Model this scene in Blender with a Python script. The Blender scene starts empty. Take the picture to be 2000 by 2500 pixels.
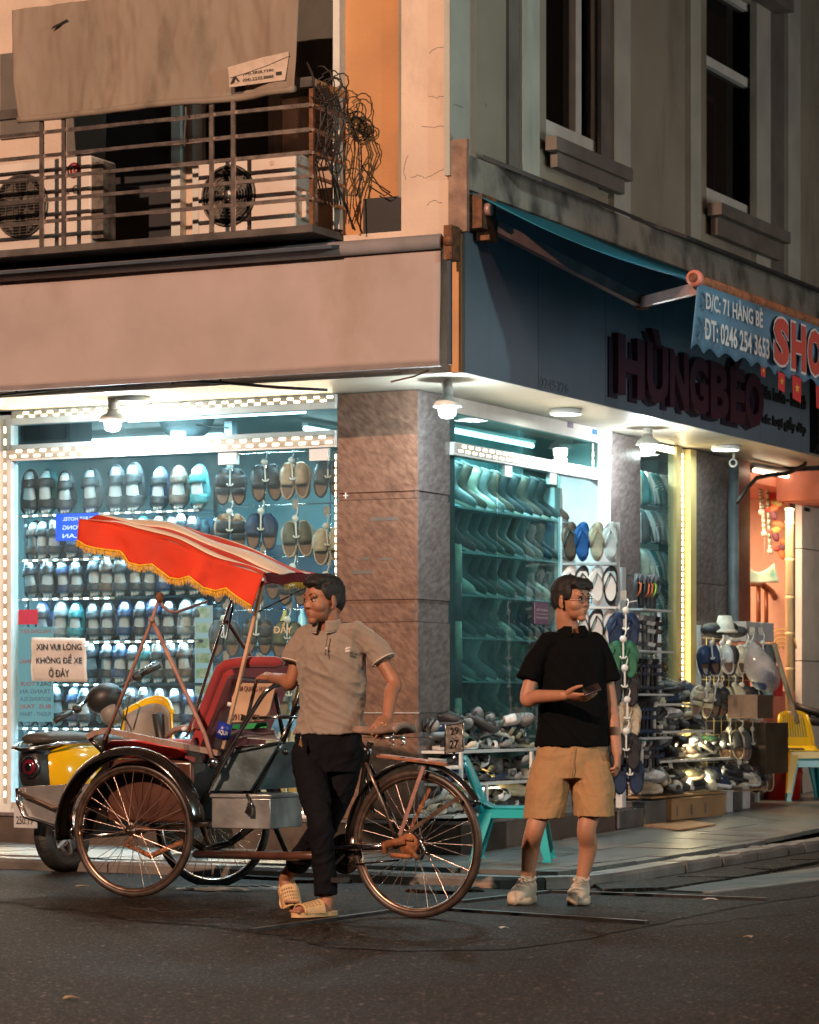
import bpy, bmesh, math, random
from mathutils import Vector, Matrix, Euler, noise
random.seed(7)
V = Vector
R_ = math.radians
sc = bpy.context.scene
COL = sc.collection
# ---------------------------------------------------------------- camera, world, lamps
H = 1.05; F = 7083.0; HY = 1715.0          # eye height, focal length and horizon row of the photograph (2000 px wide)
cam_d = bpy.data.cameras.new('camera'); cam = bpy.data.objects.new('camera', cam_d); COL.objects.link(cam)
cam.location = (0, 0, H); cam.rotation_euler = (R_(90), 0, 0)
cam_d.sensor_fit = 'HORIZONTAL'; cam_d.sensor_width = 24; cam_d.lens = 85; cam_d.shift_y = .2325
cam_d.clip_start = .1; cam_d.clip_end = 400
cam_d.dof.use_dof = True; cam_d.dof.focus_distance = 15.2; cam_d.dof.aperture_fstop = 5.0
sc.camera = cam
w = bpy.data.worlds.new('World'); sc.world = w; w.use_nodes = True
bg = w.node_tree.nodes['Background']; bg.inputs[0].default_value = (.10, .16, .26, 1); bg.inputs[1].default_value = .06
sc.view_settings.view_transform = 'Standard'; sc.view_settings.look = 'None'
sc.view_settings.exposure = 0; sc.view_settings.gamma = 1; sc.view_settings.use_curve_mapping = False
sc.render.engine = 'CYCLES'
cy = sc.cycles; cy.use_denoising = True; cy.max_bounces = 7; cy.transparent_max_bounces = 16
cy.caustics_reflective = False; cy.caustics_refractive = False; cy.sample_clamp_indirect = 4.0
def lamp(name, kind, loc, energy, color, size=.1, target=None, size_y=None, angle=None, blend=.4):
    d = bpy.data.lights.new(name, kind); d.energy = energy; d.color = color
    if kind == 'AREA':
        d.size = size
        if size_y: d.shape = 'RECTANGLE'; d.size_y = size_y
    else: d.shadow_soft_size = size
    if kind == 'SPOT': d.spot_size = R_(angle or 90); d.spot_blend = blend
    o = bpy.data.objects.new(name, d); COL.objects.link(o); o.location = loc
    if target is not None: o.rotation_euler = (V(target) - V(loc)).to_track_quat('-Z', 'Y').to_euler()
    return o
# street lamps standing outside the frame: a warm one on the left, a dimmer cool-white one far right, one down the side street
lamp('street_light_warm', 'SPOT', (-7.6, 2.6, 8.6), 14000, (1, .61, .41), .10, target=(-.6, 17, 2.6), angle=70)
lamp('street_light_cool', 'SPOT', (12, 5.0, 6.2), 2900, (.60, .88, .82), .35, target=(2.2, 19, 3.6), angle=80)
lamp('street_light_near', 'SPOT', (5.0, 2.0, 8.5), 950, (1, .52, .28), .25, target=(.0, 14.5, .8), angle=60)
lamp('opposite_fill_light', 'AREA', (8.6, 16.6, 1.7), 150, (1., .93, .84), 6.5, target=(1.5, 20.2, 2.2), size_y=2.2)  # fill light added out of view to lift the dim signboard
# ---------------------------------------------------------------- frames of the two facades
CX, CY = .055, 18.9; SA, CA = .446, .895    # pillar corner; left facade runs (-CA, SA), right facade runs (SA, CA)
def L(u, w, z): return V((CX - CA*u - SA*w, CY + SA*u - CA*w, z))
def R(t, w, z): return V((CX + SA*t + CA*w, CY + CA*t - SA*w, z))
def P(px, py, Y): return V(((px-1000)/F*Y, Y, H - (py-HY)/F*Y))
def G(px, py, z=0.):
    Y = (H-z)*F/(py-HY); return P(px, py, Y)
def Lp(px, py, w=0.):                       # where the sight line of a photo point meets the left facade's plane w metres out
    k = (px-1000)/F; u = (CX - SA*w - k*(CY - CA*w))/(CA + k*SA); Y = CY + SA*u - CA*w
    return u, H - (py-HY)/F*Y
def Rp(px, py, w=0.):
    k = (px-1000)/F; t = (k*(CY - SA*w) - CX - CA*w)/(SA - k*CA); Y = CY + CA*t - SA*w
    return t, H - (py-HY)/F*Y
def LP(px, py, w=0.): u, z = Lp(px, py, w); return L(u, w, z)
def RP(px, py, w=0.): t, z = Rp(px, py, w); return R(t, w, z)
def Gs(px, py, up=0.):                      # where a photo point meets the pavement
    z = .1
    for _ in range(8): p = G(px, py, z+up); z = zs(p.x, p.y)
    return V((p.x, p.y, z+up))
def rt_of(p): d = V((p.x-CX, p.y-CY)); return d.x*SA + d.y*CA, d.x*CA - d.y*SA   # (t, w) in the right frame
def zs(x, y):                               # top of the pavement: rises gently towards the side-street houses
    t, wr = rt_of(V((x, y, 0)))
    return .07 + .023*max(0, t)*min(1, max(0, (2.6-wr)/2.1))
# ---------------------------------------------------------------- materials
MATS = {}
def M(name, col, rough=.6, metal=0., var=.12, scale=6., bump=0., bscale=80., emit=0., coat=0., col2=None, mix=.5, stretch=(1, 1, 1), spec=.5, sheen=0., detail=6, sharp=.35, tilt=0, stain=None):
    if name in MATS: return MATS[name]
    m = bpy.data.materials.new(name); m.use_nodes = True; nt = m.node_tree; N = nt.nodes; K = nt.links
    b = N['Principled BSDF']; b.inputs['Roughness'].default_value = rough; b.inputs['Metallic'].default_value = metal
    b.inputs['Specular IOR Level'].default_value = spec
    if coat: b.inputs['Coat Weight'].default_value = coat; b.inputs['Coat Roughness'].default_value = .08
    if sheen: b.inputs['Sheen Weight'].default_value = sheen
    c = (*col, 1)
    tc = N.new('ShaderNodeTexCoord'); mp = N.new('ShaderNodeMapping'); K.new(tc.outputs['Object'], mp.inputs[0]); mp.inputs['Rotation'].default_value = (0, R_(tilt), 0)
    mp0 = mp; mp = N.new('ShaderNodeMapping'); K.new(mp0.outputs[0], mp.inputs[0]); mp.inputs['Scale'].default_value = stretch
    if var or col2:
        n = N.new('ShaderNodeTexNoise'); n.inputs['Scale'].default_value = scale; n.inputs['Detail'].default_value = detail; K.new(mp.outputs[0], n.inputs[0])
        r = N.new('ShaderNodeValToRGB'); K.new(n.outputs[0], r.inputs[0])
        r.color_ramp.elements[0].position = max(0, mix-sharp/2); r.color_ramp.elements[1].position = min(1, mix+sharp/2)
        a = tuple(x*(1-var) for x in col); d = col2 if col2 else tuple(min(1, x*(1+var)) for x in col)
        r.color_ramp.elements[0].color = (*a, 1); r.color_ramp.elements[1].color = (*d, 1)
        K.new(r.outputs[0], b.inputs['Base Color'])
        if rough > .05:
            mr = N.new('ShaderNodeMapRange'); K.new(n.outputs[0], mr.inputs[0]); mr.inputs[3].default_value = rough*.82; mr.inputs[4].default_value = min(1, rough*1.18); K.new(mr.outputs[0], b.inputs['Roughness'])
    else: b.inputs['Base Color'].default_value = c
    if stain:      # streaks and patches of dirt: (colour, scale, threshold, vertical stretch, amount)
        sc_, ss, st_, sv, sa = stain; m3 = N.new('ShaderNodeMapping'); K.new(tc.outputs['Object'], m3.inputs[0]); m3.inputs['Scale'].default_value = (1, 1, sv)
        n3 = N.new('ShaderNodeTexNoise'); n3.inputs['Scale'].default_value = ss; n3.inputs['Detail'].default_value = 8; n3.inputs['Roughness'].default_value = .62; K.new(m3.outputs[0], n3.inputs[0])
        r3 = N.new('ShaderNodeValToRGB'); r3.color_ramp.elements[0].position = st_; r3.color_ramp.elements[1].position = st_+.14; r3.color_ramp.elements[1].color = (sa, sa, sa, 1); K.new(n3.outputs[0], r3.inputs[0])
        mx = N.new('ShaderNodeMix'); mx.data_type = 'RGBA'; K.new(r3.outputs[0], mx.inputs[0]); mx.inputs[7].default_value = (*sc_, 1)
        if b.inputs['Base Color'].links: K.new(b.inputs['Base Color'].links[0].from_socket, mx.inputs[6])
        else: mx.inputs[6].default_value = c
        K.new(mx.outputs[2], b.inputs['Base Color'])
    if bump:
        n2 = N.new('ShaderNodeTexNoise'); n2.inputs['Scale'].default_value = bscale; n2.inputs['Detail'].default_value = 5; K.new(mp.outputs[0], n2.inputs[0])
        bp = N.new('ShaderNodeBump'); bp.inputs['Strength'].default_value = bump; bp.inputs['Distance'].default_value = .01; K.new(n2.outputs[0], bp.inputs['Height']); K.new(bp.outputs[0], b.inputs['Normal'])
    if emit: b.inputs['Emission Color'].default_value = c; b.inputs['Emission Strength'].default_value = emit
    MATS[name] = m; return m
def emitter(name, col, s):
    if name in MATS: return MATS[name]
    m = bpy.data.materials.new(name); m.use_nodes = True; nt = m.node_tree; nt.nodes.clear()
    e = nt.nodes.new('ShaderNodeEmission'); e.inputs[0].default_value = (*col, 1); e.inputs[1].default_value = s
    o = nt.nodes.new('ShaderNodeOutputMaterial'); nt.links.new(e.outputs[0], o.inputs[0]); MATS[name] = m; return m
def glass(name, tint=(.85, .95, .95), rough=.03, ior=1.5, film=0., filmcol=(.5, .6, .6)):   # thin sheet: clear with a mirror-like sheen and a film of dust
    if name in MATS: return MATS[name]
    m = bpy.data.materials.new(name); m.use_nodes = True; nt = m.node_tree; nt.nodes.clear(); N = nt.nodes; K = nt.links
    t = N.new('ShaderNodeBsdfTransparent'); t.inputs[0].default_value = (*tint, 1)
    g = N.new('ShaderNodeBsdfGlossy'); g.inputs['Roughness'].default_value = rough
    f = N.new('ShaderNodeFresnel'); f.inputs[0].default_value = ior
    ge = N.new('ShaderNodeNewGeometry'); sb = N.new('ShaderNodeMath'); sb.operation = 'SUBTRACT'; sb.inputs[0].default_value = 1; K.new(ge.outputs['Backfacing'], sb.inputs[1]); ml = N.new('ShaderNodeMath'); ml.operation = 'MULTIPLY'; K.new(f.outputs[0], ml.inputs[0]); K.new(sb.outputs[0], ml.inputs[1])
    mx = N.new('ShaderNodeMixShader'); K.new(ml.outputs[0], mx.inputs[0]); K.new(t.outputs[0], mx.inputs[1]); K.new(g.outputs[0], mx.inputs[2])
    o = N.new('ShaderNodeOutputMaterial'); last = mx
    if film:
        d = N.new('ShaderNodeBsdfDiffuse'); d.inputs[0].default_value = (*filmcol, 1)
        tc = N.new('ShaderNodeTexCoord'); n = N.new('ShaderNodeTexNoise'); n.inputs['Scale'].default_value = 1.6; n.inputs['Detail'].default_value = 5; n.inputs['Distortion'].default_value = 1.2
        K.new(tc.outputs['Object'], n.inputs[0]); mr = N.new('ShaderNodeMapRange'); K.new(n.outputs[0], mr.inputs[0]); mr.inputs[1].default_value = .35; mr.inputs[2].default_value = .75; mr.inputs[3].default_value = film*.3; mr.inputs[4].default_value = film*1.5
        m2 = N.new('ShaderNodeMixShader'); K.new(mr.outputs[0], m2.inputs[0]); K.new(mx.outputs[0], m2.inputs[1]); K.new(d.outputs[0], m2.inputs[2]); last = m2
    K.new(last.outputs[0], o.inputs[0]); MATS[name] = m; return m
def cloth_through(name, col, amt=.5):     # thin cloth that lets light through
    m = M(name, col, .6, var=.12, scale=3, bump=.2, bscale=12); nt = m.node_tree; N = nt.nodes; K = nt.links; b = N['Principled BSDF']; t = N.new('ShaderNodeBsdfTranslucent'); t.inputs[0].default_value = (*col, 1)
    mx = N.new('ShaderNodeMixShader'); mx.inputs[0].default_value = amt; K.new(b.outputs[0], mx.inputs[1]); K.new(t.outputs[0], mx.inputs[2]); K.new(mx.outputs[0], N['Material Output'].inputs[0]); return m
# ---------------------------------------------------------------- mesh builder
class MB:
    def __init__(s): s.v = []; s.f = []; s.m = []; s.s = []
    def add(s, vs, fs, mi=0, smooth=False):
        b = len(s.v); s.v += [V(p) for p in vs]
        for f in fs: s.f.append([b+i for i in f]); s.m.append(mi); s.s.append(smooth)
        return s
    def box(s, fr, a, b, mi=0):             # fr maps (u, w, z) to the world; a, b are opposite corners
        x0, y0, z0 = a; x1, y1, z1 = b
        return s.hexa([fr(x, y, z) for z in (z0, z1) for x, y in ((x0, y0), (x1, y0), (x1, y1), (x0, y1))], mi)
    def hexa(s, p, mi=0): return s.add(p, [(0, 3, 2, 1), (4, 5, 6, 7), (0, 1, 5, 4), (1, 2, 6, 5), (2, 3, 7, 6), (3, 0, 4, 7)], mi)
    def bar(s, a, b, wx, wz, up=(0, 0, 1), mi=0):   # rectangular bar from a to b
        a = V(a); b = V(b); d = (b-a).normalized(); x = d.cross(V(up))
        if x.length < 1e-4: x = d.cross(V((1, 0, 0)))
        x.normalize(); z = x.cross(d)
        return s.hexa([p + x*(i*wx/2) + z*(j*wz/2) for p in (a, b) for i, j in ((-1, -1), (1, -1), (1, 1), (-1, 1))], mi)
    def tube(s, pts, r, n=8, closed=False, mi=0, caps=True, flat=1., up=None):
        pts = [V(p) for p in pts]; k = len(pts); rs = r if isinstance(r, (list, tuple)) else [r]*k
        rings = []; prev = None
        for i, p in enumerate(pts):
            if closed: d = pts[(i+1) % k] - pts[i-1]
            else: d = pts[min(i+1, k-1)] - pts[max(i-1, 0)]
            d.normalize()
            if prev is None:
                a = V(up) if up is not None else (V((0, 0, 1)) if abs(d.z) < .9 else V((1, 0, 0)))
            else: a = prev
            a = (a - d*a.dot(d)); a.normalize(); prev = a; c = d.cross(a)
            rings.append([p + (a*math.cos(2*math.pi*j/n) + c*math.sin(2*math.pi*j/n)*flat)*rs[i] for j in range(n)])
        vs = [q for rg in rings for q in rg]; fs = []
        for i in range(k if closed else k-1):
            i2 = (i+1) % k
            for j in range(n): fs.append((i*n+j, i2*n+j, i2*n+(j+1) % n, i*n+(j+1) % n))
        if caps and not closed: fs.append(tuple(range(n))[::-1]); fs.append(tuple((k-1)*n+j for j in range(n)))
        return s.add(vs, fs, mi, True)
    def lathe(s, prof, n=24, mat=None, mi=0, a0=0, a1=2*math.pi, caps=True):  # prof: (radius, height) turned about local z
        mat = mat or Matrix(); k = len(prof); full = abs(a1-a0-2*math.pi) < 1e-6; m = n if full else n+1
        vs = [mat @ V((r*math.cos(a0+(a1-a0)*j/n), r*math.sin(a0+(a1-a0)*j/n), h)) for r, h in prof for j in range(m)]; fs = []
        for i in range(k-1):
            for j in range(n):
                j2 = (j+1) % m; fs.append((i*m+j, i*m+j2, (i+1)*m+j2, (i+1)*m+j))
        if full and caps:
            if prof[0][0] > 1e-5: fs.append(tuple(range(m))[::-1])
            if prof[-1][0] > 1e-5: fs.append(tuple((k-1)*m+j for j in range(m)))
        return s.add(vs, fs, mi, True)
    def ball(s, c, r, n=12, mat=None, mi=0):
        rx, ry, rz = r if isinstance(r, (list, tuple)) else (r, r, r); mm = Matrix.Translation(V(c)) @ (mat.to_4x4() if mat else Matrix()) @ Matrix.Diagonal((rx, ry, rz, 1))
        return s.lathe([(math.sin(math.pi*i/n), -math.cos(math.pi*i/n)) for i in range(n+1)], n*2 if n < 8 else int(n*1.5), mm, mi, caps=False)
    def prism(s, poly, d, org, xa, ya, mi=0, smooth=False):   # outline in the plane xa/ya, thickness vector d
        a = [V(org) + V(xa)*x + V(ya)*y for x, y in poly]; k = len(a); b = [p+V(d) for p in a]
        return s.add(a+b, [tuple(range(k))[::-1], tuple(range(k, 2*k))] + [(i, (i+1) % k, k+(i+1) % k, k+i) for i in range(k)], mi, smooth)
    def sheet(s, fn, nu, nv, th=0., mi=0, smooth=True):       # fn(i/nu, j/nv) -> point, with thickness
        g = [[V(fn(i/nu, j/nv)) for j in range(nv+1)] for i in range(nu+1)]; q = lambda i, j: i*(nv+1)+j
        vs = [p for r in g for p in r]; fs = [(q(i, j), q(i+1, j), q(i+1, j+1), q(i, j+1)) for i in range(nu) for j in range(nv)]
        if th:
            o = len(vs); ns = []
            for i in range(nu+1):
                for j in range(nv+1):
                    a = g[min(i+1, nu)][j]-g[max(i-1, 0)][j]; b = g[i][min(j+1, nv)]-g[i][max(j-1, 0)]; c = a.cross(b); ns.append(c.normalized() if c.length > 1e-9 else V((0, 0, 1)))
            vs += [p + ns[i]*th for i, p in enumerate(vs)]
            fs += [tuple(o+i for i in f[::-1]) for f in list(fs)]
            bd = [(q(i, 0), q(i+1, 0)) for i in range(nu)] + [(q(nu, j), q(nu, j+1)) for j in range(nv)] + [(q(i+1, nv), q(i, nv)) for i in range(nu)][::-1] + [(q(0, j+1), q(0, j)) for j in range(nv)][::-1]
            fs += [(b_, a_, o+a_, o+b_) for a_, b_ in bd]
        return s.add(vs, fs, mi, smooth)
    def xf(s, mat):
        s.v = [mat @ p for p in s.v]; return s
    def mesh(s, name, mats):
        me = bpy.data.meshes.new(name); me.from_pydata([tuple(p) for p in s.v], [], s.f)
        for m in (mats if isinstance(mats, (list, tuple)) else [mats]): me.materials.append(m)
        me.polygons.foreach_set('material_index', s.m); me.polygons.foreach_set('use_smooth', s.s)
        bm = bmesh.new(); bm.from_mesh(me); bmesh.ops.recalc_face_normals(bm, faces=bm.faces); bm.to_mesh(me); bm.free()
        return me
    def build(s, name, mats, parent=None, bevel=0.):
        o = bpy.data.objects.new(name, s.mesh(name, mats)); COL.objects.link(o)
        if parent is not None:
            o.parent = parent; o.matrix_parent_inverse = WM(parent).inverted()
        if bevel:
            b = o.modifiers.new('bevel', 'BEVEL'); b.width = bevel; b.segments = 2; b.limit_method = 'ANGLE'; b.angle_limit = R_(40)
            me = o.data; me.polygons.foreach_set('use_smooth', [True]*len(me.polygons)); me.set_sharp_from_angle(angle=R_(42))
        return o
def WM(o):
    m = o.matrix_basis.copy() if o.rotation_mode else o.matrix_basis
    m = Matrix.LocRotScale(o.location, o.rotation_euler, o.scale)
    return (WM(o.parent) @ o.matrix_parent_inverse @ m) if o.parent else m
def I3(x, y, z): return V((x, y, z))
def thing(name, label, cat, loc=(0, 0, 0), rz=0., group=None):
    o = bpy.data.objects.new(name, None); COL.objects.link(o); o.location = loc; o.rotation_euler = (0, 0, rz); o.empty_display_size = .1
    o['label'] = label; o['category'] = cat
    if group: o['group'] = group
    return o
def tag(o, label, cat, group=None):
    o['label'] = label; o['category'] = cat
    if group: o['group'] = group
    return o
def structure(o): o['kind'] = 'structure'; return o
def stuff(o): o['kind'] = 'stuff'; return o
def local(o, parent):
    """child whose mesh is given in the thing's own coordinates"""
    o.parent = parent; o.matrix_parent_inverse = Matrix(); return o
def dup(root, loc, rot=None, label=None, group=None, scale=None, mats=None):
    """a copy of a thing with copies of its parts and sub-parts; mats: {part name: material}"""
    r = root.copy(); COL.objects.link(r); r.location = loc
    if rot is not None: r.rotation_euler = rot
    if scale is not None: r.scale = (scale,)*3 if isinstance(scale, (int, float)) else scale
    if label: r['label'] = label
    if group: r['group'] = group
    def swap(c, src):
        k = src.name.split('.')[0]
        if mats and k in mats and c.type == 'MESH':
            key = (src.data.name, mats[k].name)
            if key not in DUPM:
                me = src.data.copy(); me.materials[0] = mats[k]; DUPM[key] = me
            c.data = DUPM[key]
    swap(r, root)
    for ch in list(root.children):
        c = ch.copy(); COL.objects.link(c); c.parent = r; swap(c, ch)
        for g in list(ch.children):
            d = g.copy(); COL.objects.link(d); d.parent = c; swap(d, g)
    return r
DUPM = {}
_tm = {}
def text_geo(s, ext=.0, bold=0.):
    raw = s; s = s.replace('Đ', 'D'); k = (raw, ext, bold)
    if k not in _tm:
        c = bpy.data.curves.new('lettering', 'FONT'); c.body = s; c.extrude = ext; c.offset = bold; c.resolution_u = 3; c.align_x = 'LEFT'
        o = bpy.data.objects.new('lettering', c); COL.objects.link(o); dg = bpy.context.evaluated_depsgraph_get()
        me = bpy.data.meshes.new_from_object(o.evaluated_get(dg)); vs = [v.co.copy() for v in me.vertices]; fs = [tuple(p.vertices) for p in me.polygons]
        bpy.data.objects.remove(o); bpy.data.meshes.remove(me); bpy.data.curves.remove(c)
        for i, ch in enumerate(raw):          # the bar of every D with stroke
            if ch == 'Đ':
                x1 = max(v.x for v in text_geo(s[:i+1], ext, bold)[0]); wd = text_geo('D', ext, bold)[0]; x0 = x1-(max(v.x for v in wd)-min(v.x for v in wd)); b = len(vs); e = ext or 0
                vs += [V((x, y, z)) for z in (-e, e) for x, y in ((x0-.10, .30), (x0+.30, .30), (x0+.30, .39), (x0-.10, .39))]
                fs += [(b, b+3, b+2, b+1), (b+4, b+5, b+6, b+7)] + ([(b+i_, b+(i_+1) % 4, b+4+(i_+1) % 4, b+4+i_) for i_ in range(4)] if e else [])
        _tm[k] = (vs, fs)
    return _tm[k]
def text(mb, s, org, xa, ya, w, h, depth=.0, bold=.0, mi=0, ref=None):
    """letters filling a w x h box whose lower left corner is org; depth raises them along xa x ya"""
    vs, fs = text_geo(s, .05 if depth else 0, bold)
    if not vs: return
    x0 = min(v.x for v in vs); x1 = max(v.x for v in vs); y0 = min(v.y for v in vs); y1 = max(v.y for v in vs)
    xa = V(xa).normalized(); ya = V(ya).normalized(); n = xa.cross(ya)
    mb.add([V(org) + xa*((v.x-x0)/(x1-x0)*w) + ya*((v.y-y0)/(y1-y0)*h) + n*((v.z+.05)/.1*depth if depth else 0) for v in vs], fs, mi)
UZ = V((0, 0, 1)); LX = V((CA, -SA, 0)); LN = V((-SA, -CA, 0)); RX = V((SA, CA, 0)); RN = V((CA, -SA, 0))   # left/right facade: reading direction and outward normal
# ---------------------------------------------------------------- shared materials
m_asph = M('asphalt', (.0085, .0065, .0055), .66, var=.0, col2=(.018, .0135, .011), scale=.9, mix=.5, sharp=.45, bump=1., bscale=30, spec=.10, stain=((.010, .008, .008), .55, .5, 1, .8))
def speckle(m, col, thr=.64, scale=130, amt=1):   # stone chips in the road, plus glints painted as pale flecks
    nt = m.node_tree; N = nt.nodes; K = nt.links; b = N['Principled BSDF']; src = b.inputs['Base Color'].links[0].from_socket
    tc = N.new('ShaderNodeTexCoord'); v = N.new('ShaderNodeTexNoise'); v.inputs['Scale'].default_value = scale; v.inputs['Detail'].default_value = 2; mp = N.new('ShaderNodeMapping'); K.new(tc.outputs['Object'], mp.inputs[0]); mp.inputs['Scale'].default_value = (1, .38, 1); K.new(mp.outputs[0], v.inputs[0])
    r = N.new('ShaderNodeValToRGB'); r.color_ramp.elements[0].position = thr; r.color_ramp.elements[1].position = thr+.06; K.new(v.outputs[0], r.inputs[0])
    mx = N.new('ShaderNodeMix'); mx.data_type = 'RGBA'; K.new(r.outputs[0], mx.inputs[0]); K.new(src, mx.inputs[6]); mx.inputs[7].default_value = (*col, 1); K.new(mx.outputs[2], b.inputs['Base Color'])
speckle(m_asph, (.065, .05, .043), .57, 70); speckle(m_asph, (.10, .08, .07), .64, 27); speckle(m_asph, (.006, .005, .005), .60, 19)
m_asph2 = M('old_asphalt', (.007, .005, .004), .66, var=.0, col2=(.015, .0105, .0075), scale=1.7, bump=1.0, bscale=30, spec=.10); speckle(m_asph2, (.065, .048, .036), .57, 60); speckle(m_asph2, (.09, .068, .05), .64, 24); speckle(m_asph2, (.006, .004, .003), .58, 12)
m_conc = M('grey_concrete', (.17, .165, .15), .75, var=.3, scale=3, bump=.5, bscale=50)
m_kerb = M('kerb_stone', (.15, .14, .13), .38, var=.35, scale=4, bump=.3, bscale=60)
m_joint = M('joint_mortar', (.035, .033, .03), .9, var=.3)
m_tiles = [M('pavement_stone_%s' % n, c, .33, var=.3, scale=3.5, bump=.25, bscale=45) for n, c in (('grey', (.13, .135, .13)), ('blue', (.11, .125, .125)), ('brown', (.15, .14, .125)))]
m_steel = M('dull_steel', (.05, .05, .05), .4, .8, var=.4, scale=12)
# ---------------------------------------------------------------- road
mb = MB(); mb.sheet(lambda a, b: V((-60+120*a, -20+110*b, 0)), 1, 1, smooth=False); structure(mb.build('road', m_asph))
# worn strip of older asphalt along the gutter, 4 mm above
pts = [G(-250, 2178), G(560, 2268), G(760, 2306), G(1000, 2324), G(1225, 2322), G(1420, 2296), G(1600, 2258), G(1770, 2222), G(1900, 2200), G(2300, 2150), G(2300, 2080), G(1500, 2150), G(1000, 2158), G(500, 2135), G(-250, 2118)]
mb = MB(); n = len(pts); ctr = V((.2, 16, .004))
dense = []
for i in range(n):
    a = pts[i]; b = pts[(i+1) % n]; k = max(2, int((b-a).length/.07))
    for j in range(k):
        p = a.lerp(b, j/k); d = noise.noise(p*2.3)*.09+noise.noise(p*9)*.05; dense.append(V((p.x+d, p.y+d*1.5, .003)))
mb.add(dense, [tuple(range(len(dense)))]); o = mb.build('asphalt_patch', m_asph2); structure(o)
# kerb: stones along the bent edge of the pavement
KP = [V(p) for p in ((-8.4, 21.2, 0), (-4.6, 19.34, 0), (-2.6, 18.3, 0), (-.88, 17.25, 0), (-.1, 16.72, 0), (.35, 16.4, 0), (.72, 16.22, 0), (1.02, 16.35, 0), (1.27, 16.85, 0), (2.01, 18.62, 0), (2.92, 20.6, 0), (6.9, 28.6, 0))]
def along(P_, d):
    for a, b in zip(P_, P_[1:]):
        l = (b-a).length
        if d <= l: return a.lerp(b, d/l), (b-a).normalized()
        d -= l
    return P_[-1].copy(), (P_[-1]-P_[-2]).normalized()
klen = sum((b-a).length for a, b in zip(KP, KP[1:]))
def inw(d): return V((-d.y, d.x, 0))      # towards the pavement (left of travel)
side = structure(bpy.data.objects.new('sidewalk', None)); COL.objects.link(side)
d = 0.
while d < klen-.3:
    ln = 1.0*random.uniform(.85, 1.1) if not 11.6 < d < 15.0 else random.uniform(.3, .5)
    k = 4; prof = lambda tp: [(.0, -.05), (.0, tp-.02), (.018, tp), (.17, tp), (.17, -.05)]
    vs = []; rough_ = 11.6 < d < 15.2; jz = random.uniform(-.012, .004) if rough_ else random.uniform(-.002, .002); jo = random.uniform(-.02, .02) if rough_ else 0
    for i in range(k+1):
        p, t_ = along(KP, d+.006+(ln-.012)*i/k); nn = inw(t_)
        for (o_, z_) in prof(.07):
            q = p + nn*(o_+jo); vs.append(V((q.x, q.y, z_ + (jz + (noise.noise(q*6)*.012 if rough_ else 0) if z_ > 0 else 0))))
    fs = [(i*5+j, (i+1)*5+j, (i+1)*5+j+1, i*5+j+1) for i in range(k) for j in range(4)] + [(0, 1, 2, 3, 4), tuple(k*5+j for j in (4, 3, 2, 1, 0))]
    MB().add(vs, fs).build('kerb_stone', m_kerb, side)
    d += ln
# pavement bed and paving stones, cut to the kerb line
segs = [(KP[i]+inw((KP[i+1]-KP[i]).normalized())*.178, (KP[i+1]-KP[i]).normalized()) for i in range(len(KP)-1)]
def clip(poly):
    for p0, dr in segs:
        nn = inw(dr); out = []
        for i, a in enumerate(poly):
            b = poly[(i+1) % len(poly)]; da = (a-p0).dot(nn); db = (b-p0).dot(nn)
            if da >= 0: out.append(a)
            if (da >= 0) != (db >= 0): out.append(a + (b-a)*(da/(da-db)))
        poly = out
        if len(poly) < 3: return None
    return poly
def area(p): return abs(sum(p[i].x*p[(i+1) % len(p)].y - p[(i+1) % len(p)].x*p[i].y for i in range(len(p))))/2
mb = MB()
TS = .5
for i in range(-16, 21):
    for j in range(-16, 9):
        t0 = i*TS + (.25 if j % 2 else 0); w0 = j*TS
        inL = lambda p: (p-V((CX, CY, 0))).dot(LN)
        c = R(t0+TS/2, w0+TS/2, 0); wl = inL(c)
        if wl < -.3 and w0+TS/2 < -.3: continue
        q = clip([R(t0+a*TS, w0+b*TS, 0) for a, b in ((0, 0), (1, 0), (1, 1), (0, 1))])
        if q: mb.add([V((p.x, p.y, zs(p.x, p.y)-.012)) for p in q], [tuple(range(len(q)))])
        g = .004; q = clip([R(t0+a*TS+g*(1-2*a), w0+b*TS+g*(1-2*b), 0) for a, b in ((0, 0), (1, 0), (1, 1), (0, 1))])
        if not q or area(q) < .012 or t0 > 10 or c.x < -4.2: continue
        jz = random.uniform(-.003, .003); tx = random.uniform(-.008, .008); ty = random.uniform(-.008, .008); k = len(q)
        top = [V((p.x, p.y, zs(p.x, p.y)+jz+tx*(p.x-c.x)+ty*(p.y-c.y))) for p in q]; bot = [p-V((0, 0, .03)) for p in top]
        MB().add(top+bot, [tuple(range(k))] + [(a, k+a, k+(a+1) % k, (a+1) % k) for a in range(k)]).build('paving_stone', random.choice(m_tiles), side)
o = mb.build('pavement_bed', m_joint, side)
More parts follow.
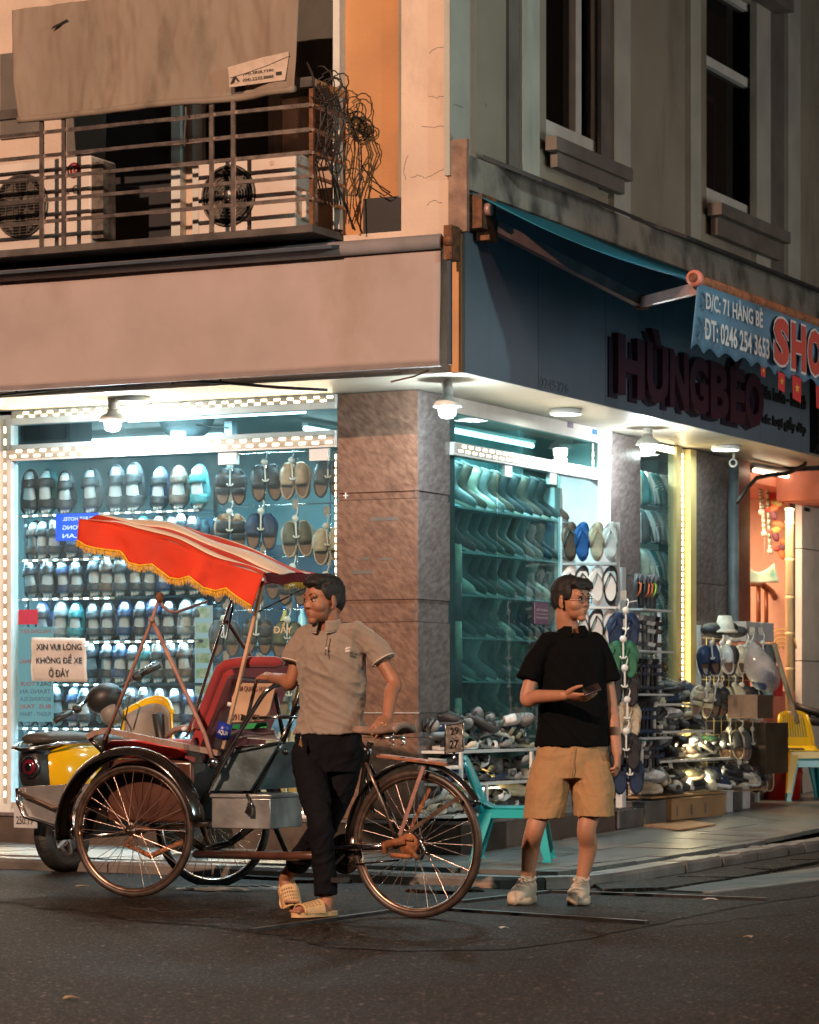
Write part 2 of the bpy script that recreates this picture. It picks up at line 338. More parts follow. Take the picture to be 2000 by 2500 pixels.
# gutter: pale concrete strip and flat stones between it and the kerb on the right
def gpoly(name, pp, m, z=.008, parent=None):
    q = [V((G(x, y).x, G(x, y).y, 0)) for x, y in pp]; k = len(q)
    return MB().add([p+V((0, 0, z)) for p in q]+[p for p in q], [tuple(range(k))] + [(a, k+a, k+(a+1) % k, (a+1) % k) for a in range(k)]).build(name, m, parent)
structure(gpoly('gutter_strip', [(1626, 2178), (1740, 2183), (2120, 2136), (2120, 2105), (1760, 2155)], m_conc, .012))
gut = structure(bpy.data.objects.new('gutter', None)); COL.objects.link(gut)
for pp in ([(1450, 2166), (1640, 2150), (1790, 2152), (1620, 2176), (1470, 2180)], [(1655, 2148), (1800, 2128), (1880, 2133), (1800, 2150)], [(1815, 2126), (1920, 2108), (2010, 2108), (1890, 2131)], [(1930, 2106), (2080, 2082), (2120, 2090), (2020, 2106)], [(1010, 2168), (1130, 2172), (1110, 2186), (990, 2180)], [(690, 2140), (800, 2146), (860, 2158), (700, 2158)], [(570, 2132), (680, 2137), (690, 2152), (560, 2146)]):
    gpoly('gutter_stone', pp, m_asph2, .022, gut)
# loose broken stone at the kerb corner
def rock(name, c, r, m, label):
    mb = MB(); mb.ball((0, 0, 0), (1, 1, 1), 8); mb.v = [V((p.x*r[0], p.y*r[1], max(-.01, p.z)*r[2]))*(1+.35*noise.noise(p*1.7+V(c))) for p in mb.v]
    mb.xf(Matrix.Translation(V(c))); return tag(mb.build(name, m), label, 'stone')
m_rock = M('broken_stone', (.26, .19, .15), .8, var=.35, scale=12, bump=1, bscale=40)
p = G(1206, 2168); rock('broken_stone', (p.x, p.y, .0), (.10, .09, .052), m_rock, 'pinkish broken stone lying at the kerb beside the big bicycle wheel')
p = G(1150, 2178); rock('broken_stone', (p.x, p.y, .0), (.085, .07, .03), m_asph2, 'low dark stone lump behind the big bicycle wheel')
p = G(1290, 2158); rock('broken_stone', (p.x, p.y, .0), (.07, .08, .05), m_kerb, 'grey stone lump by the left shoe of the man in shorts')
# steel channels let into the road
mts = lambda a, b, lab: tag(MB().bar(G(*a)+V((0, 0, .008)), G(*b)+V((0, 0, .008)), .035, .02).build('steel_strip', m_steel), lab, 'metal strip')
mts((612, 2277), (1010, 2221), 'dark steel strip in the road in front of the crossed feet')
mts((1092, 2225), (1580, 2257), 'long steel strip in the road nearest the camera, right of the big wheel')
mts((1127, 2206), (1336, 2182), 'short steel strip running under the left shoe of the man in shorts')
mts((1345, 2181), (1870, 2200), 'long thin steel strip in the road behind the man in shorts')
# round manhole cover with ridges under the far front wheel
p = G(560, 2171); mh = thing('manhole_cover', 'round patterned iron manhole cover in the road between the cycle wheels', 'manhole cover', p)
MB().lathe([(0, 0), (.30, 0), (.30, .006), (0, .006)], 32, Matrix.Translation((p.x, p.y, 0))).build('cover', m_steel, mh)
for i, r in enumerate((.06, .12, .18, .24)): MB().tube([p+V((r*math.cos(a*.2618), r*math.sin(a*.2618), .008)) for a in range(24)], .008, 4, closed=True).build('ridge', m_conc, mh)

# cracks and scraps on the road
rq = random.Random(9)
ck = structure(bpy.data.objects.new('road_cracks', None)); COL.objects.link(ck)
for pts in (((1640, 2262), (1750, 2255), (1850, 2238), (1980, 2232)), ((1100, 2255), (1180, 2268), (1300, 2262), (1420, 2275)), ((300, 2215), (420, 2228), (520, 2222)), ((1500, 2215), (1600, 2232), (1700, 2228))):
    o = []
    for (x, y), (x2, y2) in zip(pts, pts[1:]):
        for j in range(5): t = j/5; o.append(G(x+(x2-x)*t+rq.uniform(-8, 8), y+(y2-y)*t+rq.uniform(-3, 3))+V((0, 0, .0022)))
    MB().tube(o, .0032, 4).build('crack', m_joint, ck)
m_leaf = M('dry_leaf', (.28, .20, .10), .8, var=.3, scale=30); m_pap = M('paper_scrap', (.45, .42, .38), .8, var=.1)
for x, y, m, lb, k in ((196, 2166, m_leaf, 'dry yellow leaf on the road in front of the left bicycle wheel', .05), (1296, 2198, m_pap, 'small paper scrap on the road between the two shoes of the man in shorts', .03), (1228, 2268, m_pap, 'white paper scrap on the road right of the big rear wheel', .03), (1735, 2198, m_pap, 'pale paper scrap beside the thin steel strip at the right', .045), (170, 2440, m_leaf, 'dry leaf on the road near the bottom left corner', .035), (1830, 2290, m_leaf, 'dry leaf on the open road at the lower right', .03)):
    p = G(x, y); a = rq.uniform(0, 3)
    q = [p+V((k*math.cos(a+t)*(.5 if i % 2 else 1), k*math.sin(a+t)*(.5 if i % 2 else 1), .006+.006*(i % 2))) for i, t in enumerate((0, .8, 1.9, 3.1, 4.2, 5.2))]
    tag(MB().add(q+[v-V((0, 0, .003)) for v in q], [(0, 1, 2, 3, 4, 5), (11, 10, 9, 8, 7, 6)]+[(i, (i+1) % 6, 6+(i+1) % 6, 6+i) for i in range(6)]).build('dry_leaf' if m is m_leaf else 'paper_scrap', m), lb, 'leaf' if m is m_leaf else 'litter')
# ---------------------------------------------------------------- corner building
m_peach = M('peach_render', (.66, .53, .43), .8, var=.10, scale=2.2, bump=.35, bscale=30, stain=((.36, .25, .19), 1.3, .53, .4, .7))
m_orange = M('shaded_orange_render', (.52, .27, .12), .8, var=.10, scale=2.5, bump=.35, bscale=30, stain=((.30, .13, .06), 1.6, .55, .4, .5))  # deeper orange puts the recessed side wall's shade into its colour
m_olive = M('olive_render', (.29, .27, .215), .85, var=.14, scale=1.3, bump=.35, bscale=28, stain=((.10, .10, .085), 1.1, .54, .3, .6))
m_pale = M('pale_green_render', (.42, .43, .38), .8, var=.12, scale=2.5, bump=.3, bscale=28, stain=((.17, .19, .17), 1.5, .56, .25, .6))
m_umber = M('brown_render', (.15, .135, .12), .8, var=.2, scale=4)
m_frame = M('white_upvc', (.62, .65, .62), .4, var=.08)
m_alu = M('white_aluminium', (.72, .72, .70), .35, var=.08)
m_dark = M('dark_void', (.016, .018, .022), .6, var=.2)
m_slate = M('dark_flashing', (.035, .035, .038), .6, var=.5, scale=6)
m_mould = M('stained_plaster', (.30, .28, .24), .9, var=.0, col2=(.07, .065, .06), scale=2.6, mix=.56, sharp=.22, bump=.5, bscale=25, stretch=(1.5, 1.5, 1))
m_soffit = M('soffit_panel_white', (.34, .31, .25), .45, var=.08, stain=((.30, .24, .16), 1.8, .55, 1, .6))
m_granl = M('rough_granite', (.10, .050, .034), .45, var=.0, col2=(.27, .155, .105), scale=17, mix=.5, sharp=.5, bump=.25, bscale=50, stretch=(1, 1, 2.6), tilt=-45, coat=.35, stain=((.09, .05, .035), 4., .52, 1.6, .55))
m_granr = M('polished_granite', (.12, .098, .092), .14, var=.0, col2=(.23, .195, .185), scale=14, mix=.52, sharp=.45, bump=.06, bscale=60, stretch=(1, 1, 2.6), tilt=35)
m_black = M('black_trim', (.012, .012, .013), .5, var=.2)
m_winglass = glass('dark_window_glass', (.30, .33, .34), .02)
m_shopglass = glass('shop_glass', (.90, .965, .965), .015, film=.035, filmcol=(.55, .75, .8))
m_tealglass = glass('teal_shop_glass', (.62, .82, .81), .02, film=.045, filmcol=(.30, .75, .80))
m_inwall = M('shop_wall_mint', (.30, .46, .48), .7, var=.08)
m_blockwall = M('neighbour_white_panel', (.62, .56, .50), .6, var=.08)
bl = thing('corner_building', 'corner building with peach render on the left, green-grey render on the right and granite pillar', 'building', (CX, CY, 0))
B = lambda name, m, fr, *bx, **k: (lambda mb: ([mb.box(fr, a, b) for a, b in bx], mb.build(name, m, bl, **k))[1])(MB())
WL, WR, ZS = .78, .60, 3.09
TOP = 9.5
u_or, _ = Lp(829, 0, .72); u_pi, _ = Lp(980, 0, WL)
# left upper walls
B('pilaster', m_peach, L, ((-WR, WL-.4, ZS+.002), (u_pi, WL, TOP)))
B('side_wall', m_orange, L, ((u_pi, .2, ZS+.002), (u_or, .72, TOP)))
B('parapet_wall', m_peach, L, ((u_or, .34, ZS+.002), (9, .72, 3.9)))
B('balcony_wall', m_peach, L, ((u_or, -.1, 3.9), (9, .25, TOP)))
def lbox(x0, y0, x1, y1, w0, w1, mb=None):
    a = Lp(x0, y1, w1); b = Lp(x1, y0, w1); mb = mb or MB(); return mb.box(L, (b[0], w0, a[1]), (a[0], w1, b[1]))
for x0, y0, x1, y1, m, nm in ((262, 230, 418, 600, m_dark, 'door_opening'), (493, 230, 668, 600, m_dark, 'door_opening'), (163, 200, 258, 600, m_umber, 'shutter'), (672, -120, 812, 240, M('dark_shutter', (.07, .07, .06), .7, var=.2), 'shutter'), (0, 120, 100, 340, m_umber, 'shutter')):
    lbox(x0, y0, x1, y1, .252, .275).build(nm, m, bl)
lbox(418, 100, 440, 600, .252, .33).build('door_jamb', m_frame, bl); lbox(470, 100, 493, 600, .252, .33).build('door_jamb', m_frame, bl)
lbox(655, 100, 670, 420, .252, .36).build('door_jamb', m_umber, bl)
lbox(813, -80, 829, 560, .30, .80).build('drain_pipe', m_frame, bl)
# right upper wall with raised bands
WI = WR-.04
_w1 = (Rp(1320, 340, WI)[0], Rp(1464, 340, WI)[0], Rp(1320, 340, WI)[1], 8.6); _w2 = (Rp(1713, 500, WI)[0], Rp(1846, 500, WI)[0], Rp(1713, 500, WI)[1], Rp(1713, -60, WI)[1])
B('street_wall', m_olive, R, ((-WL+.002, WR-.35, 4.2), (_w1[0], WR, TOP)), ((_w1[1], WR-.35, 4.2), (_w2[0], WR, TOP)), ((_w2[1], WR-.35, 4.2), (7.2, WR, TOP)), ((_w1[0], WR-.35, 4.2), (_w1[1], WR, _w1[2])), ((_w2[0], WR-.35, 4.2), (_w2[1], WR, _w2[2])), ((_w1[0], WR-.35, _w1[3]), (_w1[1], WR, TOP)), ((_w2[0], WR-.35, _w2[3]), (_w2[1], WR, TOP)))
def rspan(x0, x1, w): return Rp(x0, 300, w)[0], Rp(x1, 300, w)[0]
for x0, x1, m, w1 in ((1098, 1148, m_pale, WR+.03), (1277, 1318, m_pale, WR+.045), (1500, 1540, m_pale, WR+.045), (1687, 1712, m_pale, WR+.045), (1848, 1882, m_pale, WR+.045), (1925, 1955, m_pale, WR+.05), (1243, 1277, m_umber, WR+.02), (1880, 1925, m_umber, WR+.015)):
    a, b = rspan(x0, x1, w1); B('render_band', m, R, ((a, WR-.01, 4.3), (b, w1, TOP-.05)))
def window(px0, px1, ybot, ytop, wi, split, transom=None, openleaf=False):
    t0, zb = Rp(px0, ybot, wi); t1, _ = Rp(px1, ybot, wi); _, zt = Rp(px0, ytop, wi)
    fr = MB(); e = .055
    for a, b in (((t0, zb), (t1, zb+.15)), ((t0, zt-e), (t1, zt)), ((t0, zb+.15), (t0+e, zt-e)), ((t1-e, zb+.15), (t1, zt-e))): fr.box(R, (a[0], wi-.09, a[1]), (b[0], wi, b[1]))
    for s_ in split: fr.box(R, (t0+(t1-t0)*s_-.05, wi-.085, zb+.15), (t0+(t1-t0)*s_+.05, wi+.006, zt-e))
    if transom: fr.box(R, (t0+e, wi-.085, transom), (t1-e, wi+.004, transom+.07))
    f = fr.build('window', m_frame, bl)
    xs = [t0+e] + [v for s_ in split for v in (t0+(t1-t0)*s_-.05, t0+(t1-t0)*s_+.05)] + [t1-e]
    zz = [zb+.15, zt-e] if not transom else [zb+.15, transom, transom+.07, zt-e]
    for a in range(0, len(xs), 2):
        for c in range(0, len(zz), 2):
            MB().box(R, (xs[a], wi-.05, zz[c]), (xs[a+1], wi-.042, zz[c+1])).build('pane', m_winglass, f)
    MB().box(R, (t0-.02, wi-.30, zb-.02), (t1+.02, wi-.29, zt+.02)).build('curtain', M('sheen_grey_curtain', (.22, .24, .25), .8, var=.4, scale=4, stretch=(6, 6, .4)), f)  # curtain grey lightened to put the panes' slight reflection into colour
    return t0, t1, zb, zt, f
B('window_reveal', m_umber, R, ((rspan(1462, 1500, WR)[0], WR-.01, 4.6), (rspan(1462, 1500, WR)[1], WR+.02, TOP-.1)))
t0, t1, zb, zt, f1 = window(1320, 1464, 340, -260, WI, [.62])
sl = MB(); sl.box(R, (t0-.12, WR+.046, zb-.10), (t1+.20, WR+.13, zb-.01)); sl.box(R, (t0-.04, WR+.046, zb-.20), (t1+.12, WR+.10, zb-.102)); sl.build('window_sill', m_umber, f1)
tr = Rp(1720, 155, WI)[1]
t0, t1, zb, zt, f2 = window(1713, 1846, 500, -60, WI, [], tr)
MB().box(R, (t0+.25, WR-.20, zb+.10), (t0+.62, WR-.16, tr-.15)).build('open_leaf', m_frame, f2)
MB().box(R, (t0+.31, WR-.159, zb+.16), (t0+.56, WR-.15, tr-.21)).build('pane', m_winglass, f2)
MB().box(R, (t0+.10, WR-.2, zb+.42), (t0+.22, WR-.19, zb+.56)).build('lit_lamp_shade', emitter('dim_room_lamp', (1, .6, .2), .12), f2)
sl = MB(); sl.box(R, (t0-.10, WR+.046, zb-.10), (t1+.26, WR+.16, zb-.01)); sl.box(R, (t0-.03, WR+.046, zb-.24), (t1+.2, WR+.10, zb-.102)); sl.build('window_sill', m_umber, f2)
sl = MB(); sl.box(R, (t0-.15, WR+.046, zt+.0), (t1+.22, WR+.2, zt+.1)); sl.build('window_hood', m_umber, f2)
# cornice with stained plaster, end block and slate flashings
zc0, zc1 = 4.22, 4.50
mb = MB(); mb.hexa([R(-WL+.012, WR-.1, zc0), R(7.3, WR-.1, zc0), R(7.3, .72, zc0), R(-WL+.012, .72, zc0), R(-WL+.012, WR-.1, zc1), R(7.3, WR-.1, zc1), R(7.3, .70, zc1-.06), R(-WL+.012, .70, zc1-.06)])
mb.build('cornice', m_mould, bl)
MB().box(R, (-WL-.03, .61, 3.95), (-WL+.009, .735, zc1+.02)).build('cornice_end', M('brown_plaster', (.27, .18, .14), .9, var=.35, scale=9, bump=.8, bscale=30), bl)
a = Rp(1205, 412, .72)[0]; b = Rp(1556, 530, .86)[0]
MB().hexa([R(a, WR+.05, 4.47), R(b, WR+.05, 4.47), R(b, .90, 4.36), R(a+.35, .90, 4.36), R(a, WR+.05, 4.50), R(b, WR+.05, 4.50), R(b, .90, 4.385), R(a+.35, .90, 4.385)]).build('flashing', m_slate, bl)
a = Rp(1575, 570, .72)[0]
MB().hexa([R(a, WR+.05, 4.46), R(7.4, WR+.05, 4.46), R(7.4, .92, 4.36), R(a+.3, .92, 4.36), R(a, WR+.05, 4.49), R(7.4, WR+.05, 4.49), R(7.4, .92, 4.385), R(a+.3, .92, 4.385)]).build('flashing', m_slate, bl)
# soffit
for k, (a, b) in enumerate(((-.66, .9), (.904, 2.4), (2.404, 3.9), (3.904, 5.4), (5.404, 7.0))): B('soffit_panel', m_soffit, R, ((a if k else -WL+.01, 0 if k else -.0, ZS), (b, .668, ZS+.02)))
for a, b in ((.0, 1.1), (1.104, 2.2), (2.204, 3.3), (3.304, 4.4), (4.404, 6)): B('soffit_panel', m_soffit, L, ((a, 0, ZS), (b, .775, ZS+.02)))
B('fascia', m_peach, L, ((-.68, .70, ZS+.021), (9, WL-.002, ZS+.9)))
for a in (1.03, 2.6): MB().box(L, (a-.006, .781, ZS+.02), (a+.006, .786, ZS+.14)).build('joint_strip', m_black, bl)
# granite pillar: core and facing panels
zp = [.285, 1.0, 1.72, 2.40, 3.085]
zl = [Lp(1019, y)[1] for y in (1800, 1740, 1517, 1462, 1215, 1197, 960)]
B('pillar_core', m_black, L, ((0.012, -.58, .0), (.585, -.012, 3.088)))
ul = Lp(825, 1500)[0]; tr_ = Rp(1097, 1500)[0]
for z0, z1 in ((.285, zl[0]-.004), (zl[0], zl[1]-.004), (zl[1], zl[2]-.004), (zl[2], zl[3]-.004), (zl[3], zl[4]-.004), (zl[4], zl[5]-.003), (zl[5], 3.086)):
    band = z1-z0 < .2
    B('granite_panel', m_granl, L, ((.0, -.02, z0), (ul, -.004 if band else .006, z1)))
    B('granite_panel', m_granr, R, ((-.004, -.02, z0), (tr_, -.006 if band else .004, z1)))
MB().box(L, (-.01, -.002, zl[1]-.004), (ul, .010, zl[1])).build('metal_trim', m_alu, bl)
# marks on the stone
for x0, y0, x1, y1 in ((905, 1262, 970, 1272), (858, 1392, 910, 1402), (880, 1360, 900, 1368), (925, 1362, 958, 1368)): lbox(x0, y0, x1, y1, .006, .008).build('tape_mark', m_umber, bl)
mb = MB(); p, q = LP(838, 1210, .009), LP(850, 1210, .009); mb.bar(p, q, .004, .008); p, q = LP(844, 1203, .009), LP(844, 1217, .009); mb.bar(p, q, .004, .008); mb.build('chalk_cross', m_alu, bl)
# plinth step under both fronts
m_step = M('dark_step_stone', (.10, .075, .06), .45, var=.3, scale=5, bump=.3)
B('step', m_step, L, ((-.36, -.6, 0), (9, .10, .262))); B('step_slab', m_granr, L, ((-.37, -.6, .262), (9, .12, .285)))
B('step', m_step, R, ((-.1, -.6, 0), (2.80, .36, .262)), ((2.801, -.6, 0), (7.0, .05, .262))); B('step_slab', m_granr, R, ((-.115, -.6, .262), (2.81, .375, .285)), ((2.811, -.6, .262), (7.0, .06, .285)))
# shop room shell
B('shop_floor', m_step, R, ((.1, -6.5, .2), (7, -.02, .27)))
B('shop_ceiling', m_soffit, R, ((-.1, -6.6, 3.095), (7, -.02, 3.2)))
B('shop_ceiling', m_soffit, L, ((0, -.6, 3.095), (9, -.02, 3.2)))
zb_ = .285
# left shop front: frames, transom, glass
ua, ub = Lp(24, 1500)[0], ul
zt0, zt1 = Lp(24, 1127)[1], Lp(24, 1088)[1]
B('mullion', m_alu, L, ((ua-.03, -.06, zb_), (ua+.09, .03, ZS-.03)))
B('outer_jamb', m_alu, L, ((ua+.094, -.1, zb_), (9, .045, ZS-.02)))
B('transom', m_alu, L, ((ub+.004, -.05, zt0), (ua-.034, .035, zt1)))
B('head_rail', m_alu, L, ((ub+.004, -.05, ZS-.10), (ua-.034, .03, ZS-.004)))
B('bottom_rail', m_alu, L, ((ub+.004, -.05, zb_), (ua-.034, .03, zb_+.07)))
ud = Lp(545, 1500)[0]
B('glass_pane', m_shopglass, L, ((ub+.004, -.012, zb_+.07), (ud-.002, -.004, zt0)))
B('glass_pane', m_shopglass, L, ((ud+.006, -.012, zb_+.07), (ua-.034, -.004, zt0)))
B('glass_pane', m_shopglass, L, ((ub+.004, -.012, zt1), (ua-.034, -.004, ZS-.10)))
for x in (557, 780):
    u, _ = Lp(x, 1120); B('door_clamp', m_alu, L, ((u-.07, -.03, zt0-.085), (u+.07, .012, zt0-.004)))
# right shop front
ta, tb, tc_, td, te = Rp(1097, 1500)[0], Rp(1215, 1500)[0], Rp(1365, 1500)[0], Rp(1395, 1500)[0], Rp(1488, 1500)[0]
zt0r, zt1r = 2.70, 2.785
B('transom', m_alu, R, ((ta+.002, -.05, zt0r), (Rp(1458, 1500)[0], .035, zt1r)))
B('header_beam', m_blockwall, R, ((ta+.002, -.05, 2.985), (te, .02, ZS-.003)))
B('jamb_panel', m_alu, R, ((Rp(1457, 1500)[0], -.30, zb_), (te-.004, .012, 2.98)))
B('jamb_side', m_alu, R, ((Rp(1400, 1500)[0]+.3, -.6, zb_), (Rp(1457, 1500)[0]-.002, -.28, 2.65)))
B('glass_pane', m_tealglass, R, ((ta+.002, -.012, zb_), (tb-.003, -.004, zt0r)))
B('glass_door', m_tealglass, R, ((tb+.003, .0, zb_+.01), (tc_, .010, zt0r-.004)))
B('glass_pane', m_tealglass, R, ((ta+.002, -.012, zt1r), (Rp(1457, 1500)[0], -.004, 2.985)))
for x in (1235, 1345):
    t, _ = Rp(x, 1150); B('door_clamp', m_alu, R, ((t-.06, -.01, zt0r-.085), (t+.06, .022, zt0r-.006)))
# second granite pier, display window, third pier
tg0, tg1, tw1, tl1, tp1 = te, Rp(1562, 1500)[0], Rp(1646, 1500)[0], Rp(1692, 1500)[0], Rp(1782, 1500)[0]
zz = [zb_, 1.05, 2.02, 3.086]
for z0, z1 in zip(zz, zz[1:]): B('granite_panel', m_granr, R, ((tg0, -.03, z0), (tg1, .006, z1-.005)))
for z0, z1 in zip(zz, zz[1:]): B('granite_panel', m_granr, R, ((tl1+.006, -.03, z0), (tp1, .006, z1-.005)))
B('pier_core', m_black, R, ((tg0+.01, -.3, zb_), (tg1-.01, -.031, 3.086))); B('pier_core', m_black, R, ((tl1+.01, -.3, zb_), (tp1-.01, -.031, 3.086)))
B('glass_pane', m_shopglass, R, ((tg1, -.012, zb_), (tw1, -.004, 3.08)))
m_yel = M('yellow_aluminium', (.62, .50, .22), .35, var=.1)
B('mullion', m_yel, R, ((tw1, -.05, zb_), (tw1+.12, .02, 3.08))); B('mullion', m_yel, R, ((tl1-.13, -.05, zb_), (tl1, .03, 3.08)))
B('led_cove', m_alu, R, ((tw1+.12, -.05, zb_), (tl1-.13, -.03, 3.08)))
# rooms behind: partition walls
B('partition', m_inwall, L, ((.6, -3.0, .27), (9, -2.95, 3.095))); B('partition', m_inwall, R, ((5.9, -6.5, .27), (6.0, -.05, 3.095)))
B('partition', m_inwall, L, ((4.2, -2.95, .27), (4.25, -.06, 3.095)))
# down pipe and dark red shutter beside the neighbour's opening
mb = MB(); t, _ = Rp(1791, 1500, .06); mb.tube([R(t, .06, .2), R(t, .06, 3.05)], .045, 10); mb.build('down_pipe', M('blue_grey_pipe', (.13, .17, .19), .5, var=.3), bl)
m_red = M('dark_red_wood', (.13, .035, .025), .5, var=.3)
B('side_panel', m_red, R, ((Rp(1801, 1500, .02)[0], -.2, .25), (Rp(1832, 1500, .02)[0], .02, 3.085)))
# signboard
sg = thing('signboard', 'blue-grey fascia signboard with dark raised shop name above the right shop front', 'signboard', R(0, .68, ZS))
m_sign = M('blue_grey_panel', (.17, .21, .26), .38, var=.12, scale=1.2, bump=.04, stain=((.10, .115, .13), 1.8, .54, .25, .6))
xs = [1125, 1313, 1477, 1618, 1742, 1855, 1955, 1976]; ts = [Rp(x, 1000, .68)[0] for x in xs]; ts[0] = -WL
for a, b in zip(ts, ts[1:]): MB().box(R, (a+.003, .672, ZS-.0), (b-.003, .684, 4.215)).build('sign_panel', m_sign, sg)
MB().box(R, (-WL+.004, .0, ZS+.022), (ts[-1], .670, 4.21)).build('sign_backing', m_black, sg)
MB().box(L, (-.684, WL-.06, ZS), (-.60, WL+.0015, 4.2)).build('end_panel', m_orange, sg)
def rtext(mb, s, x0, y0b, x1, y0t, w, depth, bold=0, mi=0):   # from photo column x0 to x1, letter rows measured at x0
    a, za = Rp(x0, y0b, w); _, zt_ = Rp(x0, y0t, w); b, _ = Rp(x1, y0b, w)
    text(mb, s, R(a, w, za), RX, UZ, b-a, zt_-za, depth, bold, mi)
m_mar = M('maroon_letter', (.060, .010, .022), .5, var=.2); m_letback = M('letter_side_dark', (.02, .015, .03), .5)
a0, z0 = Rp(1492, 960, .69); _, z1 = Rp(1492, 812, .69)
for ch, x0, x1, up in (('H', 1495, 1560, 0), ('Ù', 1566, 1618, 1), ('N', 1622, 1668, 0), ('G', 1670, 1716, 0), ('B', 1722, 1766, 0), ('É', 1770, 1806, 1), ('O', 1806, 1852, 0)):
    mb = MB(); a, _ = Rp(x0, 900, .69); b, _ = Rp(x1, 900, .69); hh = (z1-z0)*(1.0 if not up else 1.25)
    text(mb, ch, R(a, .686, z0), RX, UZ, b-a, hh, .05, .045); mb.build('letter', m_mar, sg)
for ch, x0, x1, up in (('H', 1495, 1560, 0), ('Ù', 1566, 1618, 1), ('N', 1622, 1668, 0), ('G', 1670, 1716, 0), ('B', 1722, 1766, 0), ('É', 1770, 1806, 1), ('O', 1806, 1852, 0)):
    mb = MB(); a, _ = Rp(x0-10, 900, .69); b, _ = Rp(x1-6, 900, .69)
    text(mb, ch, R(a, .685, z0-.03), RX, UZ, b-a, (z1-z0)*(1.0 if not up else 1.25), .012, .055); mb.build('letter_back', m_letback, sg)
mb = MB(); rtext(mb, 'Bán buôn - Bán lẻ', 1859, 972, 1966, 935, .686, .012, .03); stuff(mb.build('lettering', m_black, sg))
mb = MB(); rtext(mb, 'các loại giầy dép', 1859, 1040, 1966, 1000, .686, .012, .03); stuff(mb.build('lettering', m_black, sg))
mb = MB(); rtext(mb, '0245326', 1318, 945, 1388, 920, .686, .002, .0); mb.build('faded_lettering', M('faded_print', (.15, .18, .22), .5, var=.3), sg)

# hairline cracks in the render
def crack(pts, fr, w, nm='crack'):
    o = []
    for (x, y), (x2, y2) in zip(pts, pts[1:]):
        for j in range(4): t = j/4; o.append(fr(x+(x2-x)*t+rs0.uniform(-2, 2), y+(y2-y)*t+rs0.uniform(-2, 2), w))
    o.append(fr(*pts[-1], w)); MB().tube(o, .0015, 4).build(nm, m_umber, bl)
rs0 = random.Random(3)
for pts in (((1085, 412), (1060, 425), (1040, 434), (1020, 428), (1003, 432)), ((1090, 305), (1060, 312), (1030, 308)), ((1092, 230), (1065, 238), (1045, 234)), ((1090, 110), (1060, 120), (1048, 130)), ((1040, 500), (1060, 490), (1080, 494)), ((995, 380), (985, 410), (990, 440))): crack(pts, LP, WL+.001)
for pts in (((1105, 260), (1112, 255), (1130, 262)), ((1185, 250), (1188, 262)), ((1100, 340), (1118, 350))): crack(pts, RP, WR+.032)
# house front across the side street, outside the frame, added with glowing windows to go with the fill light
op = thing('opposite_house', 'added unseen house front with glowing windows across the side street', 'building', (9.2, 16.8, 0))
OD = V((-8.6+1.5, 20.2-16.6, 0)).normalized(); OS = V((-OD.y, OD.x, 0)); O_ = lambda a, b, c: V((8.6, 16.6, 0)) - OD*(.25+b) + OS*a + V((0, 0, c))
MB().box(O_, (-5, .05, 0), (5, .5, 8)).build('wall', m_blockwall, op)
for i in range(3): MB().box(O_, (-3.2+2.2*i, .0, .6), (-1.2+2.2*i, .045, 2.8)).build('window', emitter('added_window_glow', (.86, .96, 1.), .8), op)
# ---------------------------------------------------------------- awnings, canvas, balcony
m_fab = M('dusty_pink_canvas', (.44, .37, .355), .85, var=.0, col2=(.35, .285, .27), scale=1.6, mix=.6, sharp=.35, bump=.5, bscale=7, stain=((.30, .23, .19), 1.0, .52, .5, .6))
m_roll = M('rolled_canvas', (.25, .215, .215), .75, var=.15, scale=5, bump=.3, bscale=20)
m_rust = M('rusty_bracket', (.16, .07, .035), .8, var=.5, scale=18, bump=.6, bscale=60)
m_navy = M('navy_canvas', (.05, .07, .10), .8, var=.2)
aw = thing('awning', 'dusty pink canvas awning let down straight from its roll above the left shop window', 'awning', L(0, .92, 3.12))
uA = -.63; uB = 4.4; zr = 3.875
MB().tube([L(uA, .955, zr), L(uB, .955, zr+.01)], .046, 16).build('roller', m_roll, aw)
def fabf(a, b):
    u = uA+.015+(uB-uA-.03)*a; z = zr-.02-(zr-.02-3.135)*b
    return L(u, .925+.022*b+.010*math.sin(u*7+b*2)*b+.012*noise.noise(V((u*1.3, b*1.5, 2))), z)
MB().sheet(fabf, 90, 24, .003).build('canopy_fabric', m_fab, aw)
MB().bar(L(uA, .955, 3.125), L(uB, .955, 3.125), .035, .03).build('bottom_bar', m_roll, aw)
MB().box(L, (uA-.075, .84, 3.76), (uA-.02, .96, 3.97)).build('bracket', m_rust, aw)
MB().lathe([(0, 0), (.035, 0), (.035, .05), (0, .05)], 14, Matrix.Translation(L(uA-.03, .955, zr)) @ V(LX).to_track_quat('Z', 'Y').to_matrix().to_4x4()).build('gear_cap', m_rust, aw)
MB().box(L, (uA-.06, .92, 3.12), (uA-.035, .945, 3.76)).build('side_post', m_navy, aw)
MB().tube([L(uA+.13, .86, 3.10), L(uA+.25, .83, 3.07), L(uA+.42, .8, 3.05)], .006, 6).build('crank_chain', m_rust, aw)
# dark strip of flashing under the balcony
MB().hexa([L(.05, .6, 3.93), L(6, .6, 3.93), L(6, 1.10, 3.86), L(.05, 1.10, 3.86), L(.05, .6, 3.95), L(6, .6, 3.95), L(6, 1.10, 3.88), L(.05, 1.10, 3.88)]).build('drip_sheet', m_navy, aw)
MB().box(L, (.17, .782, 3.905), (6, .87, 3.952)).build('navy_band', m_navy, aw)
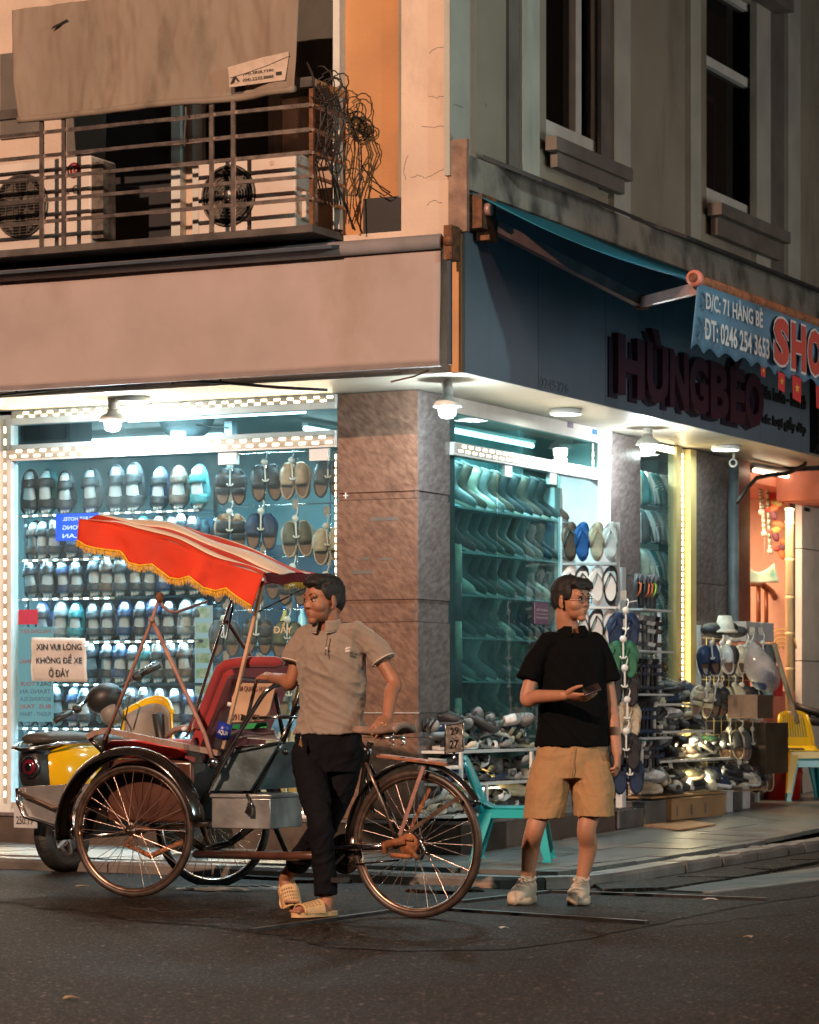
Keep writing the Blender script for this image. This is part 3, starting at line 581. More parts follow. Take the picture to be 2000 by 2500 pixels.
# balcony
bc = thing('balcony', 'small balcony with thin steel rails above the pink awning', 'balcony', L(.2, 1.0, 3.95))
m_rail = M('stainless_rail', (.45, .38, .34), .28, .9, var=.25, scale=14)
m_deck = M('balcony_concrete', (.09, .08, .075), .85, var=.4, scale=6)
u0 = .157; FW = 1.17
MB().box(L, (u0-.02, .5, 3.955), (6.2, FW+.02, 4.0)).build('deck', m_deck, bc)
for z in (4.165, 4.304, 4.45, 4.592, 4.744):
    MB().bar(L(u0, FW, z), L(6.2, FW, z), .022, .022).build('rail', m_rail, bc)
    MB().bar(L(u0, FW-.012, z), L(u0, .725, z), .022, .020).build('rail', m_rail, bc)
MB().bar(L(u0-.01, FW-.01, 4.885), L(6.2, FW-.01, 4.885), .05, .06).build('handrail', m_deck, bc)
MB().bar(L(u0+.015, FW-.03, 4.885), L(u0+.015, .725, 4.885), .05, .05).build('handrail', m_orange, bc)
for x in (517, 570, 102, 156):
    u, _ = Lp(x, 400, FW+.018); MB().bar(L(u, FW+.018, 4.0), L(u, FW+.018, 4.83), .030, .014, up=LN).build('post', m_rail, bc)
for w_ in (.74, FW-.03): MB().bar(L(u0+.01, w_, 4.0), L(u0+.01, w_, 4.87), .028, .028, up=LN).build('post', m_rust, bc)
# hanging canvas with torn sticker
cv = thing('canvas_blind', 'large weathered grey-brown canvas hanging in front of the upper balcony', 'canvas sheet', L(2, 1.2, 4.85))
m_canvas = M('weathered_canvas', (.29, .235, .185), .9, var=.0, col2=(.20, .16, .125), scale=1.8, mix=.58, sharp=.4, bump=.9, bscale=9, stretch=(1, 1, .5), stain=((.09, .08, .055), 2.2, .56, .35, .7))
uR0, zt_ = Lp(742, 0, 1.21); uR1, zb1 = Lp(728, 215, 1.21); uL0, _ = Lp(30, 0, 1.21); uL1, zb0 = Lp(45, 292, 1.21)
def cvf(a, b):
    sx = .035*math.sin(b*9+a*3)*a*b
    u = (uR0+(uR1-uR0)*b)*(1-a) + (uL0+(uL1-uL0)*b)*a; z = 5.55 + (4.845-5.55)*b; z -= .035*math.sin(a*math.pi)*b*.2
    w_ = 1.225 + .020*math.sin(u*5.1+math.sin(b*3)*.8+.7)*(.3+.7*b)+.045*noise.noise(V((u*2.1, z*1.6, 5))) + .026*noise.noise(V((u*6.5, z*2.2, 1))) + .010*noise.noise(V((u*19, z*7, 3)))
    return L(u, w_, z)
mb = MB(); mb.sheet(cvf, 200, 70, .003)
def inhole(p):
    pr = p; px = 1000+F*p.x/p.y; py = HY-(p.z-H)*F/p.y
    return 124 < px < 178 and abs(py-(70-(px-124)*.30+6*math.sin((px-124)/54*3.14))) < 7*math.sin(max(0.01, (px-124)/54*3.14))
mb.build('canvas', m_canvas, cv)
MB().prism([(0, 0), (.05, .012), (.13, .045), (.125, .055), (.07, .035), (.02, .02)], LN*.002, LP(124, 72, 1.25), LX, UZ).build('tear', m_black, cv)
MB().tube([cvf(a/40, 1)+V((0, 0, -.012)) for a in range(41)], .022, 8).build('hem', m_canvas, cv)
m_stk = M('sticker_vinyl', (.52, .42, .34), .5, var=.12, scale=20)
def onpx(px, py, w): return LP(px, py, w)
mb = MB(); q = [onpx(x, y, 1.263) for x, y in ((558, 168), (700, 130), (705, 138), (696, 195), (560, 213))]; mb.add(q+[p-LN*.003 for p in q], [(0, 1, 2, 3, 4), (9, 8, 7, 6, 5)] + [(i, (i+1) % 5, 5+(i+1) % 5, 5+i) for i in range(5)]); stk = mb.build('sticker', m_stk, cv)
mb = MB(); q = [onpx(x, y, 1.272) for x, y in ((556, 164), (640, 140), (704, 126), (706, 136), (650, 160), (600, 178), (560, 190))]; mb.add(q+[p-LN*.002 for p in q], [tuple(range(7)), tuple(range(13, 6, -1))]); mb.build('peeled_edge', m_stk, stk)
def ltext(mb, s, x0, y0, x1, y1, w, hpx, depth=0, bold=0, mi=0):   # baseline from (x0,y0) to (x1,y1)
    a = LP(x0, y0, w); b = LP(x1, y1, w); Y = a.y; text(mb, s, a, b-a, UZ, (b-a).length, hpx/F*Y, depth, bold, mi)
mb = MB(); ltext(mb, '(04).2232.8888', 593, 202, 668, 192, 1.266, 10, 0, .02); ltext(mb, '(04).3828.7390', 593, 186, 668, 176, 1.266, 9, 0, .02)
p = onpx(562, 206, 1.266); mb.prism([(0, 0), (.07, .014), (.03, .06)], LN*.001, p, LX, UZ); mb.build('sticker_print', m_black, stk)
p = onpx(572, 204, 1.2685); MB().prism([(0, 0), (.028, .005), (.012, .026)], LN*.001, p, LX, UZ).build('triangle_centre', m_stk, stk)
MB().box(lambda a, b, c: onpx(674, 184, 1.266)+LX*a+LN*b+UZ*c, (0, 0, 0), (.04, .001, .022)).build('print_square', m_black, stk)
mb = MB(); mb.tube([L(1.03, 1.22, 4.84), L(1.02, 1.23, 4.75), L(1.035, 1.225, 4.62), L(1.03, 1.23, 4.55)], .007, 6); mb.build('tie_cord', m_deck, cv)
# air conditioners
m_ac = M('aged_white_enamel', (.62, .55, .49), .45, var=.10, scale=3)
m_grille = M('grille_wire', (.14, .125, .11), .4, .3, var=.2)
def aircon(x0, x1, y0, y1, wf, fx, fr_, label, mesh):
    a = Lp(x0, y1, wf); b = Lp(x1, y0, wf); ul_, ur, z0, z1 = a[0], b[0], 4.03, b[1]
    t = thing('air_conditioner', label, 'air conditioner', L((ul_+ur)/2, wf-.15, 4.03), group='outdoor air conditioner units on the balcony')
    MB().box(L, (ur, wf-.30, z0), (ul_, wf, z1)).build('casing', m_ac, t, bevel=.012)
    MB().box(L, (ur-.035, wf-.24, z0+.06), (ur-.001, wf-.07, z0+.24)).build('valve_cover', m_ac, t, bevel=.008)
    cu, cz = Lp(fx, (y0+y1)/2+5, wf+.002); cz = (z0+z1)/2; mt = Matrix.Translation(L(cu, wf, cz)) @ LN.to_track_quat('Z', 'Y').to_matrix().to_4x4()
    MB().lathe([(0, .001), (fr_, .001), (fr_+.012, .006), (fr_+.014, .001)], 40, mt).build('fan_recess', m_black, t)
    g = MB(); k = 9
    if mesh:
        for i in range(-10, 11):
            h = i*fr_/10.5; c = math.sqrt(max(0, fr_*fr_-h*h)); g.bar(L(cu-c, wf+.014, cz+h), L(cu+c, wf+.014, cz+h), .003, .003)
        for i in range(-3, 4):
            h = i*fr_/3.6; c = math.sqrt(max(0, fr_*fr_-h*h)); g.bar(L(cu+h, wf+.018, cz-c), L(cu+h, wf+.018, cz+c), .004, .004, up=LN)
    for i in range(1, k+1 if not mesh else 0):
        r = fr_*i/k; g.tube([mt @ V((r*math.cos(q*.2244), r*math.sin(q*.2244), .014)) for q in range(28)], .0028, 4, closed=True)
    if not mesh:
        for q in range(14):
            an = q*.4488; pts = [mt @ V((r*fr_*math.cos(an+r*.9), r*fr_*math.sin(an+r*.9), .016)) for r in (.2, .4, .6, .8, 1.)]; g.tube(pts, .0028, 4)
        MB().lathe([(0, .018), (.035, .018), (.03, .026), (0, .027)], 18, mt).build('hub_badge', m_ac, t)
    o = g.build('fan_grille', m_grille, t); o['kind'] = 'stuff'
    MB().tube([mt @ V(((fr_+.004)*math.cos(q*.2244), (fr_+.004)*math.sin(q*.2244), .01)) for q in range(28)], .006, 5, closed=True).build('guard_ring', m_grille, t)
    fb = MB()
    for q in range(4):
        an = q*math.pi/2+.4; fb.add([mt @ V((r*fr_*math.cos(an+d_), r*fr_*math.sin(an+d_), .004+.006*(d_ > .2))) for r, d_ in ((.2, 0), (.9, -.1), (.9, .75), (.2, .8))], [(0, 1, 2, 3)])
    fb.build('fan_blade', m_grille, t)
    for du in (.08, (ul_-ur)-.08): MB().box(L, (ur+du-.03, wf-.3, 4.002), (ur+du+.03, wf+.01, 4.029)).build('foot', m_grille, t)
    return t, ur, ul_, z0, z1, wf
t1, ur, ul_, z0, z1, wf = aircon(483, 722, 371, 556, .96, 558, .185, 'white air conditioner unit with round swirl grille behind the right part of the balcony rails', False)
mb = MB(); p0 = LP(642, 425, wf+.002); text(mb, 'Casper', p0, LX, UZ, .11, .035, 0, .01); mb.build('logo', M('pale_red_print', (.60, .42, .38), .5, var=0), t1)
MB().lathe([(.010, 0), (.016, 0), (.016, .001), (.010, .001)], 16, Matrix.Translation(LP(664, 398, wf+.001)) @ LN.to_track_quat('Z', 'Y').to_matrix().to_4x4()).build('logo_ring', M('pale_red_print', (.60, .42, .38), .5), t1)
t2, ur, ul_, z0, z1, wf = aircon(-60, 222, 378, 590, .96, 52, .20, 'white air conditioner unit with red round badge at the left end of the balcony', True)
m_lg = M('badge_red', (.28, .02, .03), .4, var=.1)
mt = Matrix.Translation(LP(181, 416, wf+.001)) @ LN.to_track_quat('Z', 'Y').to_matrix().to_4x4()
bd = MB().lathe([(0, .003), (.052, .003), (.052, 0), (0, 0)], 24, mt).build('badge', m_lg, t2)
mb = MB(); mb.tube([mt @ V((.034*math.cos(q*.26+1.2), .034*math.sin(q*.26+1.2), .005)) for q in range(19)], .003, 4); mb.bar(mt @ V((-.006, -.018, .005)), mt @ V((-.006, .02, .005)), .005, .003, up=LN); mb.bar(mt @ V((-.006, -.018, .005)), mt @ V((.010, -.018, .005)), .005, .003, up=LN); mb.build('badge_mark', m_ac, bd)
mb = MB(); text(mb, 'L', LP(158, 475, wf+.002), LX, UZ, .035, .058, 0, .02); text(mb, 'G', LP(176, 474, wf+.002), LX, UZ, .05, .058, 0, .02); mb.build('logo', m_grille, t2)
# clutter between the units
mb = MB(); mb.box(lambda a, b, c: LP(240, 585, .9)+LX*a+LN*b+UZ*c, (-.05, -.1, 0), (.07, .05, .50)); mb.build('storage_crate', M('dusty_crate', (.12, .10, .085), .8, var=.5, scale=20), None); tag(bpy.data.objects['storage_crate'], 'dusty dark crate standing between the two air conditioner units', 'crate')
# tangled cables on the balcony corner
m_cable = M('black_cable', (.018, .016, .016), .5, var=.3)
cb = thing('cable_bundle', 'tangle of black cables looped over the right end of the balcony rails', 'cables', LP(850, 560, .8))
rr = random.Random(4)
def loop(c, r, n_, sq=1., tilt=0.): return [c + LX*(r*math.cos(a*2*math.pi/n_)*(1+.2*math.sin(3*a))) + UZ*(r*sq*math.sin(a*2*math.pi/n_)) + LN*(tilt*math.sin(a*2*math.pi/n_)) for a in range(n_)]
for i in range(17):
    c = LP(rr.uniform(778, 832), rr.uniform(190, 400), rr.uniform(.85, 1.2)); MB().tube(loop(c, rr.uniform(.03, .09), 26, rr.uniform(.7, 1.6), rr.uniform(-.06, .06)), .0042, 5, closed=True).build('cable_loop', m_cable, cb)
for i in range(8):
    c = LP(rr.uniform(872, 896), rr.uniform(285, 345), .80); MB().tube(loop(c, rr.uniform(.04, .075), 26, rr.uniform(.8, 1.3), .03), .0038, 5, closed=True).build('cable_loop', m_cable, cb)
for pts in (((752, 152), (770, 195), (790, 240), (800, 300), (790, 370), (815, 430), (840, 500), (866, 562)), ((780, 205), (800, 260), (775, 330), (800, 400), (840, 480), (858, 550)), ((845, 230), (850, 330), (842, 420), (850, 520), (860, 560)), ((770, 240), (800, 280), (850, 290), (890, 285)), ((880, 350), (885, 420), (868, 480), (882, 430)), ((884, 400), (905, 440), (950, 470), (938, 478), (905, 455)), ((776, 205), (830, 270), (858, 300), (875, 350), (880, 420), (883, 565)), ((771, 300), (765, 380), (790, 415), (800, 370))):
    MB().tube([LP(x+rr.uniform(-3, 3), y, .86+.25*(x < 830)) for x, y in pts], .006 if len(pts) > 6 else .0045, 6).build('cable', m_cable, cb)
for i in range(7):
    x = 782+i*7; MB().tube([LP(x, 200+i*6, 1.19), LP(x+12+rr.uniform(-20, 20), 300, 1.2), LP(x+rr.uniform(-15, 15), 400, 1.15), LP(x+8, 500, 1.0)], .005, 5).build('cable', m_cable, cb)
# right awning
ra = thing('awning', 'blue awning with folding arm and printed front flap over the right shop front', 'awning', R(-.6, .75, 3.6))
m_blue = cloth_through('blue_awning_canvas', (.04, .36, .52), .55)
m_arm = M('pinkish_alloy', (.40, .27, .25), .45, .3, var=.2, scale=9)
def awf(a, b):       # a along the wall, b outwards
    t = -.74+8*a; d = b*1.45; sag = .045*math.sin(b*math.pi)
    return R(t, .74+d, 4.20-.62*b-sag+.02*math.sin(t*3)*math.sin(b*3.1))
MB().sheet(awf, 40, 16, .003).build('canopy_fabric', m_blue, ra)
zf = 3.575
MB().tube([R(-.76, 2.20, zf), R(7.3, 2.20, zf)], .030, 12).build('front_bar', m_rust, ra)
MB().lathe([(0, 0), (.048, 0), (.050, .03), (.046, .055), (0, .06)], 20, Matrix.Translation(R(-.70, 2.20, zf)) @ (-RX).to_track_quat('Z', 'Y').to_matrix().to_4x4()).build('end_cap', M('pink_plastic_cap', (.62, .22, .18), .5), ra)
# bracket and folding arm
MB().box(R, (-.73, .69, 3.98), (-.52, .80, 4.19)).build('bracket', m_rust, ra)
MB().lathe([(0, 0), (.04, 0), (.04, .03), (.02, .035), (0, .035)], 14, Matrix.Translation(R(-.66, .80, 4.10)) @ V(RN).to_track_quat('Z', 'Y').to_matrix().to_4x4()).build('bolt_cap', m_arm, ra)
MB().box(R, (-.62, .71, 3.92), (-.50, .80, 4.0)).build('bracket_foot', m_rust, ra)
e0 = R(-.50, .78, 4.02); e2 = R(-.66, 2.16, 3.52)
e1 = RP(1568, 738, 1.15)
MB().bar(e0, e1, .05, .075).build('arm', m_arm, ra); MB().bar(e1, e2, .045, .065).build('forearm', m_arm, ra)
MB().lathe([(0, -.045), (.05, -.045), (.05, .045), (0, .045)], 16, Matrix.Translation(e1)).build('elbow', m_rust, ra)
# front flap with scalloped edge and lettering
m_flap = M('printed_flap_blue', (.10, .22, .34), .6, var=.1, scale=3); m_white = M('white_print', (.62, .60, .60), .6, var=.05); m_redp = M('red_print', (.50, .07, .05), .6, var=.05)
def flf(a, b):
    t = -.72+8*a; wv = .045*abs(math.sin((t+.72)*math.pi/.26))
    return R(t, 2.215-.05*b+.015*math.sin(t*5)*b, zf-.02-(.36+(.04-wv))*b)
MB().sheet(flf, 240, 6, .002).build('front_flap', m_flap, ra)
mb = MB(); text(mb, 'Đ/C: 71 HÀNG BÈ', R(-.655, 2.238, 3.40), RX, UZ, 1.02, .125, 0, .02); text(mb, 'ĐT: 0246 254 3653', R(-.655, 2.232, 3.22), RX, UZ, 1.16, .13, 0, .02); mb.build('printed_address', m_white, ra)
# SHOP: white underlay, red letters
for i, ch in enumerate('SHOP'):
    x = .62+i*.335
    mb = MB(); text(mb, ch, R(x-.014, 2.222, 3.196), RX, UZ, .315, .330, 0, .075); mb.build('letter_outline', m_white, ra)
    mb = MB(); text(mb, ch, R(x, 2.2255, 3.212), RX, UZ, .287, .298, 0, .055); mb.build('printed_letter', m_redp, ra)
# paper flags hung from the flap edge
m_flag = M('flag_red_paper', (.55, .03, .03), .6, var=.08); m_star = M('star_yellow', (.75, .5, .06), .6)
for i, (t, k) in enumerate(((.53, .6), (.86, .9), (1.14, 1.2), (1.62, 1.2), (2.0, 1.))):
    fl = thing('flag', ('small red paper flag, leftmost below the awning flap', 'second red paper flag from the left below the awning flap', 'red paper flag with yellow star below the awning flap, third from the left', 'red paper flag below the awning flap at the right frame edge', 'red paper flag below the awning flap under the last letter')[i], 'flag', R(t, 2.17, 3.2), group='paper flags under the awning flap')
    sz = .115*k; dz = 3.22 if i > 1 else 3.20
    MB().prism([(0, 0), (sz, -.01), (sz*.96, -sz*1.25), (.008, -sz*1.1)], RN*.001, R(t, 2.165, dz-.015*i), RX+RN*.1, UZ).build('cloth', m_flag, fl)
    st = [(.5*sz+(.26 if j % 2 == 0 else .1)*sz*math.sin(j*math.pi/5), -.58*sz+(.26 if j % 2 == 0 else .1)*sz*math.cos(j*math.pi/5)) for j in range(10)]
    MB().prism(st, RN*.0008, R(t, 2.168, dz-.015*i), RX+RN*.1, UZ).build('star', m_star, fl)
    MB().tube([R(t+.01, 2.165, dz-.015*i), R(t+.01, 2.18, 3.25)], .0015, 4).build('string', m_white, fl)
# ---------------------------------------------------------------- lamps, LED strips
m_bulb = emitter('bulb_glow', (.80, .96, 1.), 40); m_led = emitter('warm_led', (1., .78, .46), 15); m_ledw = emitter('cool_led', (.62, .88, 1.), 13); m_strip = M('led_tape', (.45, .40, .33), .4, var=.2)
m_shade = M('white_lamp_shade', (.80, .84, .84), .35, var=.03)
def pendant(p, label, e, col=(.80, .95, 1.)):
    t = thing('pendant_lamp', label, 'lamp', p+V((0, 0, .22)), group='bare-bulb lamps hanging under the shop soffit')
    T = Matrix.Translation(p)
    MB().lathe([(.035, .075), (.042, .05), (.075, .03), (.092, 0), (.089, -.004), (.070, .024), (.036, .044), (.028, .07)], 24, T).build('lamp_shade', m_shade, t)
    MB().lathe([(0, .16), (.030, .16), (.034, .15), (.034, .076), (0, .076)], 18, T).build('socket', m_shade, t)
    MB().lathe([(.0, .0), (.052, .0), (.056, -.02), (.052, -.055), (.035, -.072), (0, -.078)], 18, T).build('bulb', m_bulb, t)
    MB().tube([p+V((0, 0, .16)), p+V((.004, 0, .20)), p+V((0, .01, .25))], .006, 6).build('cord', m_cable, t)
    lamp('bulb_light', 'POINT', p+V((0, 0, -.10)), e, col, .05)
pa = LP(275, 1026, .42); pendant(pa, 'hanging bulb lamp with white shade in front of the left display window', 55)
pb = R(-.62, .24, 0); pb = V(RP(1092, 990, .0)); pb = L(-.35, .42, 0); k_ = Lp(1092, 992, .42); pb = L(k_[0], .42, k_[1]); pendant(pb, 'hanging bulb lamp with white shade in front of the granite pillar corner', 60)
k_ = Rp(1582, 1085, .35); pc = R(k_[0], .35, k_[1]); pendant(pc, 'hanging bulb lamp with white shade by the second granite pier', 45, (.85, .95, 1))
def downlight(p, label, e):
    t = thing('ceiling_light', label, 'ceiling light', p, group='round flat lights on the shop soffit')
    MB().lathe([(0, 0), (.115, 0), (.115, -.03), (.108, -.034)], 28, Matrix.Translation(p)).build('housing', m_shade, t)
    MB().lathe([(.108, -.030), (.104, -.036), (0, -.038)], 28, Matrix.Translation(p)).build('diffuser', emitter('disc_glow', (.85, 1, .95), 7) if e else m_shade, t)
    if e: lamp('disc_light', 'AREA', p+V((0, 0, -.045)), e, (.85, 1, .95), .2, target=p+V((0, 0, -2)))
downlight(R(Rp(1382, 985, .35)[0], .35, ZS-.002), 'round flat soffit light above the glass door', 7)
downlight(R(Rp(1772, 1083, .35)[0], .35, ZS-.002), 'round flat soffit light above the third granite pier', 7)
downlight(L(Lp(325, 950, .42)[0], .42, ZS-.002), 'unlit round soffit light beside the left hanging bulb', 0)
# LED strips: tape with glowing chips
def led_strip(name, label, a, b, n, nrm, up, pitch=.045, hgt=.012, mat=None, rows=1, gap=.032, dash=.62, tape=.02, light=0, lcol=(1, .78, .5), loff=.05, col3=False):
    t = thing(name, label, 'LED strip', a, group='LED strips round the shop windows')
    d = (b-a); ln = d.length; d.normalize()
    mb = MB(); g = MB()
    for r in range(rows):
        o = up*(r*gap)
        mb.hexa([a+o+d*x+up*y+nrm*z for x in (0, ln) for y, z in ((-tape/2, 0), (tape/2, 0), (tape/2, .003), (-tape/2, .003))])
        k = int(ln/pitch)
        for i in range(k):
            x = (i+.5+.5*(r % 2))*pitch
            if x+pitch*dash > ln: continue
            for j in range(3):
                xx = x+j*pitch*dash/3; g.hexa([a+o+d*(xx+q)+up*y+nrm*z for q in (0, pitch*dash/3*.78) for y, z in ((-hgt/2, .0031), (hgt/2, .0031), (hgt/2, .006), (-hgt/2, .006))])
    mb.build('tape', m_strip, t); o = g.build('led_chips', mat or m_led, t); o['kind'] = 'stuff'
    if light:
        c = a.lerp(b, .5)+nrm*loff
        lo = lamp('strip_light', 'AREA', c, light, lcol, .02, size_y=ln)
        z = nrm.normalized(); y = d; x = y.cross(z); lo.matrix_world = Matrix.Translation(c) @ Matrix((x, y, z)).transposed().to_4x4() @ Matrix.Rotation(math.pi, 4, 'Y')
    return t
uu0, uu1 = ua-.0, ub+.01
led_strip('led_strip', 'double LED strip along the transom of the left display window', L(ua+.02, .037, zt0+.03), L(ub+.01, .037, zt0+.03), 0, LN, UZ, .10, .014, rows=2, gap=.036, dash=.5, tape=.03, light=16)
led_strip('led_strip', 'LED strip along the top of the left display window', L(ua-.04, .034, ZS-.045), L(ub+.01, .034, ZS-.045), 0, LN, UZ, .10, .013, rows=2, gap=.022, dash=.45, tape=.02, light=6)
led_strip('led_strip', 'LED strip up the left edge of the left display window', L(ua+.015, .035, zb_+.06), L(ua+.015, .035, ZS-.06), 0, LN, LX, .085, .013, dash=.5, tape=.026, light=8, rows=1)
led_strip('led_strip', 'thin LED strip up the right edge of the left display window by the pillar', L(ub+.012, .004, zb_+.1), L(ub+.012, .004, zt0-.04), 0, LN, LX, .05, .008, dash=.6, tape=.012)
led_strip('led_strip', 'LED strip along the foot of the left display window', L(ua-.04, .034, zb_+.035), L(ub+.01, .034, zb_+.035), 0, LN, UZ, .09, .014, rows=2, gap=.022, dash=.5, tape=.02, light=4)
led_strip('led_strip', 'double LED strip along the transom above the glass doors', R(ta+.01, .037, zt0r+.03), R(Rp(1457, 1500)[0], .037, zt0r+.03), 0, RN, UZ, .11, .014, rows=2, gap=.034, dash=.55, tape=.03, light=10, lcol=(1, .85, .62))
led_strip('led_strip', 'short upright LED strip at the right end of the transom above the glass doors', R(Rp(1446, 1100)[0], .003, zt1r), R(Rp(1446, 1100)[0], .003, 2.97), 0, RN, RX, .06, .014, dash=.6, tape=.03)
led_strip('led_strip', 'bright LED column beside the running-shoe window', R((tw1+tl1)/2-.09, -.026, zb_), R((tw1+tl1)/2-.09, -.026, 3.05), 0, RN, RX, .05, .034, rows=3, gap=.06, dash=.62, tape=.03, light=14, lcol=(1, .80, .40))
led_strip('led_strip', 'LED strip along the top of the running-shoe window', R(tg1+.01, .0, 3.03), R(tw1+.1, .0, 3.03), 0, RN, UZ, .06, .02, rows=2, gap=.03, dash=.7, tape=.025)
# shop fluorescent tubes and ceiling lights inside
def tube_light(a, b, label, e, col):
    t = thing('tube_light', label, 'tube light', a, group='tube lights on the shop ceiling')
    MB().tube([a, b], .016, 10).build('tube', emitter('tube_glow', (.62, .93, 1), 9), t); MB().bar(a+V((0, 0, .03)), b+V((0, 0, .03)), .05, .022).build('batten', m_shade, t)
    c = a.lerp(b, .5)-V((0, 0, .03)); d = (b-a); lo = lamp('tube_area', 'AREA', c, e, col, .05, size_y=d.length); z = V((0, 0, 1)); y = d.normalized(); lo.matrix_world = Matrix.Translation(c) @ Matrix((y.cross(z), y, z)).transposed().to_4x4()
tube_light(L(1.0, -.30, 3.02), L(2.4, -.30, 3.02), 'tube light on the shop ceiling just behind the left display window', 62, (.50, .86, 1.))
tube_light(L(2.4, -1.6, 3.02), L(3.6, -1.6, 3.02), 'tube light on the shop ceiling further back on the left', 16, (.50, .86, 1.))
tube_light(R(1.4, -1.6, 3.02), R(2.6, -1.6, 3.02), 'tube light on the shop ceiling behind the glass doors', 14, (.42, .85, 1.))
tube_light(R(1.1, -.30, 2.93), R(2.5, -.30, 2.93), 'tube light added on the ceiling behind the glass doors to light the boots', 48, (.58, .90, .98))  # added because the rear tube leaves the boots unlit
tube_light(R(3.6, -.30, 3.0), R(4.35, -.30, 3.0), 'short tube light above the running-shoe shelves', 30, (.85, .95, .85))
tube_light(R(2.4, -.45, 2.55), R(2.95, -.45, 2.55), 'short tube light inside the open doorway', 16, (.8, .97, 1))

oj = thing('tube_light', 'added upright glow standing for the brightly lit jamb beside the left display window', 'tube light', L(ua+.16, .06, .4), group='added jamb glow')  # glowing tube added to imitate the overexposed lit jamb
MB().tube([L(ua+.165, .075, zb_+.03), L(ua+.165, .075, ZS-.06)], .030, 10).build('tube', emitter('jamb_glow', (1, .86, .62), 5.), oj); MB().box(L, (ua+.12, .046, zb_), (ua+.21, .055, ZS-.03)).build('batten', m_shade, oj)
# ---------------------------------------------------------------- footwear prototypes
ORD = ['leftmost', 'second from the left', 'third from the left', 'fourth from the left', 'fifth from the left', 'sixth from the left', 'seventh from the left', 'eighth from the left', 'ninth from the left', 'tenth from the left', 'eleventh from the left', 'twelfth from the left', 'thirteenth from the left', 'fourteenth from the left', 'fifteenth from the left', 'sixteenth from the left', 'seventeenth from the left', 'eighteenth from the left', 'nineteenth from the left']
NTH = ['first', 'second', 'third', 'fourth', 'fifth', 'sixth', 'seventh', 'eighth', 'ninth', 'tenth', 'eleventh', 'twelfth', 'thirteenth', 'fourteenth']
RZL = math.atan2(-SA, CA); RZR = math.atan2(CA, SA)
def rub(n, c, r=.55): return M('rubber_'+n, c, r, var=.18, scale=25)
RB = {n: rub(n, c) for n, c in dict(black=(.022, .022, .025), charcoal=(.05, .055, .06), navy=(.012, .03, .08), blue=(.01, .10, .32), teal=(.02, .16, .17), tan=(.42, .27, .16), beige=(.50, .43, .31), white=(.66, .67, .66), grey=(.20, .21, .21), brown=(.10, .06, .04), green=(.03, .15, .08), olive=(.10, .11, .06), camo=(.10, .09, .05), maroon=(.13, .02, .03), orange=(.62, .13, .03), lime=(.32, .50, .05), cream=(.56, .53, .42), pink=(.62, .22, .22), sky=(.25, .50, .55), mustard=(.45, .27, .05)).items()}
m_form = M('white_plastic_form', (.60, .62, .62), .45, var=.05)
m_ins = M('insole_brown', (.22, .12, .075), .6, var=.2, scale=30)
def foot_outline(ln=.26, wd=.095, n=22, side=1):
    pts = []
    for i in range(n):
        a = 2*math.pi*i/n; y = math.cos(a); x = math.sin(a)
        wv = (.50 + .10*max(0, y) - .06*math.exp(-((y+.15)/.35)**2)); pts.append((x*wd*wv*1.0 + side*.010*math.exp(-((y-.3)/.5)**2)*(1 if x*side > 0 else .2) - side*.008*max(0, y)**2, y*ln/2))
    return pts
def scaled(poly, k, dx=0, dy=0): return [(x*k+dx, y*k+dy) for x, y in poly]
HOME = V((0, 0, -30))
PROTO = []
def proto(name, cat, z=0):
    t = thing(name, 'prototype', cat, (0, 0, 0)); PROTO.append(t); return t
def used(): pass
# lying on the ground toe towards -y, sole at z 0
def sole_geo(side=1, th=.026, ln=.26, wd=.098):
    mb = MB(); o = [(x, -y) for x, y in foot_outline(ln, wd, 22, side)]; k = len(o); rows = []
    for z, s in ((0, .95), (th*.35, 1.), (th, .985)): rows.append([V((x*s, y*s, z + (.012 if y < -ln*.38 else 0)*(z+.01)/th)) for x, y in o])
    vs = [p for r in rows for p in r]; fs = [tuple(range(k))[::-1], tuple(2*k+i for i in range(k))] + [(r*k+i, r*k+(i+1) % k, (r+1)*k+(i+1) % k, (r+1)*k+i) for r in (0, 1) for i in range(k)]
    return mb.add(vs, fs, 0, True)
def strap_geo(y0, y1, h, wd=.046, r=.0, n=10, lift=.022, skew=0.):
    def fn(a, b):
        an = math.pi*a; y = y0+(y1-y0)*b + skew*math.cos(an); return V((math.cos(an)*wd*1.04, y, lift+math.sin(an)**.8*h*(1-.15*b)))
    return MB().sheet(fn, n, 3, .004)
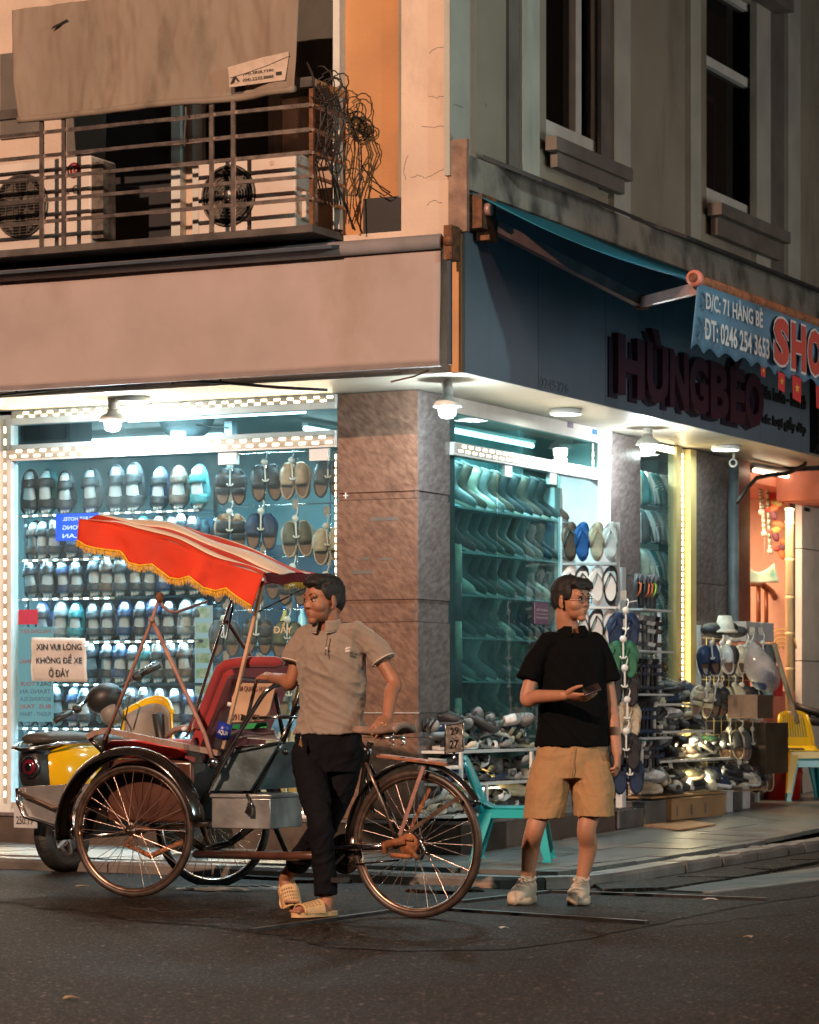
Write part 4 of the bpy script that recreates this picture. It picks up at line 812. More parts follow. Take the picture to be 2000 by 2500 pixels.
def make_sandal():          # strap sandal on a white foot form, standing toe down: local z up, wearer's sole towards +y
    t = proto('sandal_display', 'sandal')
    X = Matrix.Rotation(R_(-90-0), 4, 'X')        # lying (toe -y, up z) -> toe down, instep towards -y
    def st(mb): mb.v = [V((p.x, -p.z+.03, p.y+.13)) for p in mb.v]; return mb
    local(st(sole_geo(1, .03, .27, .120)).build('sole', RB['black']), t)
    f = MB(); secs = [(-.112, .030, .018, .014), (-.095, .040, .024, .018), (-.06, .041, .034, .026), (-.02, .036, .048, .036), (.02, .031, .062, .045), (.06, .030, .072, .05), (.09, .029, .066, .046), (.113, .018, .04, .03)]
    rg = []
    for y, rx, ht, zc in secs: rg.append([V((rx*math.cos(a*math.pi/6)*(.92 if math.sin(a*math.pi/6) > 0 else 1), y, .030+ht*.5+ht*.5*math.sin(a*math.pi/6))) for a in range(12)])
    k = 12; f.add([p for r in rg for p in r], [(i*k+j, (i+1)*k+j, (i+1)*k+(j+1) % k, i*k+(j+1) % k) for i in range(len(rg)-1) for j in range(k)] + [tuple(range(k)), tuple(range((len(rg)-1)*k, len(rg)*k))[::-1]], 0, True)
    for i in range(3): f.ball((-.018+.018*i, -.118+.004*i, .042), (.0095, .014, .010), 6)
    local(st(f).build('foot_form', m_form), t)
    for nm, y0, y1, h, wd, sk in (('strap', -.098, -.042, .058, .053, .0), ('strap', .016, .066, .100, .047, .006)):
        local(st(strap_geo(y0, y1, h, wd, skew=sk, lift=.018)).build(nm, RB['black']), t)
    return t
def make_hung_pair(kind):   # pair hung toe up on a white hanger, local z up, facing -y, hook point at z 0
    t = proto('hung_pair', 'slippers')
    def st(mb, sx, rot): mb.v = [V((p.x*math.cos(rot)+p.y*math.sin(rot)+sx, -p.z-.004, -p.y*math.cos(rot)+p.x*math.sin(rot)-.17)) for p in mb.v]; return mb
    for s in (-1, 1):
        rot = s*.05; sx = s*.052
        sh = local(st(sole_geo(s, .028, .255, .112), sx, rot).build('slipper', RB['charcoal']), t)
        mb = MB()
        ins = [(x*.80, -y*.80+.012) for x, y in foot_outline(.26, .108, 18, s)]; mb.prism(ins, (0, 0, .004), (0, 0, .028), (1, 0, 0), (0, 1, 0)); mm = st(mb, sx, rot)
        o = local(mm.build('insole', m_ins), sh)
        if kind == 'clog':
            def dome(a, b):
                an = math.pi*a; y = -.122+.150*b; hw = .049*math.sqrt(max(.02, 1-((y+.028)/.105)**2)) if y < -.028 else .049; return V((math.cos(an)*hw, y, .024+math.sin(an)**.7*(.016+.034*min(1, b*2.2)*(1+.2*b))))
            d = MB().sheet(dome, 12, 8, .004); local(st(d, sx, rot).build('upper', RB['charcoal']), sh)
            b = MB().tube([V((math.cos(a)*.047, .02+.10*math.sin(a), .036+.014*math.sin(a))) for a in [math.pi*i/10 for i in range(11)]], .0055, 6); local(st(b, sx, rot).build('heel_strap', RB['charcoal']), sh)
        elif kind == 'slide':
            local(st(strap_geo(-.075, -.005, .050, .050), sx, rot).build('strap', RB['charcoal']), sh); local(st(strap_geo(.01, .045, .052, .048), sx, rot).build('strap', RB['charcoal']), sh)
        else:
            mb = MB()
            for q in (-1, 1): mb.tube([V((0, -.075, .030)), V((q*.020, -.045, .052)), V((q*.040, -.005, .048)), V((q*.047, .03, .028))], .0065, 6, flat=.6)
            local(st(mb, sx, rot).build('strap', RB['charcoal']), sh)
    h = MB(); yy = -.075; h.tube([V((.004, yy+.02, .03)), V((.016, yy+.01, .04)), V((.02, yy, .02)), V((.012, yy, -.01)), V((0, yy, -.02))], .0045, 6)
    h.lathe([(0, 0), (.023, 0), (.023, .005), (0, .005)], 16, Matrix.Translation((0, yy, -.035)) @ Matrix.Rotation(R_(90), 4, 'X'))
    h.bar(V((0, yy, -.05)), V((0, yy, -.16)), .010, .005, up=(0, 1, 0)); h.tube([V((-.022, yy, -.150)), V((-.012, yy, -.163)), V((.012, yy, -.163)), V((.022, yy, -.150))], .006, 6)
    local(h.build('hanger', M('white_hanger', (.74, .73, .68), .4, var=.04)), t)
    local(MB().box(I3, (-.018, -.02, .035), (.022, -.017, .10)).build('price_tag', M('grey_tag', (.42, .40, .37), .6, var=.2, scale=30)), t)
    return t
def make_slipper(kind, side=1):  # single, lying, toe towards -y
    t = proto({'slide': 'slide', 'flip': 'flip_flop', 'clog': 'clog', 'sneaker': 'sneaker', 'sandal': 'sandal'}[kind], {'slide': 'slipper', 'flip': 'flip-flop', 'clog': 'clog', 'sneaker': 'sneaker', 'sandal': 'sandal'}[kind])
    local(sole_geo(side, .028 if kind != 'sneaker' else .032, .265, .10).build('sole', RB['black']), t)
    if kind == 'slide':
        local(strap_geo(-.085, -.0, .052, .048).build('strap', RB['black']), t)
        local(MB().prism([(x*.84, y*.84) for x, y in [(a, -b) for a, b in foot_outline(.26, .10, 18, side)]], (0, 0, .003), (0, 0, .0285), (1, 0, 0), (0, 1, 0)).build('insole', RB['grey']), t)
    elif kind == 'sandal':
        for a in ((-.09, -.06, .048, .048), (-.03, .0, .056, .046), (.07, .10, .060, .040)): local(strap_geo(*a).build('strap', RB['black']), t)
    elif kind == 'flip':
        mb = MB()
        for q in (-1, 1): mb.tube([V((0, -.08, .028)), V((q*.018, -.05, .055)), V((q*.038, -.0, .05)), V((q*.045, .04, .026))], .007, 6, flat=.6)
        local(mb.build('strap', RB['black']), t)
        local(MB().prism([(x*.80, y*.80) for x, y in [(a, -b) for a, b in foot_outline(.26, .10, 18, side)]], (0, 0, .003), (0, 0, .0285), (1, 0, 0), (0, 1, 0)).build('insole', m_form), t)
    else:
        sn = kind == 'sneaker'; secs = [(-.124, .018, .030, 0), (-.112, .034, .044, 0), (-.085, .045, .058, 0), (-.05, .049, .070, 0), (-.015, .046, .086, 0), (.01, .041, .097, .014), (.045, .039, .098 if sn else .070, .026), (.085, .038, .100 if sn else .062, .028), (.112, .030, .104 if sn else .064, .020), (.126, .014, .08, .0)]
        k = 14; rg = []
        for y, rx, ht, hole in secs:
            ring = []
            for j in range(k):
                a = 2*math.pi*j/k - math.pi/2; s = math.sin(a); c = math.cos(a); z = .020+ht*.5*(1+s) - .02*(s < 0)*abs(s); x = rx*c*(1-.15*max(0, s))
                if hole and s > .75: z = .045; x = rx*.6*c
                ring.append(V((x, y, z)))
            rg.append(ring)
        f = MB().add([p for r in rg for p in r], [(i*k+j, (i+1)*k+j, (i+1)*k+(j+1) % k, i*k+(j+1) % k) for i in range(len(rg)-1) for j in range(k)] + [tuple(range(k)), tuple(range((len(rg)-1)*k, len(rg)*k))[::-1]], 0, True)
        local(f.build('upper', RB['black']), t)
        if sn:
            mb = MB()
            for i in range(4): y = -.055+.02*i; z = .090+.010*i; mb.tube([V((-.022, y, z-.012)), V((0, y-.004, z+.004)), V((.022, y, z-.012))], .0035, 5)
            local(mb.build('laces', m_form), t)
            local(MB().tube([V((.034*math.cos(a), .062+.055*math.sin(a), .112+.008*math.sin(a))) for a in [2*math.pi*i/14 for i in range(14)]], .007, 6, closed=True).build('collar', RB['grey']), t)
        else:
            mb = MB()
            for i, (x, y, z) in enumerate(((-.022, -.09, .076), (.0, -.1, .074), (.022, -.09, .076), (-.03, -.06, .083), (.03, -.06, .083), (-.012, -.07, .088), (.012, -.07, .088), (0, -.045, .096), (-.022, -.038, .092), (.022, -.038, .092))): mb.ball((x, y, z-.002), (.0045, .0045, .003), 5)
            local(mb.build('vent_holes', m_black), t)
            local(MB().tube([V((math.cos(a)*.046, .02+.115*math.sin(a), .07+.012*math.sin(a))) for a in [math.pi*i/10 for i in range(11)]], .007, 6, flat=.6).build('heel_strap', RB['black']), t)
    return t
def make_boot(lace=False):
    t = proto('boot', 'boot'); pts = [(.0, .09, .235, .046), (.0, .088, .20, .045), (.0, .083, .15, .042), (.0, .078, .11, .042), (.0, .055, .075, .042), (.0, .01, .055, .040), (.0, -.05, .044, .040), (.0, -.105, .036, .034), (.0, -.135, .030, .020)]
    mb = MB(); mb.tube([V(p[:3]) for p in pts], [p[3] for p in pts], 12, up=(1, 0, 0)); local(mb.build('upper', RB['charcoal']), t)
    local(MB().prism([(x*1.0, -y*1.08-.012) for x, y in foot_outline(.25, .085, 18)], (0, 0, .018), (0, 0, 0), (1, 0, 0), (0, 1, 0)).build('sole', RB['grey']), t)
    local(MB().tube([V((.044*math.cos(a), .09+.044*math.sin(a), .236)) for a in [2*math.pi*i/12 for i in range(12)]], .005, 5, closed=True).build('cuff', RB['grey']), t)
    return t
S_sandal = make_sandal(); S_clogp = make_hung_pair('clog'); S_slidep = make_hung_pair('slide'); S_flipp = make_hung_pair('flip')
S_slide, S_flip, S_clog, S_snk, S_lsan = [make_slipper(k) for k in ('slide', 'flip', 'clog', 'sneaker', 'sandal')]; S_boot = make_boot()
rs = random.Random(11)
def mset(kind, c, c2=None, c3=None):
    a = RB[c]; b = RB[c2] if c2 else a; d = {'sole': b, 'slipper': b, 'upper': a, 'strap': a, 'heel_strap': b}
    if c3: d['insole'] = RB[c3] if c3 in RB else c3
    return d
# -------------------- display shelves in the left window
m_gsh = glass('shelf_glass', (.62, .85, .9), .05); m_chrome = M('chrome', (.60, .60, .60), .12, 1., var=.1)
sh = thing('display_shelves', 'glass shelves on a metal frame behind the left display window, lined with sandals', 'shelves', L(2.6, -.4, .28))
WS = -.34
rows = [(1251, 'top shelf', [78, 117, 165, 218, 283, 331, 389, 441, 487]), (1361, 'second shelf', [76, 107, 139, 176, 212, 318, 356, 394, 424, 448, 480]), (1457, 'third shelf', [80, 117, 154, 189, 231, 264, 300, 335, 368, 405, 440, 476]),
        (1564, 'fourth shelf', [112, 148, 187, 227, 264, 307, 344, 379, 416, 455, 490]), (1668, 'fifth shelf', [78, 112, 146, 228, 262, 296, 328, 360, 392, 425, 458, 490]), (1776, 'sixth shelf', [72, 106, 142, 176, 212, 290, 325, 360, 396, 430, 464, 494]), (1884, 'seventh shelf', [80, 116, 152, 190, 240, 280, 420, 455, 490])]
cols_s = ['black', 'charcoal', 'navy', 'charcoal', 'black', 'teal', 'black']
for ri, (yb, nm, xs_) in enumerate(rows):
    zr_ = Lp(300, yb, WS)[1]
    MB().box(L, (Lp(515, yb, WS)[0], WS-.28, zr_-.012), (Lp(40, yb, WS)[0], WS+.10, zr_-.003)).build('glass_shelf', m_gsh, sh)
    MB().box(L, (Lp(515, yb, WS)[0], WS+.101, zr_-.020), (Lp(40, yb, WS)[0], WS+.108, zr_)).build('shelf_edge', m_chrome, sh)
    if ri < 6: led_strip('led_strip', 'blue-white LED strip under the edge of the sandal %s' % nm, L(Lp(42, yb, WS)[0], WS+.110, zr_-.012), L(Lp(505 if ri in (0, 3, 5) else 300, yb, WS)[0], WS+.110, zr_-.012), 0, LN, UZ, .085, .010, mat=m_ledw, dash=.45, tape=.014)
    lo = lamp('shelf_light', 'AREA', L(2.6, WS+.02, zr_-.02), 12, (.45, .78, 1.), .03, size_y=2.2); z = V((0, 0, 1)); y = LX; lo.matrix_world = Matrix.Translation(L(2.6, WS+.06, zr_-.025)) @ Matrix((y.cross(z), y, z)).transposed().to_4x4()
    for i, x in enumerate(xs_):
        u, _ = Lp(x, yb, WS); c = cols_s[(ri*3+i*5) % 7] if rs.random() < .8 else rs.choice(['brown', 'grey', 'navy'])
        s = rs.uniform(1.0, 1.12)*(1.18 if ri == 0 else 1.06)
        o = dup(S_sandal, L(u, WS+rs.uniform(-.03, .03), zr_), (R_(rs.uniform(-6, 2)), R_(rs.uniform(-3, 3)), RZL+R_(17+rs.uniform(-14, 14))), '%s strap sandal on white form, %s, %s of left window' % (c, ORD[i], nm), 'strap sandals on foot forms in the left window', s, {'sole': RB[c], 'strap': RB[c if rs.random() < .8 else 'black']})
for x in (48, 300, 512): u, _ = Lp(x, 1500, WS-.2); MB().box(L, (u-.014, WS-.30, .28), (u+.014, WS-.275, 2.62)).build('upright', m_chrome, sh)
# back row of folded slippers behind the forms (dim)
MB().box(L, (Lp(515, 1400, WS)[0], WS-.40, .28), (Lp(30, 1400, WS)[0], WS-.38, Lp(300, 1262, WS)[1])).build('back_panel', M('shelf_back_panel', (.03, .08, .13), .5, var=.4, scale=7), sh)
for ri, (yb, nm, xs_) in enumerate(rows[1:]):
    zr_ = Lp(300, yb, WS)[1]
    for i in range(13):
        u = Lp(62+i*36, yb, WS)[0]
        o = dup(S_slide, L(u, WS-.22, zr_+.13), (R_(-82), 0, RZL+R_(195+rs.uniform(-15, 15))), 'dark slipper in the back row of the %s, %s' % (nm, ORD[i]), 'dark slippers behind the sandal forms', 1., mset('slide', rs.choice(['black', 'navy', 'charcoal', 'blue']), 'black'))
# -------------------- hanging pairs in the left window
hp = [((565, 1128), 'slide', 'black', 'black'), ((649, 1118), 'clog', 'black', 'black'), ((722, 1112), 'clog', 'tan', 'tan'), ((806, 1108), 'clog', 'charcoal', 'black'),
      ((565, 1238), 'slide', 'charcoal', 'tan'), ((641, 1238), 'clog', 'navy', 'navy'), ((724, 1256), 'clog', 'camo', 'beige'), ((800, 1272), 'clog', 'beige', 'cream'),
      ((560, 1370), 'slide', 'black', 'black'), ((644, 1360), 'clog', 'maroon', 'black'), ((722, 1372), 'slide', 'black', 'charcoal'), ((800, 1392), 'slide', 'navy', 'navy'),
      ((551, 1498), 'clog', 'charcoal', 'charcoal'), ((636, 1492), 'slide', 'charcoal', 'black'), ((705, 1500), 'clog', 'olive', 'black'), ((790, 1512), 'clog', 'black', 'black'),
      ((553, 1625), 'slide', 'black', 'brown'), ((632, 1630), 'slide', 'navy', 'black'), ((706, 1640), 'clog', 'grey', 'olive'), ((780, 1640), 'slide', 'black', 'black'),
      ((640, 1755), 'clog', 'beige', 'cream'), ((706, 1768), 'clog', 'beige', 'beige'), ((570, 1760), 'clog', 'cream', 'beige'), ((790, 1770), 'clog', 'tan', 'tan'),
      ((640, 1872), 'clog', 'beige', 'beige'), ((706, 1880), 'clog', 'mustard', 'beige')]
RN_ = ['top row', 'second row', 'third row', 'fourth row', 'fifth row', 'sixth row', 'bottom row']
hr = thing('hanging_rail_display', 'wire panel holding the hung pairs behind the left shop door', 'display panel', L(1.2, -.3, .3))
for i in range(4):
    x = (560, 642, 720, 800)[i]; u, _ = Lp(x, 1300, -.22); MB().tube([L(u, -.26, .3), L(u, -.26, 2.70)], .004, 5).build('wire', m_chrome, hr)
for i in range(7):
    z = Lp(650, 1105+128*i, -.22)[1]; MB().tube([L(Lp(535, 1300, -.22)[0], -.255, z), L(Lp(822, 1300, -.22)[0], -.255, z)], .004, 5).build('wire', m_chrome, hr)
for i, ((x, y), k, c, c2) in enumerate(hp):
    u, z = Lp(x, y, -.2); row = i//4; n = i % 4
    o = dup({'slide': S_slidep, 'clog': S_clogp, 'flip': S_flipp}[k], L(u, -.2, z), (R_(rs.uniform(-3, 3)), R_(rs.uniform(-5, 5)), RZL+R_(16+rs.uniform(-10, 10))), '%s %s on white hanger, %s row down, %s, left window' % (c, 'clogs' if k == 'clog' else 'slides', NTH[row], ORD[n]), 'pairs hung on white hangers in the left window', 1.0, mset(k, c, c2))
# -------------------- boots behind the teal glass
bs = thing('boot_shelves', 'shelves of boots seen dimly behind the teal glass door', 'shelves', R(1.5, -.5, .3))
for ri, (y0, y1) in enumerate(((1243, 1275), (1350, 1372), (1453, 1465), (1556, 1560), (1662, 1655), (1760, 1745))):
    w_ = -.38; t0_, z0_ = Rp(1112, y0, w_); t1_, _ = Rp(1325, y0, w_)
    z0_ = Rp(1112, y0, w_)[1]
    MB().box(R, (t0_-.3, w_-.16, z0_-.014), (t1_+.3, w_+.16, z0_-.002)).build('shelf_board', M('grey_shelf_board', (.25, .33, .34), .5, var=.15), bs)
    for i in range(11):
        t = t0_-.05+(t1_-t0_+.15)*i/10.; c = rs.choice(['charcoal', 'charcoal', 'black', 'grey', 'brown', 'black', 'cream' if rs.random() < .5 else 'black', 'maroon' if rs.random() < .3 else 'black'])
        dup(S_boot, R(t, w_+.02, z0_+.045), (R_(24), 0, RZR+R_(26+rs.uniform(-6, 6))), '%s ankle boot behind teal glass, %s on the %s' % (c, ORD[i], RN_[ri].replace('row', 'board')), 'boots behind the teal glass', rs.uniform(1.0, 1.1), {'upper': RB[c], 'sole': RB[rs.choice(['grey', 'cream', 'white'])]})
MB().box(R, (.5, -.75, .3), (2.95, -.72, 3.0)).build('back_panel', M('dim_back_panel', (.07, .20, .21), .6, var=.4, scale=3), bs)
# red and white striped pole behind the glass
pl = thing('striped_pole', 'red and white striped barrier pole standing just behind the glass by the pillar', 'pole', R(.7, -.1, .3))
tp, _ = Rp(1118, 1500, -.10)
for i in range(7):
    za, zb2 = .30+.26*i, .30+.26*(i+1); MB().tube([R(tp-.0, -.10, za), R(tp-.02, -.10, zb2)], .034, 12).build('stripe_band', RB['maroon'] if i % 2 else RB['beige'], pl)
# white jamb rack with slippers
rk = thing('slipper_rack', 'white metal rack of slippers standing in the open doorway', 'rack', R(2.9, .02, .3))
m_rackw = M('white_rack', (.66, .68, .68), .4, var=.1)
YR = 21.02; XR = lambda px: (px-1000)/F*YR
FR = lambda x, y, z: V((x, YR+y, z))      # this rack stands square to the street, facing the camera side
for x in (1368, 1509): MB().box(FR, (XR(x)-.014, .0, .288), (XR(x)+.014, .03, P(0, 1262 if x < 1400 else 1275, YR).z)).build('upright', m_rackw, rk)
SL = [(1373, [('charcoal', 'brown'), ('blue', 'blue'), ('tan', 'beige'), ('white', 'white')]), (1480, [('charcoal', 'white'), ('black', 'black'), ('grey', 'white'), ('black', 'black')]), (1584, [('black', 'white'), ('black', 'white'), ('black', 'black'), ('charcoal', 'grey')]), (1690, [('black', 'black')]*4), (1795, [('navy', 'black')]*4)]
for ri, (y, cc) in enumerate(SL):
    z = P(0, y, YR).z; MB().box(FR, (XR(1368)+.015, -.06, z-.02), (XR(1509)-.015, .10, z-.004)).build('rack_shelf', m_rackw, rk)
    for i, (c, c2) in enumerate(cc):
        x = XR((1391, 1421, 1456, 1490)[i])
        dup(S_flip, V((x, YR-.015, z+.145)), (R_(-83), 0, R_(184+rs.uniform(-5, 5))), '%s flip-flop in the doorway rack, %s on its %s' % (c, ORD[i], RN_[ri].replace('row', 'shelf')), 'flip-flops in the doorway rack', 1.10, {'sole': RB[c2], 'strap': RB[c], 'insole': RB[c2] if ri == 0 else m_form})
# column of hung flip-flop pairs in front of the second pier
fc = [(1520, 1478, 'navy'), (1518, 1548, 'green'), (1520, 1618, 'black'), (1524, 1695, 'beige'), (1524, 1772, 'black'), (1532, 1832, 'navy')]
for i, (x, y, c) in enumerate(fc):
    t, z = Rp(x, y, .42); dup(S_flipp, R(t, .42, z), (0, 0, R_(8+rs.uniform(-5, 5))), '%s flip-flop pair, %s down in the hanging column beside the man in shorts' % (c, NTH[i]), 'flip-flop pairs in the hanging column', 1.08, mset('flip', c, c, c))
hc = thing('hanging_column', 'white upright post carrying the column of hung flip-flop pairs', 'post', R(3.4, .33, .3))
t, _ = Rp(1524, 1400, .33); MB().box(R, (t-.035, .30, .285), (t+.035, .33, Rp(1524, 1385, .33)[1])).build('post', m_rackw, hc)
for i, (x, y, c) in enumerate(fc): z = Rp(1524, y, .36)[1]; MB().tube([R(t, .33, z+.02), R(t, .43, z+.035)], .004, 6).build('hook', m_rackw, hc)
# shelves of side-on slippers
ss = thing('side_rack', 'narrow rack with white shelves of slippers standing side by side next to the hanging column', 'rack', R(3.9, .2, .3))
def srow(y, x0, x1, n, w, obj, cols, grp, lab, rx=-90, rz=204, sc_=1., lift=.13, shelf=True, jit=6):
    t0_, z = Rp(x0, y, w); t1_, _ = Rp(x1, y, w)
    if shelf: MB().box(R, (t0_-.05, w-.12, z-.016), (t1_+.10, w+.10, z-.002)).build('rack_shelf', m_rackw, shelf)
    for i in range(n):
        t = t0_+(t1_-t0_)*(i+.5)/n; c, c2 = rs.choice(cols)
        dup(obj, R(t, w-.01, z+lift*sc_), (R_(rx+rs.uniform(-4, 4)), 0, RZR+R_(rz+rs.uniform(-jit, jit))), lab % (c, ORD[i]), grp, sc_, {'sole': RB[c2], 'strap': RB[c], 'upper': RB[c], 'insole': RB[c2], 'heel_strap': RB[c]})
dk = [('black', 'black'), ('black', 'grey'), ('charcoal', 'white'), ('navy', 'black'), ('black', 'cream'), ('brown', 'grey'), ('grey', 'white')]
srow(1485, 1545, 1602, 6, .22, S_flip, [('orange', 'black'), ('lime', 'charcoal'), ('black', 'tan'), ('black', 'black'), ('orange', 'charcoal')], 'slippers standing on the narrow rack', '%s flip-flop, %s on the top shelf of the narrow rack', shelf=ss)
srow(1587, 1545, 1604, 6, .24, S_lsan, dk+[('white', 'grey')], 'slippers standing on the narrow rack', '%s sandal, %s on the second shelf of the narrow rack', shelf=ss)
srow(1693, 1545, 1604, 6, .26, S_lsan, dk, 'slippers standing on the narrow rack', '%s sandal, %s on the third shelf of the narrow rack', shelf=ss)
srow(1800, 1545, 1600, 6, .28, S_lsan, dk+[('white', 'black')], 'slippers standing on the narrow rack', '%s sandal, %s on the fourth shelf of the narrow rack', shelf=ss)
srow(1895, 1560, 1606, 5, .30, S_lsan, dk, 'slippers standing on the narrow rack', '%s sandal, %s on the bottom shelf of the narrow rack', shelf=ss)
for x in (1541, 1612): t, _ = Rp(x, 1500, .12); MB().box(R, (t-.012, .10, .285), (t+.012, .125, 1.75)).build('upright', m_rackw, ss)
# running-shoe window
rw = thing('shoe_window_shelves', 'shelves of trainers inside the tall window beside the LED column', 'shelves', R(4.2, -.2, .3))
lt = [('white', 'white'), ('cream', 'white'), ('grey', 'white'), ('teal', 'cream'), ('charcoal', 'white'), ('white', 'grey'), ('cream', 'grey')]
for ri, y in enumerate((1232, 1326, 1422, 1516, 1608, 1696)):
    t0_, z = Rp(1566, y, -.16); t1_, _ = Rp(1655, y, -.16)
    MB().box(R, (t0_-.1, -.42, z-.012), (t1_+.1, -.03, z-.002)).build('glass_shelf', m_gsh, rw)
    for i in range(8):
        t = t0_-.05+(t1_-t0_+.1)*(i+.5)/8; c, c2 = rs.choice(lt if ri < 4 else lt+dk)
        dup(S_snk, R(t, -.20, z+.135), (R_(-88), 0, RZR+R_(206+rs.uniform(-5, 5))), '%s trainer in the tall window, %s on its %s' % (c, ORD[i], RN_[ri].replace('row', 'shelf')), 'trainers in the tall window', 1.04, {'upper': RB[c], 'sole': RB[c2], 'collar': RB[c]})
MB().box(R, (tg1-.2, -.62, .3), (tw1+.5, -.60, 3.0)).build('back_panel', m_inwall, rw)
# -------------------- heap on tiers right of the man
ts_ = thing('display_tiers', 'stepped display tiers loaded with shoes under the tall window', 'display stand', R(4.6, .6, .17))
tier = [(1716, 1592, 1712, .17, 'top tier'), (1784, 1606, 1735, .23, 'second tier'), (1856, 1606, 1790, .29, 'third tier')]
HEAPC = [('black', 'white'), ('black', 'black'), ('charcoal', 'grey'), ('grey', 'charcoal'), ('white', 'grey'), ('navy', 'white'), ('beige', 'cream'), ('green', 'black'), ('brown', 'cream'), ('black', 'charcoal'), ('navy', 'navy'), ('camo', 'beige'), ('black', 'charcoal'), ('charcoal', 'black'), ('black', 'cream')]
KN = {S_slide.name: 'slide', S_flip.name: 'flip-flop', S_clog.name: 'clog', S_snk.name: 'sneaker', S_lsan.name: 'sandal'}
def heap(fr, a0, a1, z, w0, w1, n, protos, cols, grp, where, base=RZR, layers=2, sc_=.98):
    k = 0
    for ly in range(layers):
        m_ = n if ly == 0 else int(n*.7)
        for i in range(m_):
            o = rs.choice(protos); c, c2 = rs.choice(cols); a = a0+(a1-a0)*(i+.5+rs.uniform(-.3, .3))/m_
            dup(o, fr(a, rs.uniform(w0, w1), z+ly*.075+rs.uniform(0, .012)), (R_(rs.uniform(-22, 22)*(ly+.4)), R_(rs.uniform(-28, 28)*(ly+.3)), base+R_(rs.uniform(-75, 75))), '%s %s %s, %s layer, %s' % (c, KN[o.name], where, NTH[ly], ORD[i]), grp, sc_, {'sole': RB[c2], 'upper': RB[c], 'strap': RB[c], 'insole': RB[rs.choice(['grey', 'cream', c2])], 'collar': RB[c], 'heel_strap': RB[c2]})
for yb, x0, x1, w, nm in tier:
    t0_, z = Rp(x0, yb, w); t1_, _ = Rp(x1, yb, w)
    MB().box(R, (t0_, w-.26, z-.022), (t1_, w+.02, z-.004)).build('tier_board', m_alu, ts_)
    heap(R, t0_+.05, t1_-.05, z, w-.16, w-.06, 10, [S_clog, S_snk, S_slide, S_clog, S_snk], HEAPC, 'shoes heaped on the stepped tiers', 'on the %s of shoes' % nm)
for x in (1612, 1700, 1786): t, _ = Rp(x, 1850, .7); MB().bar(R(t, .28, .17), R(t-.03, .13, 1.0), .025, .025).build('tier_leg', m_alu, ts_)
led_strip('led_strip', 'short warm LED strip glowing under the second shoe tier', R(Rp(1640, 1800, .2)[0], .18, .72), R(Rp(1760, 1800, .2)[0], .18, .72), 0, RN, UZ, .06, .02, dash=.7, light=14, lcol=(1, .85, .5))
led_strip('led_strip', 'short warm LED strip glowing above the lowest shoe heap', R(Rp(1640, 1870, .25)[0], .25, .50), R(Rp(1740, 1870, .25)[0], .25, .50), 0, RN, UZ, .06, .02, dash=.7, light=14, lcol=(1, .85, .5))
# boxes on the pavement below the heap
m_card = M('cardboard', (.36, .22, .11), .8, var=.15, scale=5); m_gbox = M('grey_shoe_box', (.10, .10, .10), .7, var=.3); m_wbox = M('white_shoe_box', (.5, .52, .54), .6, var=.1)
def carton(x0, x1, y, w, h, m, label, dep=.28, mark=None):
    a, b = Rp(x0, y, w)[0], Rp(x1, y, w)[0]; q = R((a+b)/2, w-.1, 0); z = zs(q.x, q.y)+.003
    t = thing('carton', label, 'box', R((a+b)/2, w, z))
    MB().box(R, (a, w-dep, z), (b, w, z+h)).build('box_body', m, t, bevel=.003)
    MB().box(R, (a-.004, w-dep-.004, z+h+.001), (b+.004, w+.004, z+h+.012)).build('lid', m, t)
    return t, a, b, z
t, a, b, z = carton(1640, 1772, 1985, .44, .15, m_card, 'brown cardboard carton on the pavement under the white wrapped clogs', .30)
mb = MB(); text(mb, 'Panasonic', R(a-.001, .20, z+.085), RN, UZ, .20, .03, 0, .02); mb.build('box_print', m_black, t)
for i in range(3): MB().box(R, (a+.10+i*.30, .441, z+.03), (a+.13+i*.30, .4425, z+.11)).build('print_mark', m_umber, t)
carton(1575, 1638, 1985, .40, .16, m_gbox, 'dark grey shoe box on the pavement left of the brown carton', .26)
carton(1512, 1572, 1985, .39, .12, m_gbox, 'dark grey low box against the step behind the cardboard sheet', .26)
carton(1775, 1790, 1970, .42, .16, m_wbox, 'narrow white shoe box right of the brown carton', .26)
carton(1793, 1812, 1965, .40, .17, m_gbox, 'dark shoe box between two white boxes', .26)
carton(1815, 1832, 1960, .38, .17, m_wbox, 'white shoe box under the olive clog', .26)
ta_, tb_ = Rp(1560, 1930, .30)[0], Rp(1842, 1930, .30)[0]
heap(R, ta_, tb_, .368, .26, .42, 18, [S_clog, S_snk, S_clog, S_snk, S_slide], HEAPC+[('white', 'white'), ('cream', 'white')], 'shoes heaped along the pavement boxes', 'in the lowest heap above cartons', layers=2, sc_=1.0)
MB().box(R, (ta_, .07, .336), (tb_, .40, .350)).build('tier_board', m_card, ts_)
heap(R, ta_+.1, tb_-.1, .43, .08, .18, 14, [S_clog, S_snk], HEAPC, 'shoes heaped along the pavement boxes', 'at the back of the lowest heap', layers=2, sc_=1.0)
